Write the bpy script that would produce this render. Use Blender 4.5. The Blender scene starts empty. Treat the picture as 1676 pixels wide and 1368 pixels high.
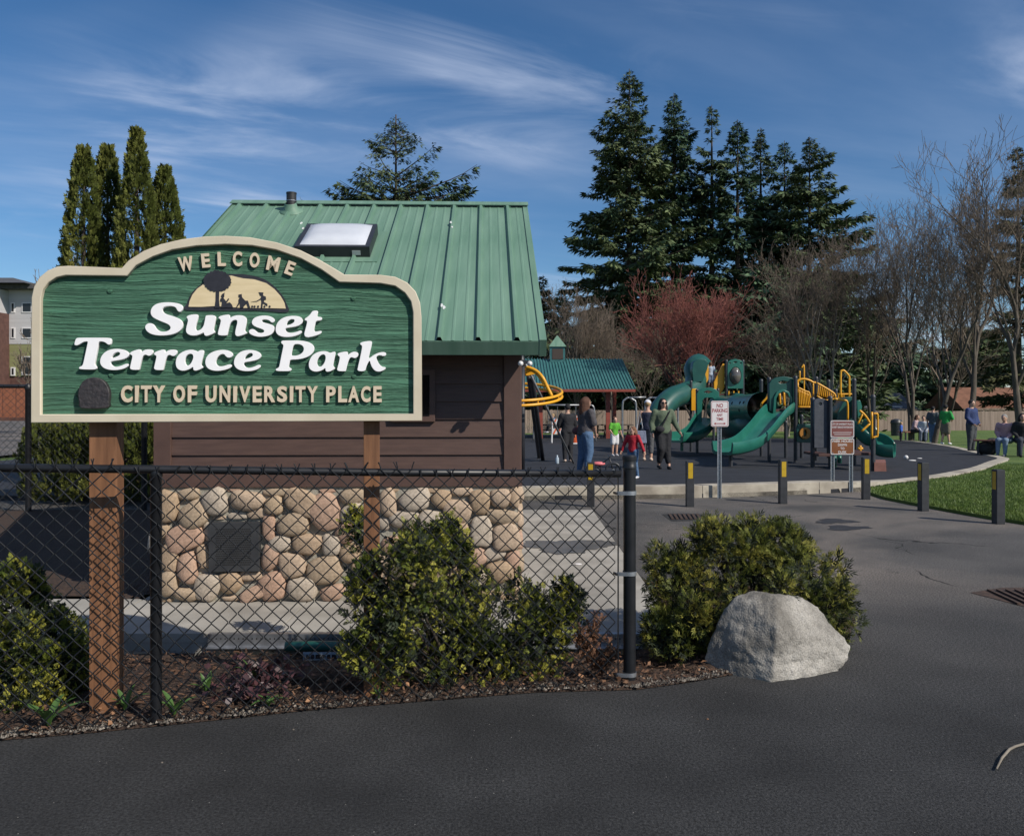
import bpy, bmesh, math, random
import numpy as np
from mathutils import Vector, Matrix
R = math.radians
SC = bpy.context.scene
COL = SC.collection

# ------------------------------------------------------------------ camera
F, CX, HY, EYE = 1350.0, 838.0, 650.0, 1.7        # focal length and horizon in photo pixels, eye height in metres
cam = bpy.data.cameras.new('camera')
cam.sensor_width = 36.0
cam.lens = 36.0 * F / 1676.0
cam.shift_y = (HY - 684.0) / 1676.0
cam.clip_start, cam.clip_end = 0.05, 2000.0
camo = bpy.data.objects.new('camera', cam)
camo.location = (0, 0, EYE)
camo.rotation_euler = (R(90), 0, 0)
COL.objects.link(camo)
SC.camera = camo

# ------------------------------------------------------------------ light
SUN_EL, SUN_AZ = R(38), R(126)                    # azimuth clockwise from +Y
sdir = Vector((math.sin(SUN_AZ) * math.cos(SUN_EL), math.cos(SUN_AZ) * math.cos(SUN_EL), math.sin(SUN_EL)))
w = bpy.data.worlds.new('World'); SC.world = w; w.use_nodes = True
nt = w.node_tree; nt.nodes.clear()
def wn(t, **k):
    n = nt.nodes.new(t)
    for a, b in k.items(): setattr(n, a, b)
    return n
wo = wn('ShaderNodeOutputWorld'); bg = wn('ShaderNodeBackground')
sky = wn('ShaderNodeTexSky', sky_type='NISHITA', sun_disc=False, sun_elevation=SUN_EL, sun_rotation=SUN_AZ,
         air_density=1.0, dust_density=0.0, ozone_density=6.0, altitude=100)
bg.inputs[1].default_value = 0.084
tc = wn('ShaderNodeTexCoord'); sep = wn('ShaderNodeSeparateXYZ')
nt.links.new(tc.outputs['Generated'], sep.inputs[0])
zc = wn('ShaderNodeMath', operation='MAXIMUM'); zc.inputs[1].default_value = 0.0
nt.links.new(sep.outputs[2], zc.inputs[0])
za = wn('ShaderNodeMath', operation='ADD'); za.inputs[1].default_value = 0.16
nt.links.new(zc.outputs[0], za.inputs[0])
dx = wn('ShaderNodeMath', operation='DIVIDE'); dy = wn('ShaderNodeMath', operation='DIVIDE')
nt.links.new(sep.outputs[0], dx.inputs[0]); nt.links.new(za.outputs[0], dx.inputs[1])
nt.links.new(sep.outputs[1], dy.inputs[0]); nt.links.new(za.outputs[0], dy.inputs[1])
cmb = wn('ShaderNodeCombineXYZ')
nt.links.new(dx.outputs[0], cmb.inputs[0]); nt.links.new(dy.outputs[0], cmb.inputs[1])
def cloud(rot, scale, nscale, detail, dist, lo, hi, loc=(0, 0, 0)):
    mp = wn('ShaderNodeMapping', vector_type='TEXTURE'); mp.inputs['Rotation'].default_value = (0, 0, R(rot))
    mp.inputs['Scale'].default_value = scale; mp.inputs['Location'].default_value = loc
    nz = wn('ShaderNodeTexNoise'); nz.inputs['Scale'].default_value = nscale
    nz.inputs['Detail'].default_value = detail; nz.inputs['Distortion'].default_value = dist
    nz.inputs['Roughness'].default_value = 0.58
    mr = wn('ShaderNodeMapRange'); mr.interpolation_type = 'SMOOTHSTEP'
    mr.inputs[1].default_value = lo; mr.inputs[2].default_value = hi
    nt.links.new(cmb.outputs[0], mp.inputs[0]); nt.links.new(mp.outputs[0], nz.inputs['Vector'])
    nt.links.new(nz.outputs['Fac'], mr.inputs[0])
    return mr.outputs[0]
OX, OY = 2.35, -0.33
c1 = cloud(24, (1.9, 0.62, 1), 1.5, 9, 1.1, 0.38, 0.74, (3.1 + OX, 1.7 + OY, 0))     # wisps
c2 = cloud(20, (1.5, 1.0, 1), 0.9, 3, 0.3, 0.41, 0.64, (0.6 + OX, 4.2 + OY, 0))      # where the wisps gather
c3 = cloud(12, (2.6, 0.9, 1), 0.9, 6, 0.5, 0.42, 0.85, (7.0, 2.0, 0))                # thin veil
m1 = wn('ShaderNodeMath', operation='MULTIPLY'); nt.links.new(c1, m1.inputs[0]); nt.links.new(c2, m1.inputs[1])
m2 = wn('ShaderNodeMath', operation='MULTIPLY_ADD'); m2.use_clamp = True
nt.links.new(c3, m2.inputs[0]); m2.inputs[1].default_value = 0.28; nt.links.new(m1.outputs[0], m2.inputs[2])
mix = wn('ShaderNodeMix', data_type='RGBA')
m3 = wn('ShaderNodeMath', operation='MULTIPLY'); nt.links.new(m2.outputs[0], m3.inputs[0]); m3.inputs[1].default_value = 0.72
nt.links.new(m3.outputs[0], mix.inputs[0]); hs = wn('ShaderNodeHueSaturation'); hs.inputs['Saturation'].default_value = 1.13; hs.inputs['Value'].default_value = 0.95
nt.links.new(sky.outputs[0], hs.inputs['Color']); nt.links.new(hs.outputs[0], mix.inputs[6])
mix.inputs[7].default_value = (6.0, 6.9, 8.8, 1)
nt.links.new(mix.outputs[2], bg.inputs[0]); nt.links.new(bg.outputs[0], wo.inputs[0])

sun = bpy.data.lights.new('sun', 'SUN'); sun.energy = 4.3; sun.angle = R(0.53); sun.color = (1.0, 0.93, 0.82)
suno = bpy.data.objects.new('sun', sun); suno.location = sdir * 50
suno.rotation_euler = sdir.to_track_quat('Z', 'Y').to_euler()
COL.objects.link(suno)
vs = SC.view_settings
vs.view_transform = 'Standard'; vs.look = 'None'; vs.exposure = 0.22; vs.gamma = 1.0; vs.use_curve_mapping = False
SC.cycles.max_bounces = 6; SC.cycles.diffuse_bounces = 3; SC.cycles.glossy_bounces = 2; SC.cycles.transparent_max_bounces = 6
SC.cycles.use_denoising = True

# ------------------------------------------------------------------ materials
MATS = {}
def mat(name, c1, c2=None, rough=0.7, scale=8.0, stretch=(1, 1, 1), bump=0.0, bscale=None, spec=0.5, metal=0.0,
        island=0.0, objrand=None, detail=4, c3=None, lo=0.35, hi=0.65, coord='Object', bdist=0.02, coat=0.0, transl=0.0):
    """principled material: colour noise between c1 and c2 (and sparse c3), optional bump and per-piece variation"""
    if name in MATS: return MATS[name]
    m = bpy.data.materials.new(name); m.use_nodes = True; MATS[name] = m
    t = m.node_tree; N = t.nodes; L = t.links
    b = N['Principled BSDF']
    b.inputs['Roughness'].default_value = rough
    b.inputs['Specular IOR Level'].default_value = spec
    b.inputs['Metallic'].default_value = metal
    b.inputs['Coat Weight'].default_value = coat
    col = None
    c4 = lambda c: (c[0], c[1], c[2], 1)
    b.inputs['Base Color'].default_value = c4(c1)
    m.diffuse_color = c4(c1)
    if c2 is not None or bump:
        co = N.new('ShaderNodeTexCoord'); mp = N.new('ShaderNodeMapping'); mp.inputs['Scale'].default_value = stretch
        if coord == 'Position':
            ge = N.new('ShaderNodeNewGeometry'); L.new(ge.outputs['Position'], mp.inputs[0])
        else:
            L.new(co.outputs[coord], mp.inputs[0])
    if c2 is not None:
        nz = N.new('ShaderNodeTexNoise'); nz.inputs['Scale'].default_value = scale; nz.inputs['Detail'].default_value = detail
        L.new(mp.outputs[0], nz.inputs['Vector'])
        cr = N.new('ShaderNodeValToRGB')
        e = cr.color_ramp.elements
        e[0].position, e[0].color = lo, c4(c1); e[1].position, e[1].color = hi, c4(c2)
        if c3 is not None:
            x = e.new(min(0.98, hi + 0.12)); x.color = c4(c3)
        L.new(nz.outputs['Fac'], cr.inputs[0]); col = cr.outputs[0]
    if objrand:
        oi = N.new('ShaderNodeObjectInfo'); cr2 = N.new('ShaderNodeValToRGB'); cr2.color_ramp.interpolation = 'CONSTANT'
        e = cr2.color_ramp.elements
        n = len(objrand)
        e[0].position, e[0].color = 0, c4(objrand[0]); e[1].position, e[1].color = 1.0 / n, c4(objrand[1])
        for i in range(2, n):
            x = e.new(i / n); x.color = c4(objrand[i])
        L.new(oi.outputs['Random'], cr2.inputs[0])
        if col is None: col = cr2.outputs[0]
        else:
            mx = N.new('ShaderNodeMix'); mx.data_type = 'RGBA'; mx.blend_type = 'MULTIPLY'; mx.inputs[0].default_value = 1
            L.new(cr2.outputs[0], mx.inputs[6]); L.new(col, mx.inputs[7]); col = mx.outputs[2]
    if island:
        ge2 = N.new('ShaderNodeNewGeometry'); mr = N.new('ShaderNodeMapRange')
        mr.inputs[3].default_value = 1 - island; mr.inputs[4].default_value = 1 + island
        L.new(ge2.outputs['Random Per Island'], mr.inputs[0])
        vm = N.new('ShaderNodeVectorMath'); vm.operation = 'SCALE'
        if col is None:
            vm.inputs[0].default_value = c1[:3]
        else: L.new(col, vm.inputs[0])
        L.new(mr.outputs[0], vm.inputs['Scale']); col = vm.outputs[0]
    if col is not None: L.new(col, b.inputs['Base Color'])
    if bump:
        nb = N.new('ShaderNodeTexNoise'); nb.inputs['Scale'].default_value = bscale or scale * 3; nb.inputs['Detail'].default_value = 5
        L.new(mp.outputs[0], nb.inputs['Vector'])
        bp = N.new('ShaderNodeBump'); bp.inputs['Strength'].default_value = bump; bp.inputs['Distance'].default_value = bdist
        L.new(nb.outputs['Fac'], bp.inputs['Height']); L.new(bp.outputs[0], b.inputs['Normal'])
    if transl:
        tr = N.new('ShaderNodeBsdfTranslucent'); ms = N.new('ShaderNodeMixShader'); ms.inputs[0].default_value = transl
        out = N['Material Output']
        if col is not None: L.new(col, tr.inputs[0])
        else: tr.inputs[0].default_value = c4(c1)
        L.new(b.outputs[0], ms.inputs[1]); L.new(tr.outputs[0], ms.inputs[2]); L.new(ms.outputs[0], out.inputs[0])
    return m

# ------------------------------------------------------------------ mesh helpers
def parent_to(o, p):
    if p is None: return
    o.parent = p; o.matrix_parent_inverse = world_of(p).inverted()
def world_of(o):
    m = Matrix.LocRotScale(o.location, o.rotation_euler, o.scale)
    if o.parent is None: return m
    return world_of(o.parent) @ o.matrix_parent_inverse @ m
def tag(o, label=None, cat=None, group=None, kind=None):
    if label: o['label'] = label
    if cat: o['category'] = cat
    if group: o['group'] = group
    if kind: o['kind'] = kind
    return o
def thing(name, loc, label, cat, group=None):
    o = bpy.data.objects.new(name, None); o.empty_display_size = 0.2
    o.location = loc; COL.objects.link(o)
    return tag(o, label, cat, group)
def link_mesh(name, me, material, parent=None, smooth=False, loc=None):
    o = bpy.data.objects.new(name, me)
    if loc is not None: o.location = loc
    COL.objects.link(o)
    if material is not None and not me.materials:
        for mm in (material if isinstance(material, (list, tuple)) else [material]): me.materials.append(mm)
    if smooth:
        me.polygons.foreach_set('use_smooth', [True] * len(me.polygons))
    parent_to(o, parent)
    return o
def np_mesh(name, V, Fq):
    """V (n,3), Fq (m,k) with k = 3 or 4"""
    V = np.asarray(V, dtype=np.float32); Fq = np.asarray(Fq, dtype=np.int32)
    me = bpy.data.meshes.new(name)
    k = Fq.shape[1]
    me.vertices.add(len(V)); me.vertices.foreach_set('co', V.ravel())
    me.loops.add(Fq.size); me.loops.foreach_set('vertex_index', Fq.ravel())
    me.polygons.add(len(Fq)); me.polygons.foreach_set('loop_start', np.arange(0, Fq.size, k, dtype=np.int32))
    me.update(calc_edges=True); me.validate()
    return me
def frame_of(t, up=Vector((0, 0, 1))):
    t = t.normalized()
    if abs(t.dot(up)) > 0.95: up = Vector((1, 0, 0))
    x = up.cross(t).normalized(); y = t.cross(x).normalized()
    return x, y
class MB:
    def __init__(self): self.v, self.f = [], []
    def add(self, vs, fs):
        o = len(self.v); self.v += [tuple(x) for x in vs]; self.f += [tuple(i + o for i in q) for q in fs]; return self
    def box(self, c, s, rot=None, taper=1.0):
        hx, hy, hz = s[0] / 2, s[1] / 2, s[2] / 2
        vs = []
        for z in (-1, 1):
            k = 1 if z < 0 else taper
            for x, y in ((-1, -1), (1, -1), (1, 1), (-1, 1)):
                p = Vector((x * hx * k, y * hy * k, z * hz))
                if rot is not None: p = rot @ p
                vs.append(p + Vector(c))
        return self.add(vs, [(3, 2, 1, 0), (4, 5, 6, 7), (0, 1, 5, 4), (1, 2, 6, 5), (2, 3, 7, 6), (3, 0, 4, 7)])
    def bar(self, a, b, wdt, hgt, up=(0, 0, 1)):
        a, b = Vector(a), Vector(b); t = b - a; x, y = frame_of(t, Vector(up))
        vs = []
        for p in (a, b):
            for i, j in ((-1, -1), (1, -1), (1, 1), (-1, 1)): vs.append(p + x * i * wdt / 2 + y * j * hgt / 2)
        return self.add(vs, [(3, 2, 1, 0), (4, 5, 6, 7), (0, 1, 5, 4), (1, 2, 6, 5), (2, 3, 7, 6), (3, 0, 4, 7)])
    def tube(self, pts, r, n=8, cap=True, closed=False):
        pts = [Vector(p) for p in pts]; m = len(pts)
        rs = r if isinstance(r, (list, tuple)) else [r] * m
        vs, fs = [], []
        t0 = (pts[1] - pts[0]).normalized(); x, y = frame_of(t0)
        prev = t0
        for i, p in enumerate(pts):
            if closed: t = (pts[(i + 1) % m] - pts[i - 1])
            else: t = (pts[min(i + 1, m - 1)] - pts[max(i - 1, 0)])
            t = t.normalized() if t.length > 1e-9 else prev
            q = prev.rotation_difference(t); x = q @ x; y = q @ y; prev = t
            for k in range(n):
                a = 2 * math.pi * k / n
                vs.append(p + (x * math.cos(a) + y * math.sin(a)) * rs[i])
        lim = m if closed else m - 1
        for i in range(lim):
            j = (i + 1) % m
            for k in range(n):
                l = (k + 1) % n
                fs.append((i * n + k, i * n + l, j * n + l, j * n + k))
        if cap and not closed:
            fs.append(tuple(reversed(range(n)))); fs.append(tuple((m - 1) * n + k for k in range(n)))
        return self.add(vs, fs)
    def lathe(self, prof, n=16, o=(0, 0, 0), rot=None, sx=1.0, sy=1.0, cap=True):
        vs, fs = [], []
        for r, z in prof:
            for k in range(n):
                a = 2 * math.pi * k / n
                p = Vector((r * math.cos(a) * sx, r * math.sin(a) * sy, z))
                if rot is not None: p = rot @ p
                vs.append(p + Vector(o))
        m = len(prof)
        for i in range(m - 1):
            for k in range(n):
                l = (k + 1) % n
                fs.append((i * n + k, i * n + l, (i + 1) * n + l, (i + 1) * n + k))
        if cap:
            if prof[0][0] > 1e-6: fs.append(tuple(reversed(range(n))))
            if prof[-1][0] > 1e-6: fs.append(tuple((m - 1) * n + k for k in range(n)))
        return self.add(vs, fs)
    def ball(self, c, r, n=12, m=7):
        r = r if isinstance(r, (list, tuple)) else (r, r, r)
        vs, fs = [], []
        for i in range(m + 1):
            th = math.pi * i / m
            for k in range(n):
                a = 2 * math.pi * k / n
                vs.append((c[0] + r[0] * math.sin(th) * math.cos(a), c[1] + r[1] * math.sin(th) * math.sin(a), c[2] - r[2] * math.cos(th)))
        for i in range(m):
            for k in range(n):
                l = (k + 1) % n; fs.append((i * n + k, i * n + l, (i + 1) * n + l, (i + 1) * n + k))
        return self.add(vs, fs)
    def prism(self, poly, fr, d0, d1):
        """poly of 2D points in a frame (o, ux, uy, n) extruded along n from d0 to d1; may be concave"""
        o, ux, uy, n = fr; m = len(poly)
        area = sum(poly[i][0] * poly[(i + 1) % m][1] - poly[(i + 1) % m][0] * poly[i][1] for i in range(m))
        if area < 0: poly = poly[::-1]
        vs = [o + ux * p[0] + uy * p[1] + n * d for d in (d0, d1) for p in poly]
        fs = [tuple(reversed(range(m))), tuple(range(m, 2 * m))]
        for i in range(m):
            j = (i + 1) % m; fs.append((i, j, m + j, m + i))
        if ux.cross(uy).dot(n) < 0: fs = [tuple(reversed(q)) for q in fs]
        return self.add(vs, fs)
    def build(self, name, material, parent=None, smooth=False, bevel=0.0, auto=None, seg=2):
        me = bpy.data.meshes.new(name)
        V = np.array([tuple(p) for p in self.v], dtype=float)
        c = np.array([(V[:, 0].min() + V[:, 0].max()) / 2, (V[:, 1].min() + V[:, 1].max()) / 2, V[:, 2].min()])
        me.from_pydata([tuple(p) for p in (V - c)], [], self.f); me.update()
        if bevel > 0:
            bm = bmesh.new(); bm.from_mesh(me)
            bmesh.ops.remove_doubles(bm, verts=bm.verts, dist=1e-5)
            es = [e for e in bm.edges if len(e.link_faces) == 2 and e.calc_face_angle(0) > R(25)]
            bmesh.ops.bevel(bm, geom=es, offset=bevel, segments=seg, affect='EDGES', profile=0.7, clamp_overlap=True)
            bm.to_mesh(me); bm.free()
        o = link_mesh(name, me, material, parent, smooth, Vector(c))
        if auto is not None: shade_auto(me, auto)
        return o
def shade_auto(me, ang):
    me.polygons.foreach_set('use_smooth', [True] * len(me.polygons))
    bm = bmesh.new(); bm.from_mesh(me)
    for e in bm.edges:
        if len(e.link_faces) == 2 and e.calc_face_angle(0) > R(ang): e.smooth = False
    bm.to_mesh(me); bm.free()
def copy_tree(o, parent=None, matparent=True):
    c = o.copy(); COL.objects.link(c)
    if parent is not None:
        c.parent = parent; c.matrix_parent_inverse = o.matrix_parent_inverse.copy()
    for ch in o.children: copy_tree(ch, c)
    return c
class Plane:
    """a plane in the place; px() finds where a photo pixel's ray meets it"""
    def __init__(self, o, ux, uy):
        self.o, self.ux, self.uy = Vector(o), Vector(ux).normalized(), Vector(uy).normalized()
        self.n = self.ux.cross(self.uy).normalized()
    def px(self, x, y):
        d = Vector(((x - CX) / F, 1.0, -(y - HY) / F)); e = Vector((0, 0, EYE))
        t = (self.o - e).dot(self.n) / d.dot(self.n)
        p = e + d * t - self.o
        return p.dot(self.ux), p.dot(self.uy)
    def pt(self, u, v, w=0.0): return self.o + self.ux * u + self.uy * v + self.n * w
    def fr(self): return (self.o, self.ux, self.uy, self.n)
def gz(Y):                                         # the lawn and the playground fall gently away
    return 0.05 - 0.023 * max(0.0, Y - 18.0)
def G(x, y, z=0.0):                                # ground point under a pixel at level z
    Y = (EYE - z) * F / (y - HY); return Vector(((x - CX) / F * Y, Y, z))
def GP(x, y):                                      # the same on the playground / lawn
    Y = 1.65 * F / (y - HY)
    if Y > 18: Y = 1.236 / ((y - HY) / F - 0.023)
    return Vector(((x - CX) / F * Y, Y, gz(Y)))
def at(x, y, Y): return Vector(((x - CX) / F * Y, Y, EYE - (y - HY) / F * Y))
def chaikin(p, n=2):
    for _ in range(n):
        q = []
        for i in range(len(p)):
            a, b = p[i], p[(i + 1) % len(p)]
            q += [(a[0] * .75 + b[0] * .25, a[1] * .75 + b[1] * .25), (a[0] * .25 + b[0] * .75, a[1] * .25 + b[1] * .75)]
        p = q
    return p
def catmull(p, k=5, closed=False):
    out = []; n = len(p); dim = len(p[0])
    for i in range(n if closed else n - 1):
        P = [p[(i + j) % n] if closed else p[min(max(i + j, 0), n - 1)] for j in (-1, 0, 1, 2)]
        for s in range(k):
            t = s / k
            out.append(tuple(0.5 * ((2 * P[1][d]) + (-P[0][d] + P[2][d]) * t + (2 * P[0][d] - 5 * P[1][d] + 4 * P[2][d] - P[3][d]) * t * t +
                       (-P[0][d] + 3 * P[1][d] - 3 * P[2][d] + P[3][d]) * t ** 3) for d in range(dim)))
    if not closed: out.append(tuple(p[-1]))
    return out
def fill_loops(name, loops, depth, bev=0.0):
    """2D loops (outer and holes) -> extruded mesh from z = 0 to depth"""
    cu = bpy.data.curves.new(name, 'CURVE'); cu.dimensions = '2D'; cu.fill_mode = 'BOTH'; cu.extrude = depth / 2
    cu.bevel_depth = bev; cu.bevel_resolution = 1; cu.offset = -bev
    for lp in loops:
        s = cu.splines.new('POLY'); s.points.add(len(lp) - 1)
        for i, p in enumerate(lp): s.points[i].co = (p[0], p[1], 0, 1)
        s.use_cyclic_u = True
    o = bpy.data.objects.new(name, cu)
    me = bpy.data.meshes.new_from_object(o); bpy.data.objects.remove(o); bpy.data.curves.remove(cu)
    me.materials.clear()
    zs = [v.co.z for v in me.vertices]; z0 = min(zs)
    for v in me.vertices: v.co.z -= z0
    return me
def text_mesh(s, bold=0.02):
    cu = bpy.data.curves.new('text', 'FONT'); cu.body = s; cu.size = 1.0; cu.offset = bold; cu.extrude = 0.05; cu.fill_mode = 'BOTH'
    cu.resolution_u = 4
    o = bpy.data.objects.new('text', cu)
    me = bpy.data.meshes.new_from_object(o); bpy.data.objects.remove(o); bpy.data.curves.remove(cu)
    me.materials.clear()
    return me
def place_text(name, s, corners, pl, d0, d1, material, parent, bold=0.02, flip=False):
    """fit a line of lettering into the box (u0, v0, u1, v1) of a plane"""
    me = text_mesh(s, bold)
    V = np.array([v.co[:] for v in me.vertices])
    mn, mx = V.min(0), V.max(0)
    u0, v0, u1, v1, rot = corners if len(corners) == 5 else (*corners, 0.0)
    a = (V[:, 0] - mn[0]) / (mx[0] - mn[0]) - .5; b = (V[:, 1] - mn[1]) / (mx[1] - mn[1]) - .5
    d = d0 + (V[:, 2] - mn[2]) / (mx[2] - mn[2]) * (d1 - d0)
    cu_, cv_ = (u0 + u1) / 2, (v0 + v1) / 2
    x = a * (u1 - u0); y = b * (v1 - v0)
    uu = cu_ + x * math.cos(rot) - y * math.sin(rot); vv = cv_ + x * math.sin(rot) + y * math.cos(rot)
    W = np.array([pl.pt(*t) for t in zip(uu, vv, d)])
    c = W.mean(0)
    me.vertices.foreach_set('co', (W - c).ravel()); me.update()
    return link_mesh(name, me, material, parent, False, Vector(c))
# ================================================================== the setting: ground
rnd = random.Random(5)
def asphalt_mat():
    """one material: dark fresh asphalt near the bed, older dusty asphalt beyond a ragged, worn join"""
    m = bpy.data.materials.new('asphalt'); m.use_nodes = True
    t = m.node_tree; N = t.nodes; L = t.links; b = N['Principled BSDF']; b.inputs['Roughness'].default_value = .88; b.inputs['Specular IOR Level'].default_value = .35
    ge = N.new('ShaderNodeNewGeometry'); pos = ge.outputs['Position']
    def noise(scale, detail=4, rough=.5, dist=0.0):
        n = N.new('ShaderNodeTexNoise'); n.inputs['Scale'].default_value = scale; n.inputs['Detail'].default_value = detail; n.inputs['Roughness'].default_value = rough; n.inputs['Distortion'].default_value = dist
        L.new(pos, n.inputs['Vector']); return n.outputs['Fac']
    def rng(src, a, b_, c=0.0, d=1.0):
        r = N.new('ShaderNodeMapRange'); r.inputs[1].default_value = a; r.inputs[2].default_value = b_; r.inputs[3].default_value = c; r.inputs[4].default_value = d; L.new(src, r.inputs[0]); return r.outputs[0]
    def mixc(f, a, b_):
        x = N.new('ShaderNodeMix'); x.data_type = 'RGBA'
        L.new(f, x.inputs[0]) if not isinstance(f, float) else setattr(x.inputs[0], 'default_value', f)
        for i, v in ((6, a), (7, b_)):
            if isinstance(v, tuple): x.inputs[i].default_value = (*v, 1)
            else: L.new(v, x.inputs[i])
        return x.outputs[2]
    def math_(op, a, b_):
        x = N.new('ShaderNodeMath'); x.operation = op
        for i, v in ((0, a), (1, b_)):
            if isinstance(v, float): x.inputs[i].default_value = v
            else: L.new(v, x.inputs[i])
        return x.outputs[0]
    sp_ = N.new('ShaderNodeSeparateXYZ'); L.new(pos, sp_.inputs[0])
    yy = math_('ADD', sp_.outputs[1], math_('MULTIPLY', math_('SUBTRACT', noise(.55, 6, .55, .5), .5), 2.0))
    yy = math_('ADD', yy, math_('MULTIPLY', sp_.outputs[0], .22))
    old = rng(yy, 4.6, 8.8)
    fresh = mixc(rng(noise(1.3, 6), .35, .7), (.016, .016, .0165), (.033, .033, .0335))
    aged = mixc(rng(noise(.9, 7), .35, .68), (.046, .044, .043), (.082, .077, .073))
    c = mixc(old, fresh, aged)
    dust = math_('MULTIPLY', rng(noise(.42, 7, .55, .6), .46, .66, 0, .7), rng(yy, 6.8, 9.5))
    c = mixc(dust, c, (.165, .14, .12))
    # aggregate grain
    vm = N.new('ShaderNodeVectorMath'); vm.operation = 'SCALE'; L.new(c, vm.inputs[0]); L.new(rng(noise(70, 3, .75), .32, .70, .25, 2.6), vm.inputs['Scale']); c = vm.outputs[0]
    # stray pale grit
    vo = N.new('ShaderNodeTexVoronoi'); vo.inputs['Scale'].default_value = 26; L.new(pos, vo.inputs['Vector'])
    sc_ = N.new('ShaderNodeSeparateColor'); L.new(vo.outputs['Color'], sc_.inputs[0])
    grit = math_('MULTIPLY', math_('LESS_THAN', vo.outputs['Distance'], .075), math_('GREATER_THAN', sc_.outputs[0], .90)); c = mixc(grit, c, (.30, .285, .26))
    # hairline cracks in the older surface
    dv = N.new('ShaderNodeVectorMath'); dv.operation = 'MULTIPLY_ADD'; nn = N.new('ShaderNodeTexNoise'); nn.inputs['Scale'].default_value = 1.6; nn.inputs['Detail'].default_value = 5; L.new(pos, nn.inputs['Vector'])
    L.new(nn.outputs['Color'], dv.inputs[0]); dv.inputs[1].default_value = (.9, .9, 0); L.new(pos, dv.inputs[2])
    ve = N.new('ShaderNodeTexVoronoi'); ve.feature = 'DISTANCE_TO_EDGE'; ve.inputs['Scale'].default_value = .42; L.new(dv.outputs[0], ve.inputs['Vector'])
    crack = math_('MULTIPLY', math_('LESS_THAN', ve.outputs['Distance'], .0035), math_('MULTIPLY', rng(noise(.8, 3), .5, .56), rng(yy, 7.0, 8.5))); c = mixc(crack, c, (.012, .011, .010))
    L.new(c, b.inputs['Base Color'])
    bp = N.new('ShaderNodeBump'); bp.inputs['Strength'].default_value = 1.0; bp.inputs['Distance'].default_value = .013; L.new(noise(105, 4, .65), bp.inputs['Height']); L.new(bp.outputs[0], b.inputs['Normal'])
    return m
M_ASPH = M_ASPH2 = asphalt_mat()
M_CONC = mat('concrete', (.24, .225, .20), (.36, .34, .305), rough=.9, scale=2.2, detail=8, coord='Position', bump=.35, bscale=70, bdist=.004)
M_KERB = mat('kerb concrete', (.24, .21, .17), (.42, .38, .31), rough=.92, scale=2.4, detail=8, coord='Position', bump=.4, bscale=45, bdist=.006, c3=(.12, .105, .085), lo=.35, hi=.6)
M_MULCH = mat('bark mulch', (.022, .013, .009), (.075, .042, .026), rough=.95, scale=38, detail=6, coord='Position', bump=1.0, bscale=60, bdist=.03)
M_GRASS = mat('lawn', (.058, .112, .017), (.115, .170, .032), rough=.9, scale=1.1, detail=8, coord='Position', bump=.8, bscale=120, bdist=.03)
M_SOIL = mat('soil', (.05, .045, .03), (.08, .075, .04), rough=.95, scale=.3, coord='Position')
M_RUBBER = mat('rubber', (.010, .011, .015), (.020, .021, .027), rough=.8, scale=2.5, detail=7, coord='Position', bump=.6, bscale=160, bdist=.006)

def sheet(name, pts, material, z=None, zf=None, label=None):
    mb = MB(); mb.add([(p[0], p[1], z if zf is None else zf(p[1])) for p in pts], [tuple(range(len(pts)))])
    V = np.array(mb.v)
    area = sum(V[i][0] * V[(i + 1) % len(V)][1] - V[(i + 1) % len(V)][0] * V[i][1] for i in range(len(V)))
    if area < 0: mb.f = [tuple(reversed(mb.f[0]))]
    o = mb.build(name, material); tag(o, kind='structure')
    if label: o['label'] = label
    return o
def strip_sheet(name, fn, ys, xs, material, zf):
    """a sheet of rows; fn(Y) gives the left and right end of each row"""
    V, Fq = [], []
    n = xs
    for Y in ys:
        a, b = fn(Y)
        for k in range(n + 1): V.append((a + (b - a) * k / n, Y, zf(Y)))
    for i in range(len(ys) - 1):
        for k in range(n):
            p = i * (n + 1) + k; Fq.append((p, p + 1, p + n + 2, p + n + 1))
    o = link_mesh(name, np_mesh(name, V, Fq), material); tag(o, kind='structure'); return o

sheet('ground', [(-700, -60), (700, -60), (700, 1400), (-700, 1400)], M_SOIL, z=-5.0)
bed_front = [G(-420, 1250), G(-150, 1226), G(0, 1212), G(120, 1202), G(255, 1189), G(380, 1176), G(500, 1163), G(700, 1147), G(880, 1133), G(1040, 1129), G(1120, 1118), G(1190, 1106), G(1330, 1090), G(1385, 1062), G(1400, 1015)]
bed_right = [G(1400, 1015), G(1390, 985), G(1300, 962), G(1180, 952), G(1062, 950)]
XS = 1.22                                                     # right edge of the concrete apron
asph = [(p.x, p.y) for p in bed_front[:-1]] + [(p.x, p.y) for p in bed_right] + [(XS, 7.7), (XS, 12.45), (-7.5, 12.45), (-30, 12.45), (-30, 60), (10, 60), (40, 60), (40, -8), (-30, -8), (-30, 3.4)]
# the fresh, darker asphalt in front and the older, paler asphalt behind meet on a seam
seam = [G(1400, 1015), G(1500, 1000), G(1600, 993), G(1700, 990), G(2300, 985)]
front = [(-30, 3.4)] + [(p.x, p.y) for p in bed_front[:-1]] + [(p.x, p.y) for p in seam] + [(40, seam[-1].y), (40, -8), (-30, -8)]
sheet('path', front, M_ASPH, z=0.0)

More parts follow.
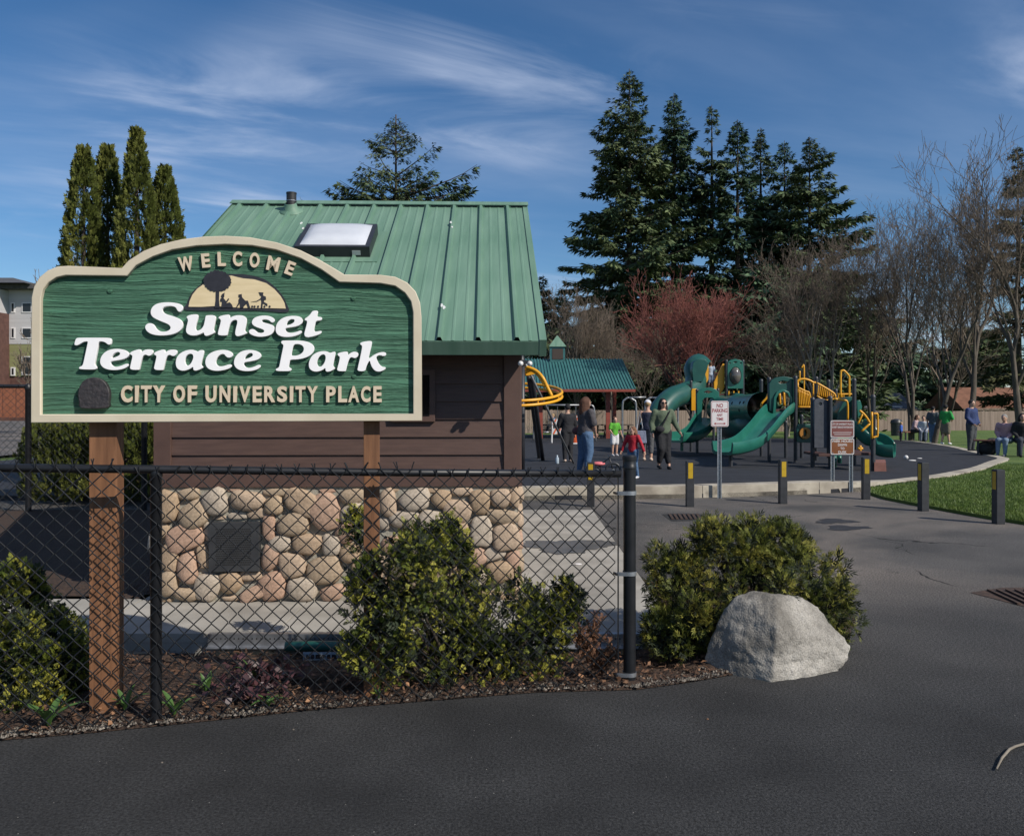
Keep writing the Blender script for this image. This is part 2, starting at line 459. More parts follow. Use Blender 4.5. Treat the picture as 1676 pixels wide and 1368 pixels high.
# concrete apron round the little building, cast in bays
slab_y = [5.92, 7.55, 9.2, 10.8, 12.44]
slab_x = [-5.2, -3.6, -1.9, -0.3, XS]
apron = tag(MB().box((-.95, 9.18, -.16), (4.3, 6.5, .2)).build('pavement', M_CONC), kind='structure')
slab_x = [-5.0, -3.1, -1.7, -0.2, XS]
MB().box((-4.05, 6.435, -.16), (1.88, 1.01, .2)).build('pavement_base', M_CONC, apron)
for i in range(4):
    for j in range(4):
        if i == 0 and j > 0: continue
        x0, x1, y0, y1 = slab_x[i], slab_x[i + 1], slab_y[j], slab_y[j + 1]
        if i == 0: y1 = 6.95
        MB().box(((x0 + x1) / 2, (y0 + y1) / 2, -.03), (x1 - x0 - .012, y1 - y0 - .012, .068)).build('concrete_bay', M_CONC, apron, bevel=.004)
# puddle stain by the building corner
# planting bed: lower by the apron, up to the path edge at the fence
def bedz(X, Y):
    k = max(0, min(1, (6.0 - Y) / 1.1)); j = max(0, min(1, (X - .75) / .4)); k = max(k, j)
    return -.15 + .165 * k
bm = bmesh.new()
pts = [(p.x, p.y) for p in bed_front] + [(p.x, p.y) for p in bed_right[1:]] + [(XS + .02, 7.7), (XS + .02, 5.9), (-5.02, 5.9), (-5.02, 6.97), (-3.12, 6.97), (-3.12, 12.4), (-14, 12.4), (-14, 3.4)]
M = 0
def inside_np(X, Y, poly):
    c = np.zeros(len(X), bool); j = len(poly) - 1
    for i in range(len(poly)):
        (xi, yi), (xj, yj) = poly[i], poly[j]
        if yi != yj: c ^= ((yi > Y) != (yj > Y)) & (X < (xj - xi) * (Y - yi) / (yj - yi) + xi)
        j = i
    return c
def inside(x, y, poly):
    c = False; j = len(poly) - 1
    for i in range(len(poly)):
        if (poly[i][1] > y) != (poly[j][1] > y) and x < (poly[j][0] - poly[i][0]) * (y - poly[i][1]) / (poly[j][1] - poly[i][1]) + poly[i][0]: c = not c
        j = i
    return c
BED = pts
face = bm.faces.new([bm.verts.new((p[0], p[1], 0)) for p in pts])
bmesh.ops.triangulate(bm, faces=[face])
for _ in range(5):
    bmesh.ops.subdivide_edges(bm, edges=[e for e in bm.edges if e.calc_length() > .16], cuts=1, use_grid_fill=False)
    bmesh.ops.triangulate(bm, faces=[f for f in bm.faces if len(f.verts) > 3])
bmesh.ops.delete(bm, geom=[f for f in bm.faces if 5.9 < f.calc_center_median().y < 12.5 and -5.02 < f.calc_center_median().x < XS and (f.calc_center_median().x > -3.12 or f.calc_center_median().y < 6.97)], context='FACES')
for v in bm.verts:
    b = v.is_boundary
    if v.co.y < 6.2 or v.co.x > 0: z = bedz(v.co.x, v.co.y)
    else: z = .02
    v.co.z = z if not b else min(z, .003)
    if not b: v.co.z += rnd.uniform(-.012, .022)
me = bpy.data.meshes.new('planting_bed'); bm.to_mesh(me); bm.free()
tag(link_mesh('planting_bed', me, M_MULCH, None, True), kind='structure')

# playground surface, kerb and lawn
kerb_front = [G(700, 823), G(860, 818.5), G(1000, 817), G(1150, 814.5), G(1300, 809.5), G(1405, 804)]
arc = [GP(1440, 795), GP(1500, 787), GP(1560, 779.5), GP(1610, 769), GP(1638, 758), GP(1652, 752.5), GP(1640, 748.5), GP(1600, 740), GP(1560, 731), GP(1500, 723), GP(1440, 719)]
outer = [(p.x, p.y) for p in kerb_front] + [(p.x, p.y) for p in arc]
sm = catmull(outer, 6)
rub = [(x, y) for x, y in sm] + [(11.5, 47), (9, 54), (-9, 55), (-14, 40), (-14, 14.0)]
# rubber as rows so it can follow the fall of the ground
def poly_sheet(name, poly, material, dz, step=1.0, kind='structure'):
    bm = bmesh.new(); f = bm.faces.new([bm.verts.new((p[0], p[1], 0)) for p in poly])
    bmesh.ops.triangulate(bm, faces=[f])
    y = 18.0
    ymax = max(p[1] for p in poly)
    while y < ymax:
        bmesh.ops.bisect_plane(bm, geom=bm.verts[:] + bm.edges[:] + bm.faces[:], plane_co=(0, y, 0), plane_no=(0, 1, 0)); y += 400
    for v in bm.verts: v.co.z = gz(v.co.y) + dz
    bmesh.ops.recalc_face_normals(bm, faces=bm.faces)
    for f in bm.faces:
        if f.normal.z < 0: f.normal_flip()
    be = [e for e in bm.edges if e.is_boundary]
    r_ = bmesh.ops.extrude_edge_only(bm, edges=be)
    for v in [g for g in r_['geom'] if isinstance(g, bmesh.types.BMVert)]: v.co.z -= .12
    me = bpy.data.meshes.new(name); bm.to_mesh(me); bm.free()
    return tag(link_mesh(name, me, material), kind=kind)
poly_sheet('playground_surface', rub, M_RUBBER, 0.02)
grass_edge = [G(1412, 806), G(1423, 809), G(1447, 817.5), G(1505, 829), G(1564, 840), G(1622, 850.5), G(1676, 859), G(1760, 872), G(1900, 890), G(2300, 930)]
lawn_poly = [(6.5, 15.05)] + [(p.x, p.y) for p in grass_edge[1:]] + [(60, 9), (300, 9), (300, 380), (-300, 380), (-300, 60), (-14.5, 60), (-14.5, 14.3), (3, 14.3), (5, 14.75)]
lawn = poly_sheet('lawn', lawn_poly, M_GRASS, -0.004)
road = sheet('road', [(-200, 14), (-15, 14), (-15, 60), (-200, 60)], M_ASPH2, z=-.02)
back = [(p.x, p.y) for p in bed_right] + [(XS, 7.7), (XS, 12.45), (-30, 12.45), (-30, 14.05)] + [(p.x, p.y + .12) for p in kerb_front] + [(p.x, p.y + .35) for p in grass_edge[1:]] + [(40, 7.2), (40, seam[-1].y)] + [(p.x, p.y) for p in seam[::-1]]
sheet('parking_lot', back, M_ASPH2, z=0.0)
# kerb: a raised concrete edge cast in lengths, sinking to a flush band round the bend
def kerb_run(line, w, ztop):
    segs = []
    n = len(line); k0 = 0; acc = 0
    cuts = [0]
    for i in range(1, n):
        acc += math.dist(line[i], line[i - 1])
        if acc > 2.2: cuts.append(i); acc = 0
    if cuts[-1] != n - 1: cuts.append(n - 1)
    kerb = tag(bpy.data.objects.new('kerb', None), kind='structure'); COL.objects.link(kerb); kerb.location = (line[0][0], line[0][1], 0)
    for a, b in zip(cuts[:-1], cuts[1:]):
        mb = MB(); L = []
        for i in range(a, b + 1):
            p = Vector(line[i]); t = (Vector(line[min(i + 1, n - 1)]) - Vector(line[max(i - 1, 0)])).normalized()
            nrm = Vector((-t.y, t.x)); f = .004 if i == a else (-.004 if i == b else 0)
            p = p + t * f
            z1 = ztop(p.x, p.y); q = p + nrm * w
            L.append([(p.x, p.y, -.06 + min(0, gz(p.y) - .05)), (q.x, q.y, -.06 + min(0, gz(p.y) - .05)), (q.x, q.y, z1), (p.x, p.y, z1)])
        vs = [v for r in L for v in r]; fs = [(0, 3, 2, 1)]
        for i in range(len(L) - 1):
            for k in range(4):
                l = (k + 1) % 4; fs.append((i * 4 + k, i * 4 + l, i * 4 + 4 + l, i * 4 + 4 + k))
        e = (len(L) - 1) * 4; fs.append((e, e + 1, e + 2, e + 3))
        mb.add(vs, fs).build('kerb_length', M_KERB, kerb, bevel=.008)
def ktop(x, y):
    k = max(0, min(1, (x - 5.6) / 2.0)); return .205 * (1 - k) + (gz(y) + .032) * k
kerb_run(sm, .30, ktop)

# ================================================================== welcome sign
A = Vector((-.5785 * 4.3, 4.3, 0)); B = Vector((-.1096 * 4.66, 4.66, 0))
SP = Plane(A, (B - A), (0, 0, 1))                 # sign face; its normal points to the viewer
M_CREAM = mat('cream sign paint', (.50, .44, .33), (.56, .50, .385), rough=.55, scale=5, detail=6, bump=.12, bscale=90, bdist=.003)
M_CREAM2 = mat('cream letter paint', (.55, .45, .33), (.60, .50, .37), rough=.5, scale=6)
M_WHITE = mat('white letter paint', (.80, .79, .80), (.84, .83, .84), rough=.5, scale=9)
M_NAVY = mat('navy paint', (.008, .009, .016), (.016, .017, .026), rough=.6, scale=30)
M_DIAL = mat('cream emblem paint', (.58, .47, .28), (.66, .54, .34), rough=.6, scale=6, stretch=(1, 1, 6))
M_PLAQ = mat('bronze plaque', (.020, .018, .020), (.040, .034, .036), rough=.55, scale=40, bump=.8, bscale=55, bdist=.006)
def sandblasted():
    m = bpy.data.materials.new('sandblasted green cedar'); m.use_nodes = True
    t = m.node_tree; N = t.nodes; L = t.links; b = N['Principled BSDF']; b.inputs['Roughness'].default_value = .6
    co = N.new('ShaderNodeTexCoord'); mp = N.new('ShaderNodeMapping'); mp.inputs['Scale'].default_value = (.55, .55, 17)
    L.new(co.outputs['Object'], mp.inputs[0])
    n0 = N.new('ShaderNodeTexNoise'); n0.inputs['Scale'].default_value = 1.6; n0.inputs['Detail'].default_value = 2; L.new(co.outputs['Object'], n0.inputs['Vector'])
    ad = N.new('ShaderNodeVectorMath'); ad.operation = 'MULTIPLY_ADD'; ad.inputs[1].default_value = (0, 0, 1.15)
    L.new(n0.outputs['Color'], ad.inputs[0]); L.new(mp.outputs[0], ad.inputs[2])
    n1 = N.new('ShaderNodeTexNoise'); n1.inputs['Scale'].default_value = 2.8; n1.inputs['Detail'].default_value = 9; n1.inputs['Roughness'].default_value = .62
    n1.inputs['Distortion'].default_value = .35
    L.new(ad.outputs[0], n1.inputs['Vector'])
    mr = N.new('ShaderNodeMapRange'); mr.inputs[1].default_value = .3; mr.inputs[2].default_value = .62; L.new(n1.outputs['Fac'], mr.inputs[0])
    cr = N.new('ShaderNodeValToRGB'); e = cr.color_ramp.elements
    e[0].color = (.030, .098, .060, 1); e[1].color = (.062, .185, .112, 1)
    L.new(mr.outputs[0], cr.inputs[0]); L.new(cr.outputs[0], b.inputs['Base Color'])
    bp = N.new('ShaderNodeBump'); bp.inputs['Strength'].default_value = 1.0; bp.inputs['Distance'].default_value = .014
    L.new(mr.outputs[0], bp.inputs['Height']); L.new(bp.outputs[0], b.inputs['Normal'])
    return m
M_SGREEN = sandblasted()
M_POST = mat('cedar post', (.13, .056, .024), (.23, .105, .048), rough=.75, scale=9, stretch=(3, 3, .25), detail=7, bump=.4, bscale=30, bdist=.004)
def zs(l, ox, oy, s): return [(ox + x / s, oy + y / s) for x, y in l]
def sgn(l, ox=0, oy=0, s=1.0): return [SP.px(*p) for p in zs(l, ox, oy, s)]
Z1 = (40, 370, 2.5394)
out_z = [(35, 817), (36, 500), (38, 300), (48, 255), (72, 215), (105, 188), (145, 172), (190, 169), (411, 178), (440, 146), (500, 108), (570, 80), (660, 59), (750, 48), (840, 45), (940, 51), (1050, 72), (1150, 105), (1225, 142), (1290, 180), (1331, 205), (1480, 206), (1540, 214), (1590, 238), (1625, 275), (1643, 320), (1649, 380), (1652, 808)]
in_z = [(76, 782), (76, 500), (77, 305), (86, 265), (110, 236), (142, 216), (180, 208), (435, 210), (470, 166), (540, 130), (620, 102), (720, 86), (840, 80), (950, 85), (1050, 103), (1150, 138), (1235, 184), (1309, 236), (1480, 241), (1540, 252), (1580, 280), (1605, 315), (1614, 360), (1616, 779)]
SG = thing('welcome_sign', SP.pt(1.0, 0), 'green carved wooden welcome sign with cream border on two cedar posts', 'sign')
def sg_loops(name, loops, d0, d1, material, parent=None, bev=0.0):
    me = fill_loops(name, loops, d1 - d0, bev)
    V = np.array([v.co[:] for v in me.vertices])
    Wd = np.array([SP.pt(v[0], v[1], d0 + v[2]) for v in V]); c = Wd.mean(0)
    me.vertices.foreach_set('co', (Wd - c).ravel()); me.update()
    return link_mesh(name, me, material, parent or SG, False, Vector(c))
out_l, in_l = sgn(out_z, *Z1), sgn(in_z, *Z1)
sg_loops('border', [out_l, in_l], -.045, .022, M_CREAM, bev=.004)
sg_loops('panel', [out_l], -.042, 0.0, M_SGREEN)
GL = {}
GL['S1'] = ([[(384,125),(378,155),(355,172),(335,160),(322,130),(290,118),(250,117),(215,125),(200,145),(205,170),(235,190),(290,205),(345,225),(375,250),(383,280),(375,315),(345,345),(300,365),(240,376),(170,378),(110,368),(70,345),(50,315),(52,288),(75,270),(105,268),(130,285),(145,315),(170,335),(205,345),(245,340),(272,322),(275,300),(255,278),(215,262),(160,240),(115,215),(98,185),(100,150),(120,118),(155,97),(200,87),(260,84),(320,90),(365,102)]], (230, 480, 5.4065))
GL['u1'] = ([[(412,215),(430,200),(470,192),(505,190),(517,198),(515,225),(500,275),(492,310),(497,328),(515,335),(540,325),(565,295),(575,250),(581,212),(588,198),(675,198),(668,250),(655,310),(652,330),(668,345),(655,358),(610,378),(585,382),(570,372),(567,348),(540,365),(500,377),(455,378),(420,362),(408,335),(415,295),(428,250),(425,230)]], GL['S1'][1])
GL['n1'] = ([[(693,222),(705,208),(745,197),(785,192),(795,200),(795,225),(820,208),(860,198),(910,200),(940,218),(945,250),(935,300),(925,335),(948,350),(940,362),(890,380),(862,385),(845,375),(842,350),(850,310),(862,265),(860,243),(840,238),(812,252),(795,280),(783,325),(774,370),(770,377),(687,377),(695,335),(710,280),(718,245),(710,232)]], GL['S1'][1])
GL['s1'] = ([[(1192,245),(1180,262),(1160,262),(1145,245),(1120,235),(1090,235),(1075,245),(1085,260),(1130,272),(1175,285),(1190,305),(1185,340),(1160,370),(1115,385),(1060,390),(1010,382),(970,362),(962,340),(975,322),(1005,320),(1025,335),(1045,352),(1075,356),(1098,347),(1098,330),(1075,318),(1020,300),(993,280),(988,255),(1005,225),(1045,207),(1100,200),(1150,207),(1185,225)]], GL['S1'][1])
GL['e1'] = ([[(1440,245),(1432,270),(1400,292),(1350,303),(1285,310),(1285,330),(1305,350),(1340,355),(1385,345),(1415,332),(1432,340),(1425,358),(1390,375),(1330,390),(1265,390),(1220,375),(1200,345),(1198,310),(1210,270),(1240,235),(1285,212),(1345,203),(1400,207),(1430,222)], [(1290,289),(1330,280),(1360,262),(1367,243),(1355,232),(1330,235),(1305,252)]], GL['S1'][1])
GL['t1'] = ([[(1455,228),(1480,214),(1505,190),(1520,165),(1540,157),(1575,160),(1568,190),(1564,213),(1610,215),(1605,245),(1554,246),(1545,290),(1537,325),(1545,345),(1575,340),(1603,335),(1605,350),(1590,365),(1540,382),(1490,393),(1460,388),(1450,370),(1455,340),(1470,290),(1478,246),(1455,245)]], GL['S1'][1])
Z2 = (115, 540, 5.2375)
e_o = [(517,208),(505,235),(470,252),(420,262),(358,270),(355,290),(372,312),(405,320),(450,308),(490,290),(508,295),(505,315),(470,335),(410,347),(345,345),(295,328),(268,295),(267,255),(285,215),(325,180),(380,165),(440,165),(490,180)]
e_h = [(359,247),(400,235),(432,220),(440,202),(425,190),(400,195),(375,215)]
r_o = [(520,205),(530,190),(570,175),(605,167),(617,178),(615,200),(640,175),(680,168),(712,172),(720,190),(705,220),(680,226),(655,212),(635,222),(620,255),(610,300),(601,340),(597,345),(518,343),(528,295),(540,245),(543,222),(527,215)]
GL['T2'] = ([[(62,75),(85,70),(200,70),(340,70),(360,78),(362,100),(358,128),(335,130),(315,112),(290,102),(255,100),(245,160),(230,240),(218,300),(238,318),(235,338),(210,342),(100,340),(85,330),(92,318),(118,308),(128,270),(145,190),(160,120),(163,100),(125,105),(95,125),(70,137),(47,132),(50,110)]], Z2)
GL['e2'] = ([e_o, e_h], Z2)
GL['r2'] = ([r_o], Z2); GL['r3'] = ([[(x + 205, y + 2) for x, y in r_o]], Z2)
GL['a2'] = ([[(1155,175),(1145,225),(1130,280),(1128,305),(1148,318),(1140,330),(1100,348),(1075,352),(1060,342),(1062,315),(1030,338),(985,353),(945,348),(918,325),(910,285),(918,240),(945,205),(990,180),(1045,170),(1080,178),(1100,190),(1118,175)], [(1000,305),(988,270),(995,235),(1015,212),(1040,205),(1060,215),(1062,245),(1045,285),(1022,308)]], Z2)
GL['c2'] = ([[(1403,210),(1390,235),(1360,242),(1340,230),(1325,208),(1295,210),(1268,235),(1252,270),(1258,300),(1285,315),(1320,312),(1360,298),(1385,297),(1392,312),(1375,330),(1320,348),(1250,355),(1195,340),(1168,310),(1162,270),(1175,230),(1210,197),(1265,177),(1325,172),(1375,182)]], Z2)
sh = lambda l: [(1408 + (x - 267) * .945, y + 9) for x, y in l]
GL['e3'] = ([sh(e_o), sh(e_h)], Z2)
Z3 = (435, 540, 7.981)
GL['P3'] = ([[(205,155),(225,143),(330,142),(470,143),(560,160),(620,195),(640,240),(625,295),(575,345),(490,378),(400,390),(322,390),(315,430),(305,480),(310,492),(338,505),(340,525),(325,540),(240,542),(150,540),(132,525),(140,508),(175,495),(185,460),(200,380),(225,260),(235,215),(230,195),(207,180)], [(335,341),(345,290),(367,192),(430,187),(480,205),(502,240),(495,285),(460,320),(405,340)]], Z3)
GL['a3'] = ([[(917,287),(905,350),(885,440),(882,478),(910,497),(900,515),(840,545),(800,550),(780,535),(782,495),(740,530),(670,550),(610,540),(570,505),(562,445),(580,380),(620,325),(690,288),(770,278),(815,290),(845,305),(875,290)], [(690,480),(670,440),(680,385),(715,335),(755,320),(780,335),(785,380),(765,440),(725,485)]], Z3)
GL['r4'] = ([[(937,320),(950,305),(1010,290),(1060,285),(1078,300),(1072,335),(1110,300),(1160,285),(1205,300),(1213,325),(1195,360),(1160,375),(1130,360),(1105,362),(1085,395),(1065,460),(1047,537),(1041,543),(925,541),(945,470),(965,390),(968,352),(945,340)]], Z3)
GL['k3'] = ([[(1230,180),(1250,165),(1310,152),(1370,147),(1390,160),(1382,210),(1360,300),(1340,385),(1400,335),(1470,300),(1540,290),(1572,305),(1570,335),(1540,348),(1490,330),(1440,350),(1450,390),(1480,450),(1520,485),(1560,487),(1568,505),(1540,530),(1480,550),(1430,540),(1395,505),(1368,450),(1357,400),(1335,430),(1310,490),(1300,543),(1192,541),(1205,480),(1230,370),(1255,250),(1258,210),(1235,195)]], Z3)
for k, (loops, z) in GL.items():
    sg_loops('letter', [chaikin(sgn(l, *z), 2) for l in loops], -.004, .022, M_WHITE, bev=.0015)
def pxbox(x0, y0, x1, y1, z, rot=0.0):
    ox, oy, s = z
    a = SP.px(ox + x0 / s, oy + y1 / s); b = SP.px(ox + x1 / s, oy + y0 / s)
    return (a[0], a[1], b[0], b[1], rot)
Z5 = (120, 605, 5.986); Z6 = (380, 615, 5.986)
for ch, x0, x1 in (('C', 475, 582), ('I', 612, 645), ('T', 670, 772), ('Y', 785, 902), ('O', 985, 1097), ('F', 1127, 1215), ('U', 1300, 1405), ('N', 1437, 1540)):
    place_text('letter', ch, pxbox(x0, 155, x1, 320, Z5), SP, -.004, .017, M_CREAM2, SG, .036)
for ch, x0, x1 in (('I', 15, 50), ('V', 75, 180), ('E', 205, 292), ('R', 317, 423), ('S', 443, 540), ('I', 567, 600), ('T', 622, 720), ('Y', 735, 840), ('P', 922, 1015), ('L', 1040, 1127), ('A', 1137, 1245), ('C', 1262, 1355), ('E', 1383, 1465)):
    place_text('letter', ch, pxbox(x0, 101, x1, 259, Z6), SP, -.004, .017, M_CREAM2, SG, .036)
Z4 = (280, 400, 7.618)
for ch, cx, cy, ww, hh, rot in (('W', 190, 250, 178, 178, 9), ('E', 437, 208, 100, 172, 6), ('L', 635, 190, 98, 172, 2), ('C', 832, 187, 112, 182, 0), ('O', 1045, 203, 122, 184, -4), ('M', 1277, 247, 150, 176, -11), ('E', 1487, 303, 100, 168, -20)):
    place_text('letter', ch, pxbox(cx - ww / 2, cy - hh / 2, cx + ww / 2, cy + hh / 2, Z4, R(rot)), SP, -.004, .017, M_CREAM2, SG, .036)
# sunset emblem
dome = [(195,822),(203,740),(238,645),(300,562),(390,492),(500,432),(640,386),(780,370),(930,378),(1080,407),(1200,457),(1310,547),(1390,640),(1435,730),(1452,848),(1100,826),(800,828)]
inner = [(222,780),(235,710),(270,630),(330,555),(420,492),(530,440),(650,412),(755,392),(830,412),(905,428),(1040,440),(1110,462),(1190,487),(1290,560),(1370,650),(1415,730),(1432,803),(1250,798),(900,795),(540,772),(380,782)]
em = sg_loops('emblem', [catmull(sgn(dome, *Z4), 3, True)], -.004, .006, M_NAVY)
sg_loops('sunset_field', [sgn(inner, *Z4)], .004, .009, M_DIAL, em)
crown = []
for k in range(46):
    a = 2 * math.pi * k / 46; rr = 1 + (.035 if k % 2 else -.03) + rnd.uniform(-.03, .03)
    crown.append((580 + 172 * rr * math.cos(a), 462 + 132 * rr * math.sin(a)))
sg_loops('tree_silhouette', [sgn(crown, *Z4)], .005, .0125, M_NAVY, em)
figs = [[(562,580),(606,580),(602,700),(612,795),(548,795),(560,700)],
        [(640,622),(655,615),(672,605),(668,640),(668,655),(658,672),(690,712),(718,675),(730,685),(702,725),(692,737),(735,725),(760,750),(778,792),(630,792),(640,720),(615,715),(620,680),(640,665),(625,655)],
        [(845,630),(885,622),(888,660),(905,680),(930,705),(962,705),(990,792),(962,792),(945,745),(912,775),(902,795),(865,795),(860,740),(832,782),(812,790),(845,730),(845,690),(860,670),(845,660)],
        [(1095,600),(1155,603),(1150,640),(1185,655),(1187,692),(1165,700),(1160,720),(1205,745),(1203,775),(1165,747),(1147,740),(1142,797),(1122,797),(1130,720),(1125,690),(1075,716),(1000,722),(1070,708),(1115,680),(1130,650),(1112,640)]]
for fg in figs: sg_loops('silhouette', [sgn(fg, *Z4)], .005, .0115, M_NAVY, em)
for dxp in (1015, 1045, 1088, 1168, 1232):
    sg_loops('silhouette', [sgn([(dxp + 13 * math.cos(a * .785), 778 + 14 * math.sin(a * .785)) for a in range(8)], *Z4)], .005, .0112, M_NAVY, em)
plq = [(100,378),(350,376),(366,320),(374,255),(368,195),(335,130),(282,90),(222,77),(160,88),(110,122),(75,185),(68,255),(80,320)]
pq = sg_loops('plaque', [catmull(sgn(plq, *Z5), 2, True)], -.004, .03, M_PLAQ, bev=.004)
pin = [(222 + (x - 222) * .78, 232 + (y - 232) * .78) for x, y in plq]
pin2 = [(222 + (x - 222) * .70, 232 + (y - 232) * .70) for x, y in plq]
for pk in range(5):
    yv = 170 + pk * 32; ww_ = 62 + (18 if pk in (1, 2) else 0) - (12 if pk == 0 else 0)
    sg_loops('plaque_relief', [sgn(chaikin([(222 - ww_, yv), (222 + ww_, yv - 3), (222 + ww_ - 8, yv + 14), (222 - ww_ + 6, yv + 16)], 1), *Z5)], .028, .0335, M_PLAQ, pq)
sg_loops('plaque_ridge', [sgn(pin, *Z5), sgn(pin2, *Z5)], .028, .034, M_PLAQ, pq)
for bx, by in ((355, 271), (1367, 301), (360, 620), (1370, 625)):
    u, v = SP.px(40 + bx / 2.5394, 370 + by / 2.5394)
    rot = Matrix((SP.ux, SP.uy, SP.n)).transposed()
    MB().lathe([(.013, -.003), (.013, .0045), (.010, .007), (0, .007)], 14, SP.pt(u, v), rot).build('bolt_plug', M_SGREEN, SG, smooth=False)
rotS = Matrix((SP.ux, SP.n, SP.uy)).transposed()
for xa, xb in ((141, 188), (594, 623)):
    u0 = SP.px(xa, 900)[0]; u1 = SP.px(xb, 900)[0]
    wd = .138
    uc = u0 + wd / 2 if xa < 300 else (u0 + u1) / 2
    wd = wd if xa < 300 else .09
    c = SP.pt(uc, .92, -.045 - .002 - .069)
    MB().box((c.x, c.y, .95), (wd, .138, 2.3 if xa < 300 else 2.3), rotS).build('post', M_POST, SG, bevel=.006)

# ================================================================== chain-link fence
FA = Vector((-1.853, 4.29, 0)); FB = Vector((.669, 4.88, 0)); fd = (FB - FA).normalized(); fn = Vector((fd.y, -fd.x, 0))
M_VINYL = mat('black vinyl', (.005, .0055, .007), (.010, .0105, .013), rough=.45, scale=14, spec=.5)
M_GALV = mat('galvanised steel', (.32, .33, .35), (.46, .47, .49), rough=.42, metal=.85, scale=18)
FN = thing('chain_link_fence', FA, 'low black vinyl chain link fence below the welcome sign', 'fence')
flen = (FB - FA).length
ftop = lambda s: 1.325 + (1.248 - 1.325) * s / flen
fpt = lambda s, z, d=0.0: FA + fd * s + fn * d + Vector((0, 0, z))
MB().tube([fpt(-3.2, ftop(-3.2)), fpt(0, ftop(0)), fpt(1.3, ftop(1.3) - .006), fpt(flen - .03, ftop(flen))], .0215, 12).build('top_rail', M_VINYL, FN, smooth=True)
for s in (0.0, -2.6):
    MB().lathe([(.029, -.1), (.029, ftop(s) - .045), (.032, ftop(s) - .04), (.032, ftop(s) - .005), (.026, ftop(s) + .005), (0, ftop(s) + .01)], 16, fpt(s, 0, -.012)).build('post', M_VINYL, FN, auto=40)
zt = 1.357
MB().lathe([(.037, -.1), (.037, zt - .08), (.040, zt - .078), (.040, zt - .062), (.0385, zt - .06), (.0385, zt - .03), (.042, zt - .028), (.042, zt - .008), (.035, zt), (0, zt + .004)], 22, fpt(flen + .028, 0)).build('end_post', M_VINYL, FN, auto=40)
bar = MB().bar(fpt(flen - .045, .02, .004), fpt(flen - .045, ftop(flen) - .01, .004), .014, .007).build('tension_bar', M_VINYL, FN)
for zz in (1.135, .66, .065):
    mb = MB(); c = fpt(flen + .028, 0)
    mb.lathe([(.0395, zz - .012), (.0412, zz - .012), (.0412, zz + .012), (.0395, zz + .012)], 20, c, cap=False)
    mb.bar(fpt(flen - .055, zz, .01), fpt(flen + .0, zz, .036), .006, .022)
    mb.build('clamp_band', M_GALV, FN, auto=40)
    MB().bar(fpt(flen - .062, zz, .03), fpt(flen - .062, zz, -.02), .012, .012).build('bolt', M_VINYL, FN)
# the woven wire: each wire zigzags and hooks its neighbour
def weave(P0, dirv, nrm, length, z0f, z1f, pitch, r, n=5, seed=1, wob=.004):
    rg = np.random.default_rng(seed)
    cols = int(length / (pitch / 2)); V, Fq = [], []
    hp = pitch / 2
    for c in range(cols):
        s0 = c * hp
        zb, zt_ = z0f(s0), z1f(s0)
        k = int((zt_ - zb) / hp)
        pts = []
        for i in range(k + 1):
            side = (i + c) % 2
            s = s0 + side * hp
            z = zb + i * hp
            d = .0022 if side else -.0022
            jit = rg.normal(0, wob * .4, 2)
            base = np.array([P0.x + dirv.x * (s + jit[0]) + nrm.x * d, P0.y + dirv.y * (s + jit[0]) + nrm.y * d, z + jit[1] * .5])
            # a rounded knuckle at each turn
            o = (1 if side == 0 else -1) * hp * .055
            pts.append((base + np.array([dirv.x * o, dirv.y * o, -hp * .07]), 1)); pts.append((base + np.array([dirv.x * o, dirv.y * o, hp * .07]), 1))
        # twisted ends above the rail
        e = pts[-1][0]; q = rg.uniform(-1, 1)
        pts.append((e + np.array([dirv.x * .012 * q, dirv.y * .012 * q, .020]), 1)); pts.append((e + np.array([dirv.x * .024 * q, dirv.y * .024 * q, .034]), 1))
        P = np.array([p[0] for p in pts]); m = len(P)
        T = np.gradient(P, axis=0); T /= np.linalg.norm(T, axis=1)[:, None]
        nx = np.array([nrm.x, nrm.y, 0.0]); Bv = np.cross(T, nx); Bv /= np.linalg.norm(Bv, axis=1)[:, None]; Nv = np.cross(Bv, T)
        off = len(V)
        for i in range(m):
            for a in range(n):
                th = 2 * math.pi * a / n; V.append(P[i] + (Nv[i] * math.cos(th) + Bv[i] * math.sin(th)) * r)
        for i in range(m - 1):
            for a in range(n):
                l = (a + 1) % n; Fq.append((off + i * n + a, off + i * n + l, off + i * n + n + l, off + i * n + n + a))
    return V, Fq
V, Fq = weave(fpt(-3.2, 0, .024), fd, fn, 3.2 + flen - .06, lambda s: -.0 + .03, lambda s: ftop(s - 3.2) + .02, .088, .0033, 5, 3)
wm = link_mesh('wire_mesh', np_mesh('wire_mesh', V, Fq), M_VINYL, FN, True)

# taller fence beyond the arborvitae
QA = Vector((-9.9, 11.71, 0)); QB = Vector((-5.4, 12.35, 0)); qd = (QB - QA).normalized(); qn = Vector((qd.y, -qd.x, 0)); ql = (QB - QA).length
F2 = thing('tall_chain_link_fence', QA, 'tall black chain link fence by the road beside the arborvitae', 'fence')
qp = lambda s, z, d=0: QA + qd * s + qn * d + Vector((0, 0, z))
MB().tube([qp(0, 1.86), qp(ql, 1.86)], .03, 10).build('top_rail', M_VINYL, F2, smooth=True)
for X in (-9.7, -7.1, -5.5):
    s = (X - QA.x) / qd.x
    MB().lathe([(.042, -.1), (.042, 1.8), (.048, 1.81), (.048, 1.86), (.03, 1.89), (0, 1.9)], 14, qp(s, 0, 0)).build('post', M_VINYL, F2, auto=40)
V, Fq = weave(qp(0, 0, .035), qd, qn, ql, lambda s: .04, lambda s: 1.88, .1, .0032, 3, 4)
link_mesh('wire_mesh', np_mesh('wire_mesh', V, Fq), M_VINYL, F2, True)
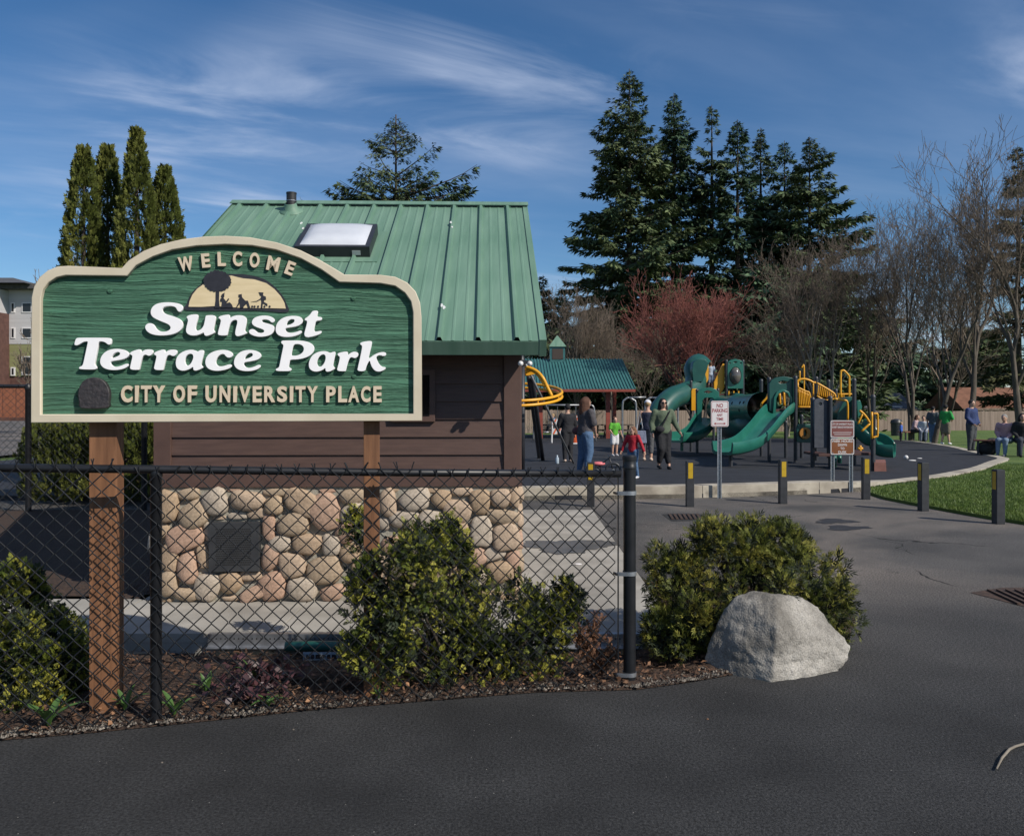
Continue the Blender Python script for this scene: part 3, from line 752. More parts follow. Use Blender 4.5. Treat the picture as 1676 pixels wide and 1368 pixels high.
# ================================================================== the small park building
BA = R(1.78)
BP = Plane((-2.973, 6.85, 0), (math.cos(BA), math.sin(BA), 0), (0, 0, 1))
BW = BP.px(852, 978)[0]; BD = 5.3
M_BROWN = mat('brown siding paint', (.068, .038, .031), (.090, .051, .041), rough=.6, scale=4, stretch=(1, 1, 9), detail=6, bump=.25, bscale=40, bdist=.003)
M_BROWN2 = mat('brown trim paint', (.074, .041, .033), (.096, .054, .043), rough=.6, scale=6, detail=6, bump=.2, bscale=60, bdist=.003)
M_ROOF = mat('green metal roof', (.098, .190, .135), (.152, .255, .190), rough=.55, scale=2.2, detail=8, spec=.35, stretch=(5, .5, .5), lo=.32, hi=.7, bump=.05, bscale=6, bdist=.01)
M_MORTAR = mat('mortar', (.24, .225, .185), (.33, .31, .26), rough=.95, scale=20, bump=.6, bscale=60, bdist=.01)
M_STONE = mat('river stone', (.60, .60, .60), (1, 1, 1), rough=.85, scale=7, detail=8, bump=.35, bscale=55, bdist=.006, lo=.3, hi=.7,
              objrand=[(.47, .34, .23), (.44, .315, .205), (.49, .325, .235), (.50, .375, .27), (.43, .325, .225), (.50, .42, .335), (.46, .34, .225), (.49, .315, .225)])
M_GRILLE = mat('charcoal steel', (.030, .031, .034), (.045, .046, .049), rough=.5, scale=8)
M_BLACK = mat('black void', (.004, .004, .004), rough=.9)
bo = lambda u, v, w=0.0: BP.pt(u, v, w)
BH = thing('park_building', BP.pt(BW / 2, 0, -BD / 2), 'small brown building with river stone base and green metal roof', 'building')
rotB = Matrix((BP.ux, -BP.n, BP.uy)).transposed()
def bbox(u0, u1, z0, z1, w0, w1, taper=None):
    c = bo((u0 + u1) / 2, (z0 + z1) / 2, (w0 + w1) / 2)
    return MB().box(c, (abs(u1 - u0), abs(w1 - w0), abs(z1 - z0)), rotB)
WT, PITCH, OV = 2.16, .576, .45
ZE = 2.148                                                  # top of the roof at the eave
bbox(.02, BW - .02, 0, WT + .02, -.03, -BD + .03).build('wall', M_BROWN, BH)
bbox(.025, BW - .025, -.005, .952, .010, -BD - .010).build('stone_backing', M_MORTAR, BH)
bbox(-.012, BW + .012, .953, 1.068, .03, -BD - .03).build('belly_board', M_BROWN2, BH, bevel=.004)
# corner boards
for uu in (0, BW):
    for ww in (0, -BD):
        su = 1 if uu == 0 else -1; sw = -1 if ww == 0 else 1
        bbox(uu, uu + su * .14, 1.0685, WT, ww + .012 * (-sw), ww + .04 * sw).build('corner_board', M_BROWN2, BH, bevel=.003)
        bbox(uu - su * .012, uu + su * .03, 1.0685, WT, ww + sw * .0405, ww + sw * .16).build('corner_board', M_BROWN2, BH, bevel=.003)
# lap siding, board by board
def lap(p0, p1, outv, z0, z1):
    """one tapered board from p0 to p1, thick at the foot"""
    mb = MB(); n = outv
    a, b = Vector(p0), Vector(p1)
    prof = [(0.0, z0), (.024, z0), (.006, z1), (0.0, z1)]
    vs = [q + n * d + Vector((0, 0, z)) for q in (a, b) for d, z in prof]
    fs = [(0, 1, 2, 3), (7, 6, 5, 4)] + [(i, i + 4, (i + 1) % 4 + 4, (i + 1) % 4) for i in range(4)]
    return mb.add(vs, fs)
STEP = .149
z = 1.0685; rows = []
while z < WT - .03:
    rows.append((z, min(z + STEP + .012, WT))); z += STEP
for i, (za, zb) in enumerate(rows):
    lap(bo(.141, 0, -.028), bo(BW - .141, 0, -.028), BP.n, za, zb).build('siding_board', M_BROWN, BH)
    lap(bo(BW - .141, 0, -BD + .028), bo(.141, 0, -BD + .028), -BP.n, za, zb).build('siding_board', M_BROWN, BH)
    lap(bo(BW - .018, 0, -.165), bo(BW - .018, 0, -BD + .165), BP.ux, za, zb).build('siding_board', M_BROWN, BH)
    lap(bo(.018, 0, -BD + .165), bo(.018, 0, -.165), -BP.ux, za, zb).build('siding_board', M_BROWN, BH)
# window beside the sign
lu0, lz1 = BP.px(640, 605); lu1, lz0 = BP.px(712, 690)
wi = bbox(lu0, lu1, lz0, lz1, -.02, .022).build('window', M_BROWN2, BH, bevel=.004)
bbox(lu0 + .045, lu1 - .045, lz0 + .045, lz1 - .045, .0, .0235).build('pane', mat('dark window glass', (.006, .007, .009), rough=.08), wi)
# gables
for uu, s in ((.012, 1), (BW - .012, -1)):
    apex = WT + (BD / 2 + .02) * PITCH
    fr = (bo(uu, 0), -BP.n, Vector((0, 0, 1)), BP.ux)
    MB().prism([(0.0, WT), (BD, WT), (BD / 2, WT + BD / 2 * PITCH - .02)], fr, 0, .03 * s).build('gable', M_BROWN, BH)
# stones
def stone_mesh(seed):
    rg = random.Random(seed); bm = bmesh.new()
    bmesh.ops.create_uvsphere(bm, u_segments=12, v_segments=7, radius=1)
    ph = [rg.uniform(0, 6.28) for _ in range(6)]
    e = rg.uniform(.62, .82)
    for v in bm.verts:
        x, y, z = v.co
        f = lambda t: math.copysign(abs(t) ** e, t); y = math.copysign(abs(y) ** .62, y)
        p = Vector((f(x), f(y) , f(z)))
        a = math.atan2(z, x)
        k = 1 + .07 * math.sin(2 * a + ph[0]) + .06 * math.sin(3 * a + ph[1]) + .03 * math.sin(5 * a + ph[2])
        v.co = Vector((p.x * k * .93, p.y * (1 + .1 * math.sin(2 * x + ph[3]) + .08 * math.sin(3 * z + ph[4])), p.z * k * .93))
    me = bpy.data.meshes.new('stone'); bm.to_mesh(me); bm.free()
    me.polygons.foreach_set('use_smooth', [True] * len(me.polygons)); me.materials.append(M_STONE)
    return me
STM = [stone_mesh(s) for s in range(9)]
def stone(pl, u, v, ru, rv, ang, depth, base=0.0):
    o = bpy.data.objects.new('stone', rnd.choice(STM)); COL.objects.link(o)
    flip = rnd.choice((-1, 1))
    rot = Matrix((pl.ux, -pl.n, pl.uy)).transposed().to_4x4() @ Matrix.Rotation(ang, 4, 'Y') @ Matrix.Diagonal((ru * flip, depth, rv, 1))
    # keep a plain loc/rot/scale
    o.parent = BH; o.matrix_parent_inverse = world_of(BH).inverted()
    q = (Matrix((pl.ux, -pl.n, pl.uy)).transposed().to_4x4() @ Matrix.Rotation(ang, 4, 'Y'))
    o.rotation_euler = q.to_euler(); o.scale = (ru, depth, rv); o.location = pl.pt(u, v, base)
    return o
SA = [(140,225,85,150,-8),(318,120,100,55,5),(545,185,115,115,20),(815,175,138,88,-8),(1075,105,115,35,0),(1045,218,88,75,10),(1280,185,150,95,-25),(1475,270,130,170,25),(360,300,125,115,30),(285,490,150,120,25),(735,305,85,30,5),(575,325,55,18,0),(905,285,95,42,10),(1003,405,58,112,0),(1215,375,150,95,10),(475,440,32,75,5),(100,430,48,65,0),(160,655,80,115,-10),(1100,540,95,75,10),(1330,545,130,85,-8),(1535,555,75,95,0),(450,655,55,105,15),(310,750,90,125,5),(1015,655,72,120,-12),(1200,725,108,110,5),(1480,765,165,112,10),(140,880,95,100,20),(480,910,118,142,-15),(675,870,95,98,10),(840,817,90,42,0),(1035,905,125,125,15),(1290,925,140,95,0),(1545,960,108,75,10),(300,975,105,80,-10),(690,1010,82,42,0),(875,970,120,80,25),(130,1028,48,24,0),(1500,92,68,15,0),(700,90,60,15,0)]
SB = [(140,140,100,70,5),(140,290,108,82,15),(100,440,105,85,30),(130,620,90,85,0),(450,195,78,115,10),(680,170,130,100,10),(905,160,85,75,-20),(1080,100,90,40,0),(1235,185,88,115,0),(1410,155,86,95,0),(1545,150,50,95,5),(585,325,120,80,8),(820,380,118,138,-15),(1040,265,122,106,-10),(1450,315,138,70,-8),(1245,440,92,138,0),(1480,490,112,122,10),(1070,480,80,108,0),(640,465,75,65,10),(420,370,50,60,0),(860,570,95,58,0),(1190,660,92,85,20),(1355,625,95,62,20),(1535,680,60,80,0),(1400,780,115,95,10),(1548,880,52,110,0),(205,780,68,80,0),(480,560,88,78,0),(660,610,88,72,0),(810,710,88,75,0),(1000,690,85,85,0),(1010,850,85,78,0),(1200,850,95,85,0),(395,700,80,72,0),(560,740,82,80,0),(330,865,82,80,0),(490,910,95,78,0),(720,880,105,90,0),(930,985,90,62,0),(1130,990,95,62,0),(1330,980,95,80,0),(680,1010,90,42,0),(260,1000,80,50,0),(1500,1020,80,40,0),(870,840,60,50,0),(830,90,55,18,0),(480,90,60,14,0),(470,1015,85,36,0)]
for lst, ox in ((SA, 250), (SB, 550)):
    for cx, cy, rx, ry, an in lst:
        u, v = BP.px(ox + cx / 5.2375, 785 + cy / 5.2375)
        k = 6.88 / F / 5.2375
        rv = min(ry * k * 1.13, v - .004, .95 - v) if v > .02 else ry * k
        if u - rx * k * 1.1 < .0: u = rx * k * 1.1 + .002
        if u + rx * k * 1.1 > BW: u = BW - rx * k * 1.1 - .002
        stone(BP, u, v, rx * k * 1.12, max(rv, .012), R(-an), min(.072, .85 * min(rx, ry) * k), .008)
# the same masonry on the other sides
for (o_, ux_, ln) in ((bo(BW, 0, 0), -BP.n, BD), (bo(0, 0, -BD), BP.n, BD), (bo(BW, 0, -BD), -BP.ux, BW)):
    pl = Plane(o_, ux_, (0, 0, 1)); y = .1
    for row in range(5):
        u = rnd.uniform(.04, .12)
        while u < ln - .06:
            rr = rnd.uniform(.075, .125)
            stone(pl, u + rr, .1 + row * .19 + rnd.uniform(-.02, .02), rr, rnd.uniform(.082, .105), rnd.uniform(-.4, .4), .055, -.022); u += rr * 2 + .01
# vent grille
gu0, gz1 = BP.px(346, 853); gu1, gz0 = BP.px(428, 932)
gr = bbox(gu0, gu1, gz0, gz1, .0, .072).build('vent_grille', M_GRILLE, BH, bevel=.004)
mb = MB(); nx_, nz_ = 20, 17
for i in range(nx_):
    for j in range(nz_):
        u = gu0 + (gu1 - gu0) * (.15 + .70 * (i + (.5 if j % 2 else 0)) / nx_); v = gz0 + (gz1 - gz0) * (.14 + .72 * j / (nz_ - 1))
        mb.add([bo(u + .0062 * math.cos(a * 1.047), v + .0062 * math.sin(a * 1.047), .0725) for a in range(6)], [tuple(range(6))])
tag(mb.build('perforation', M_BLACK, gr), kind='stuff')
# roof
TH = math.atan(PITCH)
UL, UR = -.13, BP.px(886, 560)[0] + .0
UR = BW + .165
RP = Plane(bo(UL, ZE, OV), BP.ux, (-BP.n) * math.cos(TH) + Vector((0, 0, 1)) * math.sin(TH))
RL = (BD / 2 + OV) / math.cos(TH); RW = UR - UL
RQ = Plane(bo(UR, ZE, -BD - OV), -BP.ux, BP.n * math.cos(TH) + Vector((0, 0, 1)) * math.sin(TH))
def rbox(pl, u0, u1, v0, v1, w0, w1):
    rot = Matrix((pl.ux, pl.uy, pl.n)).transposed()
    return MB().box(pl.pt((u0 + u1) / 2, (v0 + v1) / 2, (w0 + w1) / 2), (abs(u1 - u0), abs(v1 - v0), abs(w1 - w0)), rot)
rib_u = RP.px(846, 556)[0]
for pl, side in ((RP, 0), (RQ, 1)):
    rf = rbox(pl, 0, RW, 0.0, RL - .012, -.05, -.012).build('roof_deck', M_BROWN2, BH)
    off = rib_u if side == 0 else RW - rib_u
    k0 = -int(off / .305) - 1; k1 = int((RW - off) / .305) + 1
    for k in range(k0, k1):
        a = off + k * .305; b = a + .305
        prof = [(a - .026, 0), (a - .012, .032), (a + .012, .032), (a + .026, 0), (a + .089, 0), (a + .097, .0035), (a + .111, .0035), (a + .119, 0), (a + .186, 0), (a + .194, .0035), (a + .208, .0035), (a + .216, 0), (b - .026, 0)]
        prof = [(min(max(u, .0), RW), w) for u, w in prof]
        if prof[-1][0] - prof[0][0] < .02: continue
        vs = [pl.pt(u, v, w) for v in (-.012, RL) for u, w in prof]
        n = len(prof)
        MB().add(vs, [(i, i + 1, n + i + 1, n + i) for i in range(n - 1)]).build('roof_panel', M_ROOF, BH)
    rbox(pl, -.0, RW, -.014, .006, -.125, -.004).build('fascia', M_ROOF, BH, bevel=.003)
    for u0, u1 in ((-.022, .035), (RW - .035, RW + .022)):
        rbox(pl, u0, u1, -.016, RL - .012, -.135, .012).build('rake_trim', M_ROOF, BH, bevel=.003)
    # soffit boards
    rbox(pl, .03, RW - .03, .008, OV / math.cos(TH), -.075, -.0505).build('soffit', M_BROWN2, BH)
    rc = rbox(pl, -.03, RW + .03, RL - .115, RL + .004, .028, .036).build('ridge_cap', M_ROOF, BH)
    for k in range(k0, k1 + 1):
        a = off + k * .305
        if .05 < a < RW - .05:
            q = RL - .115
            MB().add([pl.pt(a - .05, q + .002, .0005), pl.pt(a + .05, q + .002, .0005), pl.pt(a + .02, q + .001, .033), pl.pt(a - .02, q + .001, .033), pl.pt(a - .02, q + .07, .033), pl.pt(a + .02, q + .07, .033)], [(0, 1, 2, 3), (3, 2, 5, 4)]).build('rib_closure', M_ROOF, BH)
# skylight
def r2(x, y): return RP.px(320 + x / 2.8897, 300 + y / 2.8897)
a = r2(552, 236); b = r2(872, 240); c = r2(832, 345)
su0, su1, sv1, sv0 = a[0] - .03, b[0] - .015, b[1] - .02, c[1] - .05
M_BRONZE = mat('dark bronze frame', (.012, .013, .018), (.022, .023, .028), rough=.4, scale=8)
M_ACRYL = mat('white acrylic dome', (.50, .52, .56), (.58, .60, .64), rough=.22, scale=3, spec=.6)
sk = rbox(RP, su0, su1, sv0, sv1, -.0, .115).build('skylight', M_BRONZE, BH, bevel=.006)
nu, nv = 16, 12; vs, fs = [], []
for i in range(nu + 1):
    for j in range(nv + 1):
        p, q = 2 * i / nu - 1, 2 * j / nv - 1
        h = .05 * (1 - p ** 4) ** .6 * (1 - q ** 4) ** .6
        vs.append(RP.pt((su0 + su1) / 2 + p * ((su1 - su0) / 2 - .045), (sv0 + sv1) / 2 + q * ((sv1 - sv0) / 2 - .045), .116 + h))
for i in range(nu):
    for j in range(nv): fs.append((i * (nv + 1) + j, (i + 1) * (nv + 1) + j, (i + 1) * (nv + 1) + j + 1, i * (nv + 1) + j + 1))
MB().add(vs, fs).build('dome', M_ACRYL, sk, smooth=True)
rbox(RP, su1 - .17, su1 - .09, sv0 - .004, sv0, .03, .075).build('maker_label', mat('pale label', (.35, .38, .38), rough=.6), sk)
rbox(RP, su0 - .08, su1 + .08, sv0 - .12, sv1 + .08, .002, .008).build('flashing', M_ROOF, sk)
# vent pipe
vu, vv = RP.px(477, 347); p = RP.pt(vu, vv, 0)
vp = MB().lathe([(.055, -.1), (.055, .20), (.058, .20), (.058, .215), (.05, .215), (.05, .15), (0, .15)], 18, p).build('vent_pipe', mat('black pipe', (.012, .013, .016), (.02, .021, .025), rough=.6, scale=9), BH, auto=40)
MB().lathe([(.0585, .118), (.0585, .124)], 18, p, cap=False).build('pipe_band', M_GALV, vp)
rotR = Matrix((RP.ux, RP.uy, RP.n)).transposed()
MB().lathe([(.13, .003), (.12, .02), (.075, .035), (.066, .09), (.057, .10)], 20, p, rotR, cap=False).build('pipe_boot', M_ROOF, vp, smooth=True)
# bird droppings on the ribs and scuffs
M_DROP = mat('dropping', (.62, .63, .62), (.5, .52, .5), rough=.9, scale=40)
for x, y in ((500, 190), (508, 215), (1208, 200), (1214, 222), (1165, 595), (1176, 605)):
    u, v = r2(x, y); mb = MB()
    w0 = .034 if x > 1100 else .002
    pts = [(math.cos(t * .785) * rnd.uniform(.006, .016), math.sin(t * .785) * rnd.uniform(.02, .045)) for t in range(8)]
    mb.prism(pts, (RP.pt(u, v), RP.ux, RP.uy, RP.n), w0, w0 + .002).build('bird_dropping', M_DROP, BH)
# twin lamp at the eave corner
lp = bo(BW + .02, ZE - .17, OV - .06)
lm = MB().box(lp, (.1, .04, .03), rotB).build('lamp_bracket', M_BRONZE, BH, bevel=.004)
for s in (-1, 1):
    MB().lathe([(.018, -.012), (.022, .0), (.016, .016), (0, .02)], 12, lp + BP.ux * .036 * s + BP.n * .022 + Vector((0, 0, -.012)), Matrix.Rotation(R(100), 3, 'X')).build('lamp_head', mat('white lamp', (.6, .6, .6), rough=.4), lm, smooth=True)
# galvanised channel along the edge of the apron, and the pipe below it
E0 = G(343, 1044).x - .0
ch = thing('edge_channel', (-.6, 5.88, 0), 'long galvanised perforated channel along the edge of the concrete apron', 'channel')
mb = MB(); X0, X1 = -2.17, 1.02
prof = [(5.93, .012), (5.885, .012), (5.885, -.072), (5.84, -.078), (5.84, -.082), (5.888, -.078), (5.888, .008), (5.93, .008)]
vs = [(x, y, z) for x in (X0, X1) for y, z in prof]; n = len(prof)
mb.add(vs, [tuple(range(n)), tuple(reversed(range(n, 2 * n)))] + [(i, n + i, n + (i + 1) % n, (i + 1) % n) for i in range(n)])
mb.build('channel', M_GALV, ch)
mb = MB(); x = X0 + .06
while x < X1 - .03:
    mb.add([(x + .006 * math.cos(a), 5.8845, -.022 + .006 * math.sin(a)) for a in [k * 1.047 for k in range(6)]], [tuple(range(6))]); x += .032
tag(mb.build('bolt_hole', M_BLACK, ch), kind='stuff')
M_TEALP = mat('teal plastic', (.010, .085, .072), (.016, .12, .10), rough=.4, scale=6)
ta, tb = at(468, 1057, 5.74), at(600, 1058, 5.70)
pipe = thing('drain_pipe', (ta.x, ta.y, -.1), 'teal plastic pipe with pale printed tag lying under the channel', 'pipe')
MB().tube([ta, ta.lerp(tb, .5) + Vector((0, 0, .003)), tb], .034, 14).build('pipe_run', M_TEALP, pipe, smooth=True)
tg0, tg1 = at(496, 1067, 5.68), at(553, 1081, 5.68)
tgm = MB().box(((tg0.x + tg1.x) / 2, 5.68, (tg0.z + tg1.z) / 2), (tg1.x - tg0.x, .006, tg0.z - tg1.z)).build('tag', mat('pale blue tag', (.42, .50, .58), (.36, .44, .52), rough=.5, scale=20), pipe)
for k in range(6):
    x = tg0.x + (tg1.x - tg0.x) * (.12 + .155 * k)
    MB().box((x, 5.6765, (tg0.z + tg1.z) / 2), (.012 + .01 * (k % 3), .002, .03)).build('tag_mark', M_NAVY, tgm)
# ================================================================== vegetation helpers
def tubes_np(P0, P1, r0, r1, n=4):
    """many tapered tubes at once"""
    P0, P1 = np.asarray(P0, float), np.asarray(P1, float); m = len(P0)
    T = P1 - P0; T /= np.maximum(np.linalg.norm(T, axis=1), 1e-9)[:, None]
    up = np.where(np.abs(T[:, 2:3]) > .9, np.array([[1.0, 0, 0]]), np.array([[0, 0, 1.0]]))
    X = np.cross(up, T); X /= np.linalg.norm(X, axis=1)[:, None]; Y = np.cross(T, X)
    a = np.arange(n) * 2 * np.pi / n
    ring = X[:, None, :] * np.cos(a)[None, :, None] + Y[:, None, :] * np.sin(a)[None, :, None]
    A = P0[:, None, :] + ring * np.asarray(r0)[:, None, None]; B = P1[:, None, :] + ring * np.asarray(r1)[:, None, None]
    V = np.concatenate([A, B], axis=1).reshape(-1, 3)
    k = np.arange(n); l = (k + 1) % n
    q = np.stack([k, l, n + l, n + k], axis=1)
    Fq = (np.arange(m)[:, None, None] * 2 * n + q[None]).reshape(-1, 4)
    return V, Fq
def unit(a): return a / np.maximum(np.linalg.norm(a, axis=-1, keepdims=True), 1e-9)
def fans(P, D, Nn, size, tmpl):
    """place a template (quads, k,4,3; y along the stem) at P with stem D, plane normal near Nn"""
    D = unit(D); X = unit(np.cross(D, Nn)); Z = np.cross(X, D)
    T = tmpl.reshape(-1, 3)
    V = P[:, None, :] + (X[:, None, :] * T[None, :, 0:1] + D[:, None, :] * T[None, :, 1:2] + Z[:, None, :] * T[None, :, 2:3]) * np.asarray(size)[:, None, None]
    V = V.reshape(-1, 3)
    return V, np.arange(len(V)).reshape(-1, 4)
def leaflet(x, y, ang, l, wd, z=0.0, curl=0.0):
    d = np.array([math.sin(ang), math.cos(ang)]); n = np.array([d[1], -d[0]]); b = np.array([x, y])
    p = [b, b + d * l * .5 + n * wd / 2, b + d * l, b + d * l * .5 - n * wd / 2]
    return [(p[0][0], p[0][1], z), (p[1][0], p[1][1], z + curl * .5), (p[2][0], p[2][1], z + curl), (p[3][0], p[3][1], z + curl * .5)]
FAN = np.array([leaflet(0, .05, 0, .35, .16)] + [leaflet(0, t, s * .75, .46 - .22 * t, .17, 0, -.06) for t in (.15, .38, .6) for s in (-1, 1)] + [leaflet(0, .6, 0, .42, .18, 0, -.05)])
THREAD = np.array([leaflet(0, 0, 0, .5, .09)] + [leaflet(0, t, s * .6, .5 - .15 * t, .10, 0, -.05) for t, s in ((.12, 1), (.25, -1), (.4, 1), (.5, -1))] + [leaflet(0, .45, 0, .55, .10, 0, -.08)])
NEEDLE = np.array([leaflet(0, 0, .35, 1.0, .31, 0, -.16), leaflet(0, .05, -.45, .9, .28, 0, -.2)])
def join(parts):
    V, Fs, o = [], [], 0
    for v, f in parts:
        V.append(v); Fs.append(f + o); o += len(v)
    return np.concatenate(V), np.concatenate(Fs)
def foliage(name, V, Fq, material, parent, base, smooth=False):
    return link_mesh(name, np_mesh(name, V - np.array(base), Fq), material, parent, smooth, Vector(base))
M_FIR = mat('fir needles', (.046, .078, .034), (.105, .130, .056), rough=.75, scale=.5, detail=4, island=.45, coord='Object', spec=.25)
M_FIR2 = mat('cedar needles', (.036, .074, .042), (.078, .120, .064), rough=.75, scale=.5, detail=4, island=.45, coord='Object', spec=.25)
M_FIR3 = mat('olive needles', (.055, .064, .026), (.10, .102, .044), rough=.75, scale=.6, detail=4, island=.4, coord='Object', spec=.25)
M_BARK = mat('grey bark', (.060, .048, .038), (.11, .09, .072), rough=.9, scale=5, stretch=(1, 1, .3), bump=.6, bscale=12, bdist=.03)
M_BARKD = mat('dark bark', (.035, .026, .02), (.065, .05, .038), rough=.9, scale=5, stretch=(1, 1, .3), bump=.6, bscale=12, bdist=.03)
M_BARKP = mat('pale bark', (.17, .145, .115), (.27, .235, .19), rough=.9, scale=4, stretch=(1, 1, .4), bump=.4, bscale=12, bdist=.02)
M_TWIG = mat('grey twigs', (.125, .094, .069), (.19, .148, .112), rough=.85, scale=.8)
M_TWIGR = mat('red twigs', (.20, .062, .050), (.28, .10, .075), rough=.8, scale=.6)

def conifer(name, label, base, H, Rb, seed, material, nb=230, gap=.12, bare=.06, droop=.25, size=1.0, shape=.85, group=None, lop=0.0):
    rg = np.random.default_rng(seed)
    root = thing(name, base, label, 'tree', group)
    b = np.array(base)
    nw = max(12, int(H / .95)); wh = np.sort(rg.uniform(bare, .985, nw)) * .5 + np.linspace(bare, .985, nw) * .5
    t = np.where(rg.random(nb) < .62, rg.choice(wh, nb) + rg.normal(0, .005, nb), rg.uniform(bare, .992, nb)); k_ = 26 if H > 15 else 8; t[:k_] = rg.uniform(.925, .995, k_); t = np.sort(np.clip(t, bare, .996))
    ph = rg.uniform(0, 6.28, 4)
    az = (np.arange(nb) * 2.39996 + rg.normal(0, .5, nb)) % 6.2832
    irregular = 1 + .22 * np.sin(az * 2 + ph[0] + t * 5) + .16 * np.sin(t * 23 + ph[1] + az)
    L = 1.12 * Rb * np.clip((1 - t) ** shape, .02, 1) * rg.uniform(.62, 1.12, nb) * irregular * (1 + lop * np.cos(az)) + (.012 * H + .12) * rg.uniform(.5, 1, nb) * np.minimum(1, 1.9 * np.sqrt(1 - t))
    low = t < bare + .10; L[low] *= .75
    keep = rg.random(nb) > gap
    t, az, L = t[keep], az[keep], L[keep]; n = len(t)
    d = np.stack([np.cos(az), np.sin(az), np.zeros(n)], 1)
    rise = .45 * t - droop * (1 - t) + rg.normal(0, .08, n)
    K = 6
    S = np.linspace(0, 1, K + 1)
    wob = rg.normal(0, .03, (n, 3))
    cur = lambda s: (d * s[:, None] + np.array([0, 0, 1.0]) * (rise[:, None] * s[:, None] - .22 * (s ** 2)[:, None] + .2 * (s ** 3.5)[:, None]) + wob * np.sin(s * 5)[:, None])
    org = b + np.array([0, 0, 1.0]) * (t * H)[:, None]
    pts = [org + cur(np.full(n, s)) * L[:, None] for s in S]
    rr = .012 * L + .015
    P0 = np.concatenate(pts[:-1]); P1 = np.concatenate(pts[1:])
    r0 = np.concatenate([rr * (1 - .85 * S[i]) for i in range(K)]); r1 = np.concatenate([rr * (1 - .85 * S[i + 1]) for i in range(K)])
    Vb, Fb = tubes_np(P0, P1, r0, r1, 3)
    # trunk
    zz = np.linspace(0, 1, 9); wx = np.cumsum(rg.normal(0, .012, (9, 2)), 0) * H * .08
    wx -= np.outer(zz, wx[-1]) + 0
    mb = MB(); mb.tube([(base[0] + wx[i][0] * 0, base[1] + wx[i][1] * 0, base[2] - .2 + zz[i] * (H + .2)) for i in range(9)], [max(.02, .016 * H * (1 - .95 * k)) for k in zz], 8)
    mb.build('trunk', M_BARKD, root, smooth=True)
    tag(foliage('branches', Vb, Fb, M_BARKD, root, base), kind='stuff')
    # sprays along every branch, hanging off both sides
    cnt = np.maximum(8, (L * 18 / size)).astype(int)
    idx = np.repeat(np.arange(n), cnt); m = len(idx)
    s = rg.uniform(.12, 1.0, m) ** .8
    p = org[idx] + cur2(d[idx], rise[idx], wob[idx], s) * L[idx][:, None]
    side = np.stack([-np.sin(az[idx]), np.cos(az[idx]), np.zeros(m)], 1)
    lat = rg.normal(0, 1, m) * (.05 + .16 * (1 - s) * L[idx] * .6 + .06)
    p = p + side * lat[:, None] + np.array([0, 0, -1.0]) * (np.abs(lat) * .35 + rg.uniform(0, .08, m) * 1.5)[:, None]
    D = d[idx] * .8 + side * (np.sign(lat) * rg.uniform(.1, .9, m))[:, None] + np.array([0, 0, 1.0]) * (rg.normal(-.25, .3, m))[:, None]
    Nn = np.array([0, 0, 1.0]) + rg.normal(0, .45, (m, 3))
    sz = rg.uniform(.42, .90, m) * size * (.34 + .66 * np.clip(L[idx] / Rb * 2.2, 0, 1))
    V, Fq = fans(p, D, Nn, sz, NEEDLE)
    foliage('crown', V, Fq, material, root, base)
    return root
def cur2(d, rise, wob, s):
    return d * s[:, None] + np.array([0, 0, 1.0]) * (rise * s - .22 * s ** 2 + .2 * s ** 3.5)[:, None] + wob * np.sin(s * 5)[:, None]

def top_at(x, y, Y, ground=None):
    g = gz(Y) if ground is None else ground
    p = at(x, y, Y); return (p.x, Y, g), p.z - g
CON = [  # x, y of the tip, distance, half width in pixels, label, material, branches, options
    (1030, 113, 74, 168, 'tallest dark fir with a broad ragged crown beyond the playground', M_FIR, 330, dict(gap=.06, shape=.82, droop=.3, bare=.05)),
    (1103, 152, 77, 100, 'tall dense bluish green fir right beside the tallest fir', M_FIR2, 300, dict(gap=.05, shape=.8, droop=.3)),
    (1165, 172, 75, 60, 'slender sparse fir with open gaps and a thin spire', M_FIR, 190, dict(gap=.3, shape=.72, droop=.3)),
    (1207, 196, 74, 82, 'narrow dark fir standing behind the red twigged tree', M_FIR2, 240, dict(gap=.12, shape=.8, droop=.3)),
    (1245, 209, 78, 68, 'slim fir with a bare pointed leader among the fir row', M_FIR, 210, dict(gap=.2, shape=.8, droop=.3)),
    (1284, 230, 76, 80, 'short dense fir in the fir row before its last tree', M_FIR2, 240, dict(gap=.08, shape=.8, )),
    (1325, 224, 72, 132, 'last fir of the row with long boughs reaching over bare trees', M_FIR, 290, dict(gap=.1, shape=.82, lop=.2)),
    (889, 450, 80, 40, 'small olive fir just past the corner of the green roof', M_FIR3, 150, dict(shape=.7)),
    (918, 470, 84, 34, 'small pointed fir behind the bare trees near the pavilion', M_FIR2, 130, dict(shape=.7)),
    (1666, 238, 80, 60, 'brownish dark conifer partly hidden behind tall bare trees', M_FIR3, 220, dict(gap=.2, shape=.7)),
    (1240, 440, 70, 95, 'low dark evergreen behind the play tower roof panels', M_FIR2, 200, dict(shape=.45, bare=.02)),
    (1345, 470, 100, 100, 'broad dark evergreen behind the yellow climbing hoops', M_FIR, 230, dict(shape=.45, bare=.02)),
    (1440, 520, 100, 80, 'dark evergreen behind the grey roofed house', M_FIR2, 180, dict(shape=.45, bare=.02)),
    (1590, 540, 100, 90, 'dark evergreen between the two houses beyond the wooden fence', M_FIR, 180, dict(shape=.45, bare=.02)),
    (1010, 470, 80, 70, 'dark evergreen directly behind the cupola roof pavilion', M_FIR2, 200, dict(shape=.5, bare=.02)),
]
for i, (x, y, Y, hw, lab, mt, nb, kw) in enumerate(CON):
    base, H = top_at(x, y, Y)
    conifer('fir_tree', lab, base, H, hw / F * Y * 1.0, 40 + i, mt, int(nb * 1.1), size=1.0 if Y < 90 and hw < 190 and 'low dark' not in lab and 'directly behind' not in lab else 1.7, group='evergreens beyond the playground', **kw)
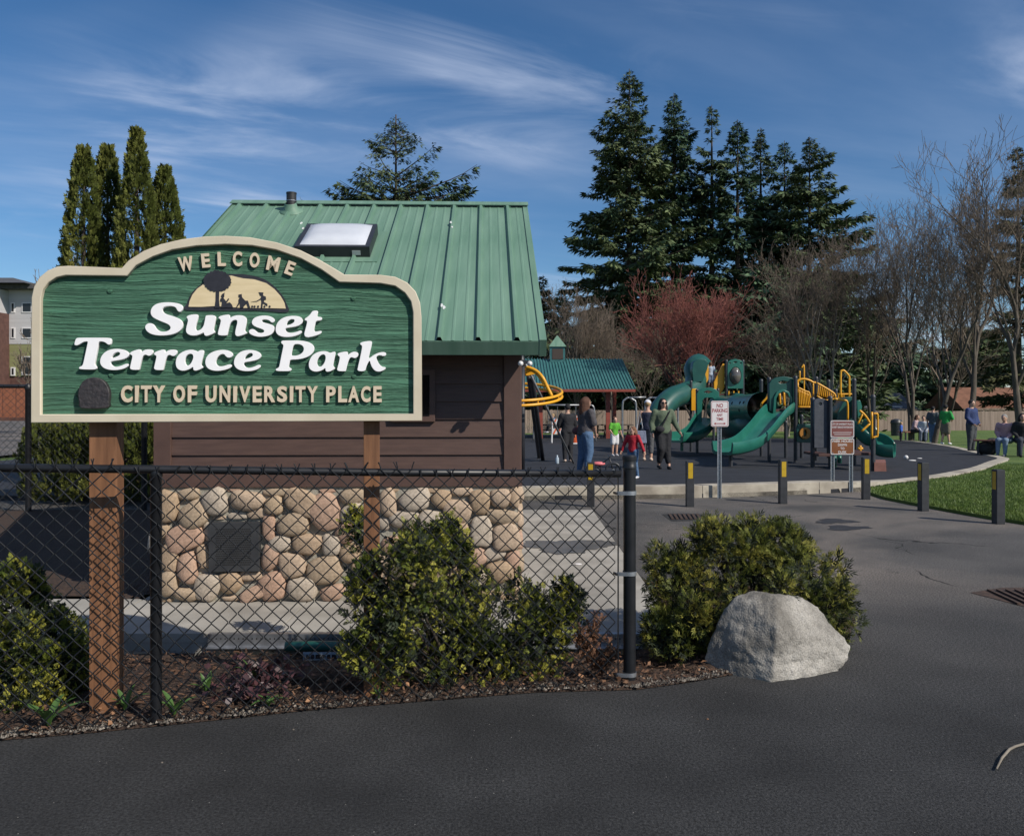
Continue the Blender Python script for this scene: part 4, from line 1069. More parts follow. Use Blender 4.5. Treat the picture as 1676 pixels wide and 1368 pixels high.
base, H = top_at(648, 188, 27, 0.0)
conifer('spruce_tree', 'spruce with upswept bough tips rising behind the green roof ridge', base, H, 5.7, 78, M_FIR, 120, gap=.0, droop=-.16, size=.36, shape=.98, bare=.42)

# ------------------------------------------------------------------ the wood closing the view
rgw = np.random.default_rng(9); parts = []
for k in range(90):
    Y = rgw.uniform(118, 170); X = rgw.uniform(-.62, .75) * Y; H = rgw.uniform(7, 13) * (1.3 if rgw.random() < .25 else 1); Rw = H * rgw.uniform(.18, .3); n = 240
    t = rgw.uniform(0, 1, n) ** 1.2; a = rgw.uniform(0, 6.283, n); r = Rw * (1 - t) ** .7 * rgw.uniform(.4, 1.1, n)
    P = np.column_stack([X + r * np.cos(a), Y + r * np.sin(a), gz(Y) + t * H])
    D = np.column_stack([np.cos(a), np.sin(a), rgw.normal(-.2, .4, n)])
    parts.append(fans(P, D, np.array([0, 0, 1.0]) + rgw.normal(0, .5, (n, 3)), rgw.uniform(1.1, 2.1, n), NEEDLE))
V, Fq = join(parts)
tag(foliage('distant_wood', V, Fq, M_FIR2, None, (0, 140, -3)), 'dark far off wood closing the view behind houses and lawn', 'wood', kind='stuff')
# ------------------------------------------------------------------ bare trees
def bare_tree(name, label, base, H, spread, seed, bark, twig, levels=5, stems=1, upright=.5, group=None, rmin=.008, fork=.4, r0=None, dens=1.0):
    rg = random.Random(seed); root = thing(name, base, label, 'tree', group)
    segs = [[], []]          # thick, thin
    def grow(p, d, L, r, lev):
        k = 4 if lev < 2 else 3
        q = Vector(p); dd = Vector(d).normalized()
        kids = []
        for i in range(k):
            j = Vector((rg.gauss(0, 1), rg.gauss(0, 1), rg.gauss(0, .6))) * (.10 + .05 * lev)
            dd = (dd + j + Vector((0, 0, upright * .10))).normalized()
            n = q + dd * (L / k); ra = r * (1 - .5 * i / k); rb = r * (1 - .5 * (i + 1) / k)
            segs[0 if lev < 2 else 1].append((q.copy(), n.copy(), max(ra, rmin), max(rb, rmin * .8), lev))
            q = n
            if i > 0 or lev > 0: kids.append((q.copy(), dd.copy(), rb))
        if lev >= levels: return
        for (kp, kd, kr) in kids:
            m = (1 if rg.random() < (.74 if lev < 3 else .60) * dens else 0) if lev > 0 else rg.choice((1, 2, 2))
            for _ in range(m):
                az = rg.uniform(0, 6.283); sp = rg.uniform(.5, 1.05)
                x, y = frame_of(kd); sd = x * math.cos(az) + y * math.sin(az)
                nd = (kd * (1 - fork * .6) + sd * sp * fork * 1.6 + Vector((0, 0, upright * .35))).normalized()
                grow(kp, nd, L * rg.uniform(.52, .74), kr * rg.uniform(.55, .75), lev + 1)
        x, y = frame_of(dd)
        for _ in range(2):
            az = rg.uniform(0, 6.283)
            grow(q, (dd + (x * math.cos(az) + y * math.sin(az)) * .4).normalized(), L * rg.uniform(.55, .75), r * .5, lev + 1)
    rr = r0 or H * .0115
    for s in range(stems):
        d = Vector((rg.uniform(-.3, .3), rg.uniform(-.3, .3), 1)) if stems > 1 else Vector((rg.uniform(-.05, .05), rg.uniform(-.05, .05), 1))
        grow(Vector((base[0] + rg.uniform(-.1, .1) * (stems > 1), base[1] + rg.uniform(-.1, .1) * (stems > 1), base[2] - .15)), d, H * .40, rr * (1 if stems == 1 else .7), 0)
    fin = sum(1 for a in segs[1] if a[4] >= levels); rest = len(segs[1]) - fin; cap = 9000 if base[0] > 14 else 6000
    if len(segs[1]) > cap:
        keepp = max(.15, (cap - rest) / max(fin, 1)); segs[1] = [a for a in segs[1] if a[4] < levels or rg.random() < keepp]
    P = np.array([q for s in segs for a in s for q in (a[0], a[1])])
    z1 = P[:, 2].max(); kz = H / max(z1 - base[2], 1e-3)
    w95 = np.percentile(np.abs(P[:, 0] - base[0]), 97); kx = spread / max(w95, 1e-3)
    kx = min(max(kx, .6), 1.8)
    def tr(v): return np.array([base[0] + (v[0] - base[0]) * kx, base[1] + (v[1] - base[1]) * kx, base[2] + (v[2] - base[2]) * kz])
    for k, (lst, nm, mm, n) in enumerate(((segs[0], 'trunk', bark, 6), (segs[1], 'crown', twig, 3))):
        V, Fq = tubes_np([tr(a[0]) for a in lst], [tr(a[1]) for a in lst], [a[2] for a in lst], [a[3] for a in lst], n)
        foliage(nm, V, Fq, mm, root, base, smooth=True)
    return root
BARE = [  # x, y tip, distance, half spread px, stems, label, bark, twig, levels
    (948, 452, 50, 50, 2, 'slim pale bare tree behind the pavilion cupola', M_BARKP, M_TWIG, 5),
    (1000, 470, 52, 45, 2, 'bare grey tree between the pavilion and the red tree', M_BARKP, M_TWIG, 5),
    (1150, 436, 46, 106, 5, 'wide spreading tree with dense red twigs behind the play tower', M_BARK, M_TWIGR, 6),
    (1352, 362, 44, 95, 3, 'pale stemmed bare tree in front of the last fir', M_BARKP, M_TWIG, 5),
    (1425, 330, 47, 85, 2, 'bare tree leaning over the grey roofed house', M_BARK, M_TWIG, 5),
    (1490, 298, 42, 95, 2, 'tall bare tree with fine upright twigs by the lawn', M_BARK, M_TWIG, 5),
    (1528, 330, 37, 95, 1, 'thick trunked bare tree standing behind the bench group', M_BARK, M_TWIG, 5),
    (1590, 240, 39, 110, 1, 'large bare tree with a stout forked trunk beside the navy hoodie', M_BARK, M_TWIG, 5),
    (1672, 195, 34, 130, 1, 'tallest bare tree with a leaning trunk over the park bench', M_BARK, M_TWIG, 5),
    (1545, 420, 52, 90, 2, 'small bare tree before the brown roofed house', M_BARKD, M_TWIG, 5),
    (1290, 470, 50, 80, 2, 'thin bare tree in front of the dark evergreens', M_BARKP, M_TWIG, 5),
    (1060, 520, 56, 60, 2, 'low bare shrubby tree left of the red tree', M_BARK, M_TWIG, 5),
]
for i, (x, y, Y, hw, st, lab, bk, tw, lv) in enumerate(BARE):
    base, H = top_at(x, y, Y)
    bare_tree('bare_tree', lab, base, H, hw / F * Y, 200 + i, bk, tw, 5, st, .75 if tw is not M_TWIGR else .6, 'bare trees round the lawn', rmin=.0088 if tw is not M_TWIGR else .011, dens=1.0)
base = (GP(1455, 693).x, GP(1455, 693).y, GP(1455, 693).z)
bare_tree('young_tree', 'young thin tree with a pale stem on the lawn', base, 3.2, .6, 300, M_BARKP, M_TWIG, 3, 1, .8, rmin=.01, r0=.035)
bare_tree('bare_tree', 'thin bare tree in front of the apartment block', (at(66, 600, 70).x, 70, -.6), 15.5, 1.6, 301, M_BARK, M_TWIG, 4, 1, 1.2, 'bare street trees', rmin=.025)
bare_tree('bare_tree', 'low bare street tree before the green clad storey', (at(44, 600, 62).x, 62, -.5), 7.5, 1.6, 302, M_BARK, M_TWIG, 4, 1, .8, 'bare street trees', rmin=.02)

# ------------------------------------------------------------------ arborvitae and hedge
M_ARB = mat('arborvitae foliage', (.050, .064, .011), (.105, .112, .024), rough=.7, scale=1.3, detail=4, island=.5, coord='Object', spec=.2, c3=(.12, .085, .028))
M_ARBW = mat('inner wood', (.03, .022, .014), (.05, .036, .022), rough=.9, scale=8)
def column_tree(name, label, base, H, Rm, seed, n, group=None, tip=1.0, cat='tree', flat=False, material=None, size=.145):
    rg = np.random.default_rng(seed); root = thing(name, base, label, cat, group)
    t = rg.uniform(0, 1, n) ** (.85); az = rg.uniform(0, 6.283, n)
    prof = np.minimum(1, (t / .10 + .35)) * np.clip(1 - t ** (1.9 if not flat else 8), 0, 1) ** (.9 * tip if not flat else .75)
    lump = 1 + .06 * np.sin(az * 5 + t * 17) + .05 * np.sin(az * 3 - t * 31 + 1) + .04 * np.sin(az * 9 + t * 55)
    r = Rm * prof * lump * rg.uniform(.72, 1.04, n) ** .6 + .02
    d = np.stack([np.cos(az), np.sin(az), np.zeros(n)], 1)
    P = np.array(base) + d * r[:, None] + np.array([0, 0, 1.0]) * (t * H)[:, None]
    D = d * rg.uniform(.15, .55, n)[:, None] + np.array([0, 0, 1.0]) + rg.normal(0, .22, (n, 3))
    tang = np.stack([-np.sin(az), np.cos(az), np.zeros(n)], 1)
    Nn = tang * rg.normal(0, 1, n)[:, None] + d * rg.normal(0, .6, n)[:, None]
    V, Fq = fans(P, D, Nn, rg.uniform(.7, 1.35, n) * size, FAN)
    foliage('crown', V, Fq, material or M_ARB, root, base)
    mb = MB(); mb.tube([(base[0], base[1], base[2] - .1), (base[0], base[1], base[2] + H * .5), (base[0], base[1], base[2] + H * .93)], [Rm * .16, Rm * .12, .015], 7); mb.build('trunk', M_BARKD, root, smooth=True)
    return root
for i, (x, y, Y, hw, lab) in enumerate(((137, 241, 15.2, 39, 'arborvitae column with a blunt top beside the tall chain link fence'), (176, 238, 15.6, 36, 'slim arborvitae squeezed between two others'), (224, 211, 15.0, 46, 'tallest arborvitae column with a pointed bare tip'), (270, 273, 15.4, 42, 'shortest arborvitae column next to the green roof'))):
    p = at(x, y, Y)
    column_tree('arborvitae', lab, (p.x, Y, 0), p.z * .985, hw / F * Y * 1.12, 400 + i, 4300, 'arborvitae row behind the sign', .8 if i != 2 else 1.0)
for i, x in enumerate((98, 150, 205, 250)):
    Y = 13.4; p = at(x, 690, Y)
    column_tree('hedge_shrub', ['low evergreen shrub under the arborvitae by the fence post', 'low evergreen shrub seen behind the thick sign post', 'low evergreen shrub between sign post and brown building', 'low evergreen shrub against the left corner of the brown building'][i], (p.x, Y, 0), 1.35, .5, 420 + i, 1300, 'evergreen shrubs under the arborvitae', flat=True, cat='shrub')

# ------------------------------------------------------------------ conifer shrubs in the bed
def shrub_mat(name, dark, mid, gold):
    return mat(name, dark, mid, rough=.6, scale=5.5, detail=3, island=.35, coord='Object', c3=gold, lo=.36, hi=.49, spec=.3, transl=.25)
M_SHA = shrub_mat('gold tipped foliage', (.055, .080, .013), (.165, .185, .028), (.33, .31, .05))
M_SHB = shrub_mat('thread foliage', (.066, .086, .016), (.155, .168, .030), (.29, .26, .05))
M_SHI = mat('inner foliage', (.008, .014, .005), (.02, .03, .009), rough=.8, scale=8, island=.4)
def lobed_shrub(name, label, lobes, Y0, seed, n, material, tmpl, size, ground, group=None):
    rg = np.random.default_rng(seed)
    C, Rr = [], []
    for (x, y, rx, ry, dY) in lobes:
        Y = Y0 + dY; p = at(x, y, Y); C.append((p.x, p.y, p.z)); Rr.append((rx / F * Y, min(rx, ry) / F * Y * 1.0, ry / F * Y))
        if len(lobes[0]) and dY < -.3: Rr[-1] = (Rr[-1][0], Rr[-1][1] * .42, Rr[-1][2])
    C, Rr = np.array(C), np.array(Rr)
    C0, R0 = C.copy(), Rr.copy(); sub_c, sub_r = [], []
    for j in range(len(C0)):
        kk = int(9 + 60 * R0[j][0])
        for _ in range(kk):
            dd = rg.normal(0, 1, 3); dd[2] = dd[2] * .8 + .25; dd /= np.linalg.norm(dd)
            c_ = C0[j] + dd * R0[j] * rg.uniform(.66, .92); q_ = rg.uniform(.035, .075)
            sub_c.append(c_); sub_r.append((q_, min(q_, R0[j][1]), q_ * rg.uniform(1.0, 1.9)))
    C, Rr = np.concatenate([C0 , np.array(sub_c)]), np.concatenate([R0 * .78, np.array(sub_r)])
    base = (C[:, 0].mean(), C[:, 1].mean(), ground)
    root = thing(name, base, label, 'shrub', group)
    area = (Rr[:, 0] * Rr[:, 2]); area[:len(C0)] *= .8; pr = area / area.sum()
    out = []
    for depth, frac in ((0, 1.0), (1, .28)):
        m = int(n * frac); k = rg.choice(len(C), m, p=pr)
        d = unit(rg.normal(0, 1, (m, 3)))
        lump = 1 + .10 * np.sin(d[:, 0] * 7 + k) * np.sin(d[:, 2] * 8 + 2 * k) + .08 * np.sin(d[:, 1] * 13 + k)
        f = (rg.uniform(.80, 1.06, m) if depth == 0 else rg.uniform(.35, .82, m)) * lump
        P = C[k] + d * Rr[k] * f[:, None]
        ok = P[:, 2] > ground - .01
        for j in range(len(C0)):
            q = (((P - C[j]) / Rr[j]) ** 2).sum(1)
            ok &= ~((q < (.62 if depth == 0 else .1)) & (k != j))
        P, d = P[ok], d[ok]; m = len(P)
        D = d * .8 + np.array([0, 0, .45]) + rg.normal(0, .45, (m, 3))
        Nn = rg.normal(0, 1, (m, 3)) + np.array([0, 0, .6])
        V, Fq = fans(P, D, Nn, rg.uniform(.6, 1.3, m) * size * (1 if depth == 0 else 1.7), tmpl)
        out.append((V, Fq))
    foliage('foliage', *out[0], material, root, base)
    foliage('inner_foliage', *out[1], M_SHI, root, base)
    # woody stems fan out from the base to every lobe
    P0, P1, r0, r1 = [], [], [], []
    b = np.array([base[0], base[1], ground - .03])
    for j in range(len(C0)):
        for s in range(3):
            e = C[j] + rg.normal(0, .25, 3) * Rr[j]; mid = (b + e) / 2 + np.array([0, 0, -.04]) + rg.normal(0, .03, 3); st = b + np.append(rg.normal(0, .05, 2), 0)
            P0 += [st, mid]; P1 += [mid, e]; r0 += [.012, .009]; r1 += [.009, .004]
    V, Fq = tubes_np(P0, P1, r0, r1, 5); foliage('stem', V, Fq, M_ARBW, root, base)
    return root
lobed_shrub('golden_cypress', 'bushy gold tipped cypress with a tall spike behind the wire fence',
            [(648, 950, 70, 78, -.41), (690, 915, 45, 45, -.1), (742, 945, 40, 80, .15), (738, 890, 17, 34, .15), (700, 1045, 105, 92, -.02), (800, 1015, 92, 78, .2), (862, 1050, 78, 72, .1), (780, 1090, 100, 52, 0), (905, 1010, 40, 46, .15), (602, 975, 36, 62, -.41), (625, 1070, 62, 70, -.41), (588, 868, 14, 30, .45), (930, 985, 16, 22, .1)],
            5.02, 11, 11800, M_SHA, FAN, .043, .0)
lobed_shrub('thread_cypress', 'rounded olive green cypress behind the pale boulder',
            [(1220, 985, 145, 118, .25), (1140, 1005, 92, 92, .15), (1300, 965, 85, 92, .3), (1345, 1010, 52, 62, .2), (1195, 905, 75, 60, .3), (1105, 1050, 58, 48, 0), (1100, 950, 45, 50, .2), (1270, 895, 50, 42, .35), (1180, 1060, 80, 45, 0)],
            5.45, 12, 15500, M_SHB, THREAD, .058, .02)
lobed_shrub('golden_cypress', 'low gold tipped cypress beside the thick sign post',
            [(15, 1005, 62, 68, .25), (70, 1070, 70, 70, .2), (20, 1130, 90, 62, .1), (105, 1115, 42, 72, .1), (-50, 1075, 90, 100, .2), (60, 1165, 70, 34, 0), (40, 960, 28, 32, .3)],
            4.55, 13, 9000, M_SHA, FAN, .043, .0)

# boulder
def boulder():
    from mathutils import noise
    Y = 5.16
    pts = [(1152, 1092, .05), (1158, 1060, .03), (1184, 996, .06), (1206, 974, .08), (1232, 966, .10), (1304, 975, .10), (1338, 994, .10), (1366, 1034, .06), (1391, 1056, .04), (1387, 1078, 0), (1362, 1102, -.06),
           (1268, 976, -.04), (1272, 1030, -.20), (1262, 1112, -.24), (1208, 1048, -.10), (1190, 1108, -.10), (1338, 1066, -.10), (1330, 1108, -.14), (1222, 985, -.02), (1200, 1010, .36), (1345, 1040, .36), (1262, 985, .30), (1180, 1100, .36), (1370, 1095, .34), (1270, 1060, .48)]
    c0 = Vector((at(1270, 0, Y).x, Y, 0))
    bm = bmesh.new()
    for x, y, d in pts:
        p = at(x, y, Y + d); z = p.z if y < 1085 else -.05
        bm.verts.new(p - c0 if y < 1085 else Vector((p.x, p.y, -.05)) - c0)
    r_ = bmesh.ops.convex_hull(bm, input=bm.verts)
    bmesh.ops.delete(bm, geom=[g for g in r_['geom_interior'] if isinstance(g, bmesh.types.BMVert)], context='VERTS')
    bmesh.ops.triangulate(bm, faces=bm.faces)
    for _ in range(6):
        es = [e for e in bm.edges if e.calc_length() > .022]
        if not es: break
        bmesh.ops.subdivide_edges(bm, edges=es, cuts=1); bmesh.ops.triangulate(bm, faces=[f for f in bm.faces if len(f.verts) > 3])
    bm.normal_update()
    for v in bm.verts:
        p = v.co; n = v.normal.copy()
        h = .011 * noise.noise(p * 5.0) + .014 * (abs(noise.noise(p * 11 + Vector((3, 1, 7)))) - .25) + .007 * noise.noise(p * 28) + .004 * noise.noise(p * 60)
        v.co = p + n * h
    me = bpy.data.meshes.new('boulder'); bm.to_mesh(me); bm.free()
    m = mat('granite', (.15, .138, .12), (.41, .385, .345), rough=.9, scale=3, detail=8, bump=.9, bscale=85, bdist=.008, lo=.36, hi=.66)
    t = m.node_tree; N = t.nodes; L = t.links; b_ = N['Principled BSDF']; src = b_.inputs['Base Color'].links[0].from_socket
    co = N.new('ShaderNodeTexCoord'); nz = N.new('ShaderNodeTexNoise'); nz.inputs['Scale'].default_value = 110; nz.inputs['Detail'].default_value = 2; L.new(co.outputs['Object'], nz.inputs['Vector'])
    mr = N.new('ShaderNodeMapRange'); mr.inputs[1].default_value = .36; mr.inputs[2].default_value = .62; mr.inputs[3].default_value = .72; mr.inputs[4].default_value = 1.14; L.new(nz.outputs['Fac'], mr.inputs[0])
    vm = N.new('ShaderNodeVectorMath'); vm.operation = 'SCALE'; L.new(src, vm.inputs[0]); L.new(mr.outputs[0], vm.inputs['Scale']); L.new(vm.outputs[0], b_.inputs['Base Color'])
    o = link_mesh('boulder', me, m, None, True, c0)
    tag(o, 'big pale angular granite boulder in front of the rounded cypress', 'boulder')
boulder()

# ------------------------------------------------------------------ things growing and lying in the bed
M_CHIP = mat('bark chips', (.055, .026, .014), (.13, .068, .038), rough=.9, scale=3, island=.6)
M_GRAV = mat('edge gravel', (.075, .062, .05), (.17, .15, .125), rough=.9, scale=30, island=.7)
rg = np.random.default_rng(21)
bed_poly = BED
def scatter(n, box, test):
    out = []
    while len(out) < n:
        p = (rg.uniform(box[0], box[1]), rg.uniform(box[2], box[3]))
        if test(*p): out.append(p)
    return np.array(out)
okb = lambda x, y: inside(x, y, bed_poly) and (y < 5.9 or x > 1.24)
XY = scatter(5200, (-3.6, 2.1, 3.8, 7.6), okb); m = len(XY)
Zb = np.array([bedz(x, y) for x, y in XY]) + .012 + rg.uniform(0, .02, m)
P = np.column_stack([XY, Zb]); D = unit(rg.normal(0, 1, (m, 3)) * np.array([1, 1, .25]))
CHIP = np.array([[(-.14, 0, 0), (.14, 0, 0), (.11, 1, .05), (-.12, .95, .02)]])
V, Fq = fans(P, D, np.array([0, 0, 1.0]) + rg.normal(0, .4, (m, 3)), rg.uniform(.018, .05, m), CHIP)
tag(foliage('bark_chips', V, Fq, M_CHIP, None, (0, 5, 0)), 'loose bark chips strewn over the planting bed', 'mulch', kind='stuff')
# gravel and litter along the edge of the path
edge = np.array([(p.x, p.y) for p in bed_front]); seg = rg.integers(0, len(edge) - 3, 2600); tt = rg.random(2600) ** 1.6
E = edge[seg] * (1 - tt)[:, None] + edge[seg + 1] * tt[:, None]
E = E + np.column_stack([rg.normal(0, .02, 2600), np.abs(rg.normal(.0, .075, 2600)) - .015])
keepi = (E[:, 0] > -3.7) & (E[:, 0] < 1.6); E = E[keepi]; m = len(E)
Zs = np.array([max(bedz(x, y), 0) for x, y in E]) + .004
OCT = np.array([[(-.5, 0, 0), (0, -.45, .1), (.5, 0, .0), (0, .05, .55)], [(-.5, 0, 0), (0, .05, .55), (.5, 0, 0), (0, .5, 0)]])
V, Fq = fans(np.column_stack([E, Zs]), unit(rg.normal(0, 1, (m, 3)) * np.array([1, 1, 0])), np.array([[0, 0, 1.0]]) + rg.normal(0, .05, (m, 3)), rg.uniform(.005, .02, m), OCT)
tag(foliage('edge_gravel', V, Fq, M_GRAV, None, (0, 4.6, 0)), 'pale gravel and litter along the edge of the path', 'gravel', kind='stuff')
# broad leaved bulbs, purple foliage plants, dead fern
M_BULB = mat('tulip leaf', (.055, .12, .030), (.09, .17, .045), rough=.45, scale=6, transl=.2)
M_PURP = mat('purple leaf', (.035, .014, .018), (.075, .030, .034), rough=.5, scale=12, island=.4)
M_DEAD = mat('dead fern', (.085, .036, .018), (.15, .07, .034), rough=.85, scale=10, island=.4)
def bulb(label, p, n, ln, seed, spread=.8):
    r_ = random.Random(seed); root = thing('bulb_plant', p, label, 'plant', 'leafy bulbs along the fence')
    for k in range(n):
        az = 6.283 * k / n + r_.uniform(-.4, .4); l = ln * r_.uniform(.7, 1.15); wd = l * r_.uniform(.16, .24); lean = spread * r_.uniform(.5, 1.2)
        d = Vector((math.cos(az), math.sin(az), 0)); s = Vector((-d.y, d.x, 0)); vs, fs = [], []
        for i in range(6):
            t = i / 5; q = Vector(p) + d * (l * lean * (t ** 1.4)) + Vector((0, 0, l * (t - .55 * lean * t * t)))
            ww = wd * math.sin(math.pi * (.12 + .88 * t)) if t < 1 else .001
            vs += [q - s * ww / 2 + Vector((0, 0, ww * .25)), q, q + s * ww / 2 + Vector((0, 0, ww * .25))]
        for i in range(5):
            for j in range(2): fs.append((i * 3 + j, i * 3 + j + 1, i * 3 + j + 4, i * 3 + j + 3))
        MB().add(vs, fs).build('leaf', M_BULB, root, smooth=True)
def bg_(x, y):
    p = G(x, y, 0.0); z = bedz(p.x, p.y) ; p = G(x, y, z); return (p.x, p.y, bedz(p.x, p.y) + .01)
bulb('broad green bulb leaves at the foot of the black fence post', bg_(285, 1176), 8, .16, 1)
bulb('upright bulb leaves behind the purple foliage', bg_(338, 1140), 5, .15, 2, .6)
bulb('flat bulb leaves near the path edge below the purple foliage', bg_(440, 1158), 6, .12, 3, 1.1)
bulb('thin bulb leaves growing through the purple foliage', bg_(415, 1118), 8, .17, 4, .6)
bulb('bulb leaves right beside the thick sign post', bg_(205, 1165), 5, .15, 5, .7)
bulb('long bulb leaves in front of the low cypress', bg_(80, 1192), 7, .20, 6, .9)
bulb('small bulb leaves at the fence below the bushy cypress', bg_(620, 1146), 4, .10, 7, .9)
for lab, x, y, n in (('purple leaved plant growing below the channel edge', 440, 1120, 150), ('smaller purple leaved plant nearer the path', 410, 1148, 90)):
    c = bg_(x, y); root = thing('purple_plant', c, lab, 'plant', 'purple foliage plants')
    P = np.array(c) + rg.normal(0, 1, (n, 3)) * np.array([.11, .07, .03]) + np.array([0, 0, .06])
    RND = np.array([[(0, 0, 0), (.5, .45, .1), (0, 1, -.05), (-.5, .45, .1)]])
    V, Fq = fans(P, rg.normal(0, 1, (n, 3)) + np.array([0, 0, .5]), rg.normal(0, .6, (n, 3)) + np.array([0, -.4, 1]), rg.uniform(.03, .055, n), RND)
    foliage('leaves', V, Fq, M_PURP, root, c)
    V, Fq = tubes_np(np.repeat([c], 30, 0), P[:30], [.003] * 30, [.002] * 30, 4); foliage('stem', V, Fq, M_PURP, root, c)
def fern(label, p, n, ln, seed):
    r_ = np.random.default_rng(seed); root = thing('dead_fern', p, label, 'plant', 'withered ferns by the end post')
    az = r_.uniform(0, 6.283, n); P0, P1, FP, FD = [], [], [], []
    for a in az:
        d = np.array([math.cos(a), math.sin(a), 0]); lean = r_.uniform(.15, .6); l = ln * r_.uniform(.6, 1.1); q = np.array(p, float)
        for i in range(8):
            t = i / 7; nq = np.array(p) + d * l * lean * t ** 1.3 + np.array([0, 0, l * (t - .25 * t * t)])
            if i: P0.append(q); P1.append(nq)
            q = nq
            if i > 1:
                for s in range(5): FP.append(nq + r_.normal(0, .012, 3)); FD.append(r_.normal(0, 1, 3) + d * .5 + np.array([0, 0, .1]))
    V, Fq = tubes_np(P0, P1, [.003] * len(P0), [.0025] * len(P0), 4); foliage('stem', V, Fq, M_DEAD, root, p)
    V, Fq = fans(np.array(FP), np.array(FD), r_.normal(0, 1, (len(FP), 3)), r_.uniform(.025, .05, len(FP)), FAN); foliage('fronds', V, Fq, M_DEAD, root, p)
fern('withered brown fern between the bushy cypress and the end post', bg_(962, 1085), 16, .40, 3)
fern('smaller withered fern right at the foot of the end post', bg_(985, 1110), 12, .22, 4)
M_LEAFD = mat('dry leaf', (.16, .075, .035), (.26, .14, .075), rough=.8, scale=20, island=.4)
n = 240
XY = scatter(n, (-3.3, 1.4, 4.1, 5.6), lambda x, y: okb(x, y) and (y < 4.45 + .235 * x + .62 or x > .2))
P = np.column_stack([XY, [bedz(x, y) + .03 for x, y in XY]])
V, Fq = fans(P, rg.normal(0, 1, (n, 3)) * np.array([1, 1, .3]), np.array([0, 0, 1.0]) + rg.normal(0, .5, (n, 3)), rg.uniform(.02, .05, n), np.array([[(0, 0, 0), (.35, .45, .12), (0, 1, 0), (-.35, .45, .1)]]))
tag(foliage('dry_leaves', V, Fq, M_LEAFD, None, (0, 4.8, 0)), 'dry brown leaves scattered over the planting bed', 'leaves', kind='stuff')
# grass blades on the near lawn
n = 90000
lw = [(p[0], p[1]) for p in lawn_poly]; rubp = rub
gy = 10.3 + 11 * rg.random(n) ** 1.5; gx = 5.2 + (gy * .66 + .3 - 5.2) * rg.random(n)
msk = inside_np(gx, gy, lw) & ~inside_np(gx, gy, rubp)
gx, gy = gx[msk], gy[msk]; m = len(gx)
P = np.column_stack([gx, gy, .043 - .023 * np.maximum(0, gy - 18)])
V, Fq = fans(P, np.array([0, 0, 1.0]) + rg.normal(0, .35, (m, 3)), rg.normal(0, 1, (m, 3)), rg.uniform(.022, .052, m), np.array([[(-.13, 0, 0), (.13, 0, 0), (.05, 1, .25), (-.02, 1, .25)]]))
M_BLADE = mat('grass blade', (.068, .120, .018), (.125, .180, .032), rough=.6, scale=2.5, island=.35, transl=.25)
tag(foliage('grass', V, Fq, M_BLADE, None, (9, 12, 0)), 'short green grass at the edge of the lawn', 'grass', kind='stuff')
# ================================================================== bollards, signs and small things by the kerb
M_BOLL = mat('bollard paint', (.016, .018, .022), (.030, .032, .038), rough=.6, scale=12, bump=.2, bscale=40, bdist=.003)
M_YEL = mat('yellow reflector', (.42, .27, .008), (.52, .34, .012), rough=.5, scale=12)
BOLL = [(967, 829, 757, 8, 'bollard standing in line with the black fence end post'), (1129, 829, 755, 0, 'bollard beside the no parking sign, on its building side'), (1281, 824, 753, -2, 'bollard between the no parking sign and the park hours sign'),
        (1417, 817, 749, 4, 'bollard next to the park hours sign at the lawn corner'), (1511, 836, 757, 82, 'bollard at the lawn edge, second from the park hours sign'), (1634, 857, 769, 86, 'bollard at the lawn edge, farthest along from the park hours sign')]
for x, yb, yt, yaw, lab in BOLL:
    p = G(x, yb); h = (yb - yt) / F * p.y
    o = thing('bollard', p, 'black square ' + lab, 'bollard', 'black bollards along the kerb and lawn')
    rot = Matrix.Rotation(R(-yaw), 3, 'Z'); wd = .115
    MB().box(p + Vector((0, 0, h / 2 - .05)), (wd, wd, h + .1), rot).build('post', M_BOLL, o, bevel=.006)
    MB().box(p + rot @ Vector((0, 0, 0)) + Vector((0, 0, h + .003)), (wd * .9, wd * .9, .006), rot).build('cap', M_BOLL, o)
    fw = rot @ Vector((0, -1, 0))
    MB().box(p + fw * (wd / 2 + .0015) + Vector((0, 0, h - .02 - .12)), (wd * .62, .003, .24), rot).build('reflector', M_YEL, o)
M_STEEL = mat('sign post steel', (.26, .28, .30), (.38, .40, .42), rough=.45, metal=.7, scale=25)
M_SWHITE = mat('sign white', (.62, .60, .60), (.68, .66, .66), rough=.4, scale=5)
M_SRED = mat('sign red', (.30, .03, .035), rough=.5)
M_SMAR = mat('faded maroon', (.15, .045, .04), (.20, .07, .06), rough=.5, scale=6)
M_SBRN = mat('sign brown', (.17, .055, .014), (.22, .075, .022), rough=.5, scale=4)
def rrect(u0, v0, u1, v1, r, n=4):
    out = []
    for cx, cy, a0 in ((u1 - r, v0 + r, -90), (u1 - r, v1 - r, 0), (u0 + r, v1 - r, 90), (u0 + r, v0 + r, 180)):
        for k in range(n + 1):
            a = R(a0 + 90 * k / n); out.append((cx + r * math.cos(a), cy + r * math.sin(a)))
    return out
def u_post(mb_name, p, h, parent):
    mb = MB(); w_ = .055
    mb.box(p + Vector((0, 0, h / 2 - .1)), (.028, .004, h + .2))
    for s in (-1, 1):
        mb.box(p + Vector((s * .018, -.012, h / 2 - .1)), (.004, .026, h + .2), Matrix.Rotation(R(s * 18), 3, 'Z')); mb.box(p + Vector((s * .028, -.024, h / 2 - .1)), (.016, .003, h + .2))
    o = mb.build(mb_name, M_STEEL, parent)
    hb = MB(); z = .1
    while z < h - .05: hb.box(p + Vector((0, -.0035, z)), (.009, .002, .009)); z += .05
    tag(hb.build('bolt_hole', M_BLACK, o), kind='stuff')
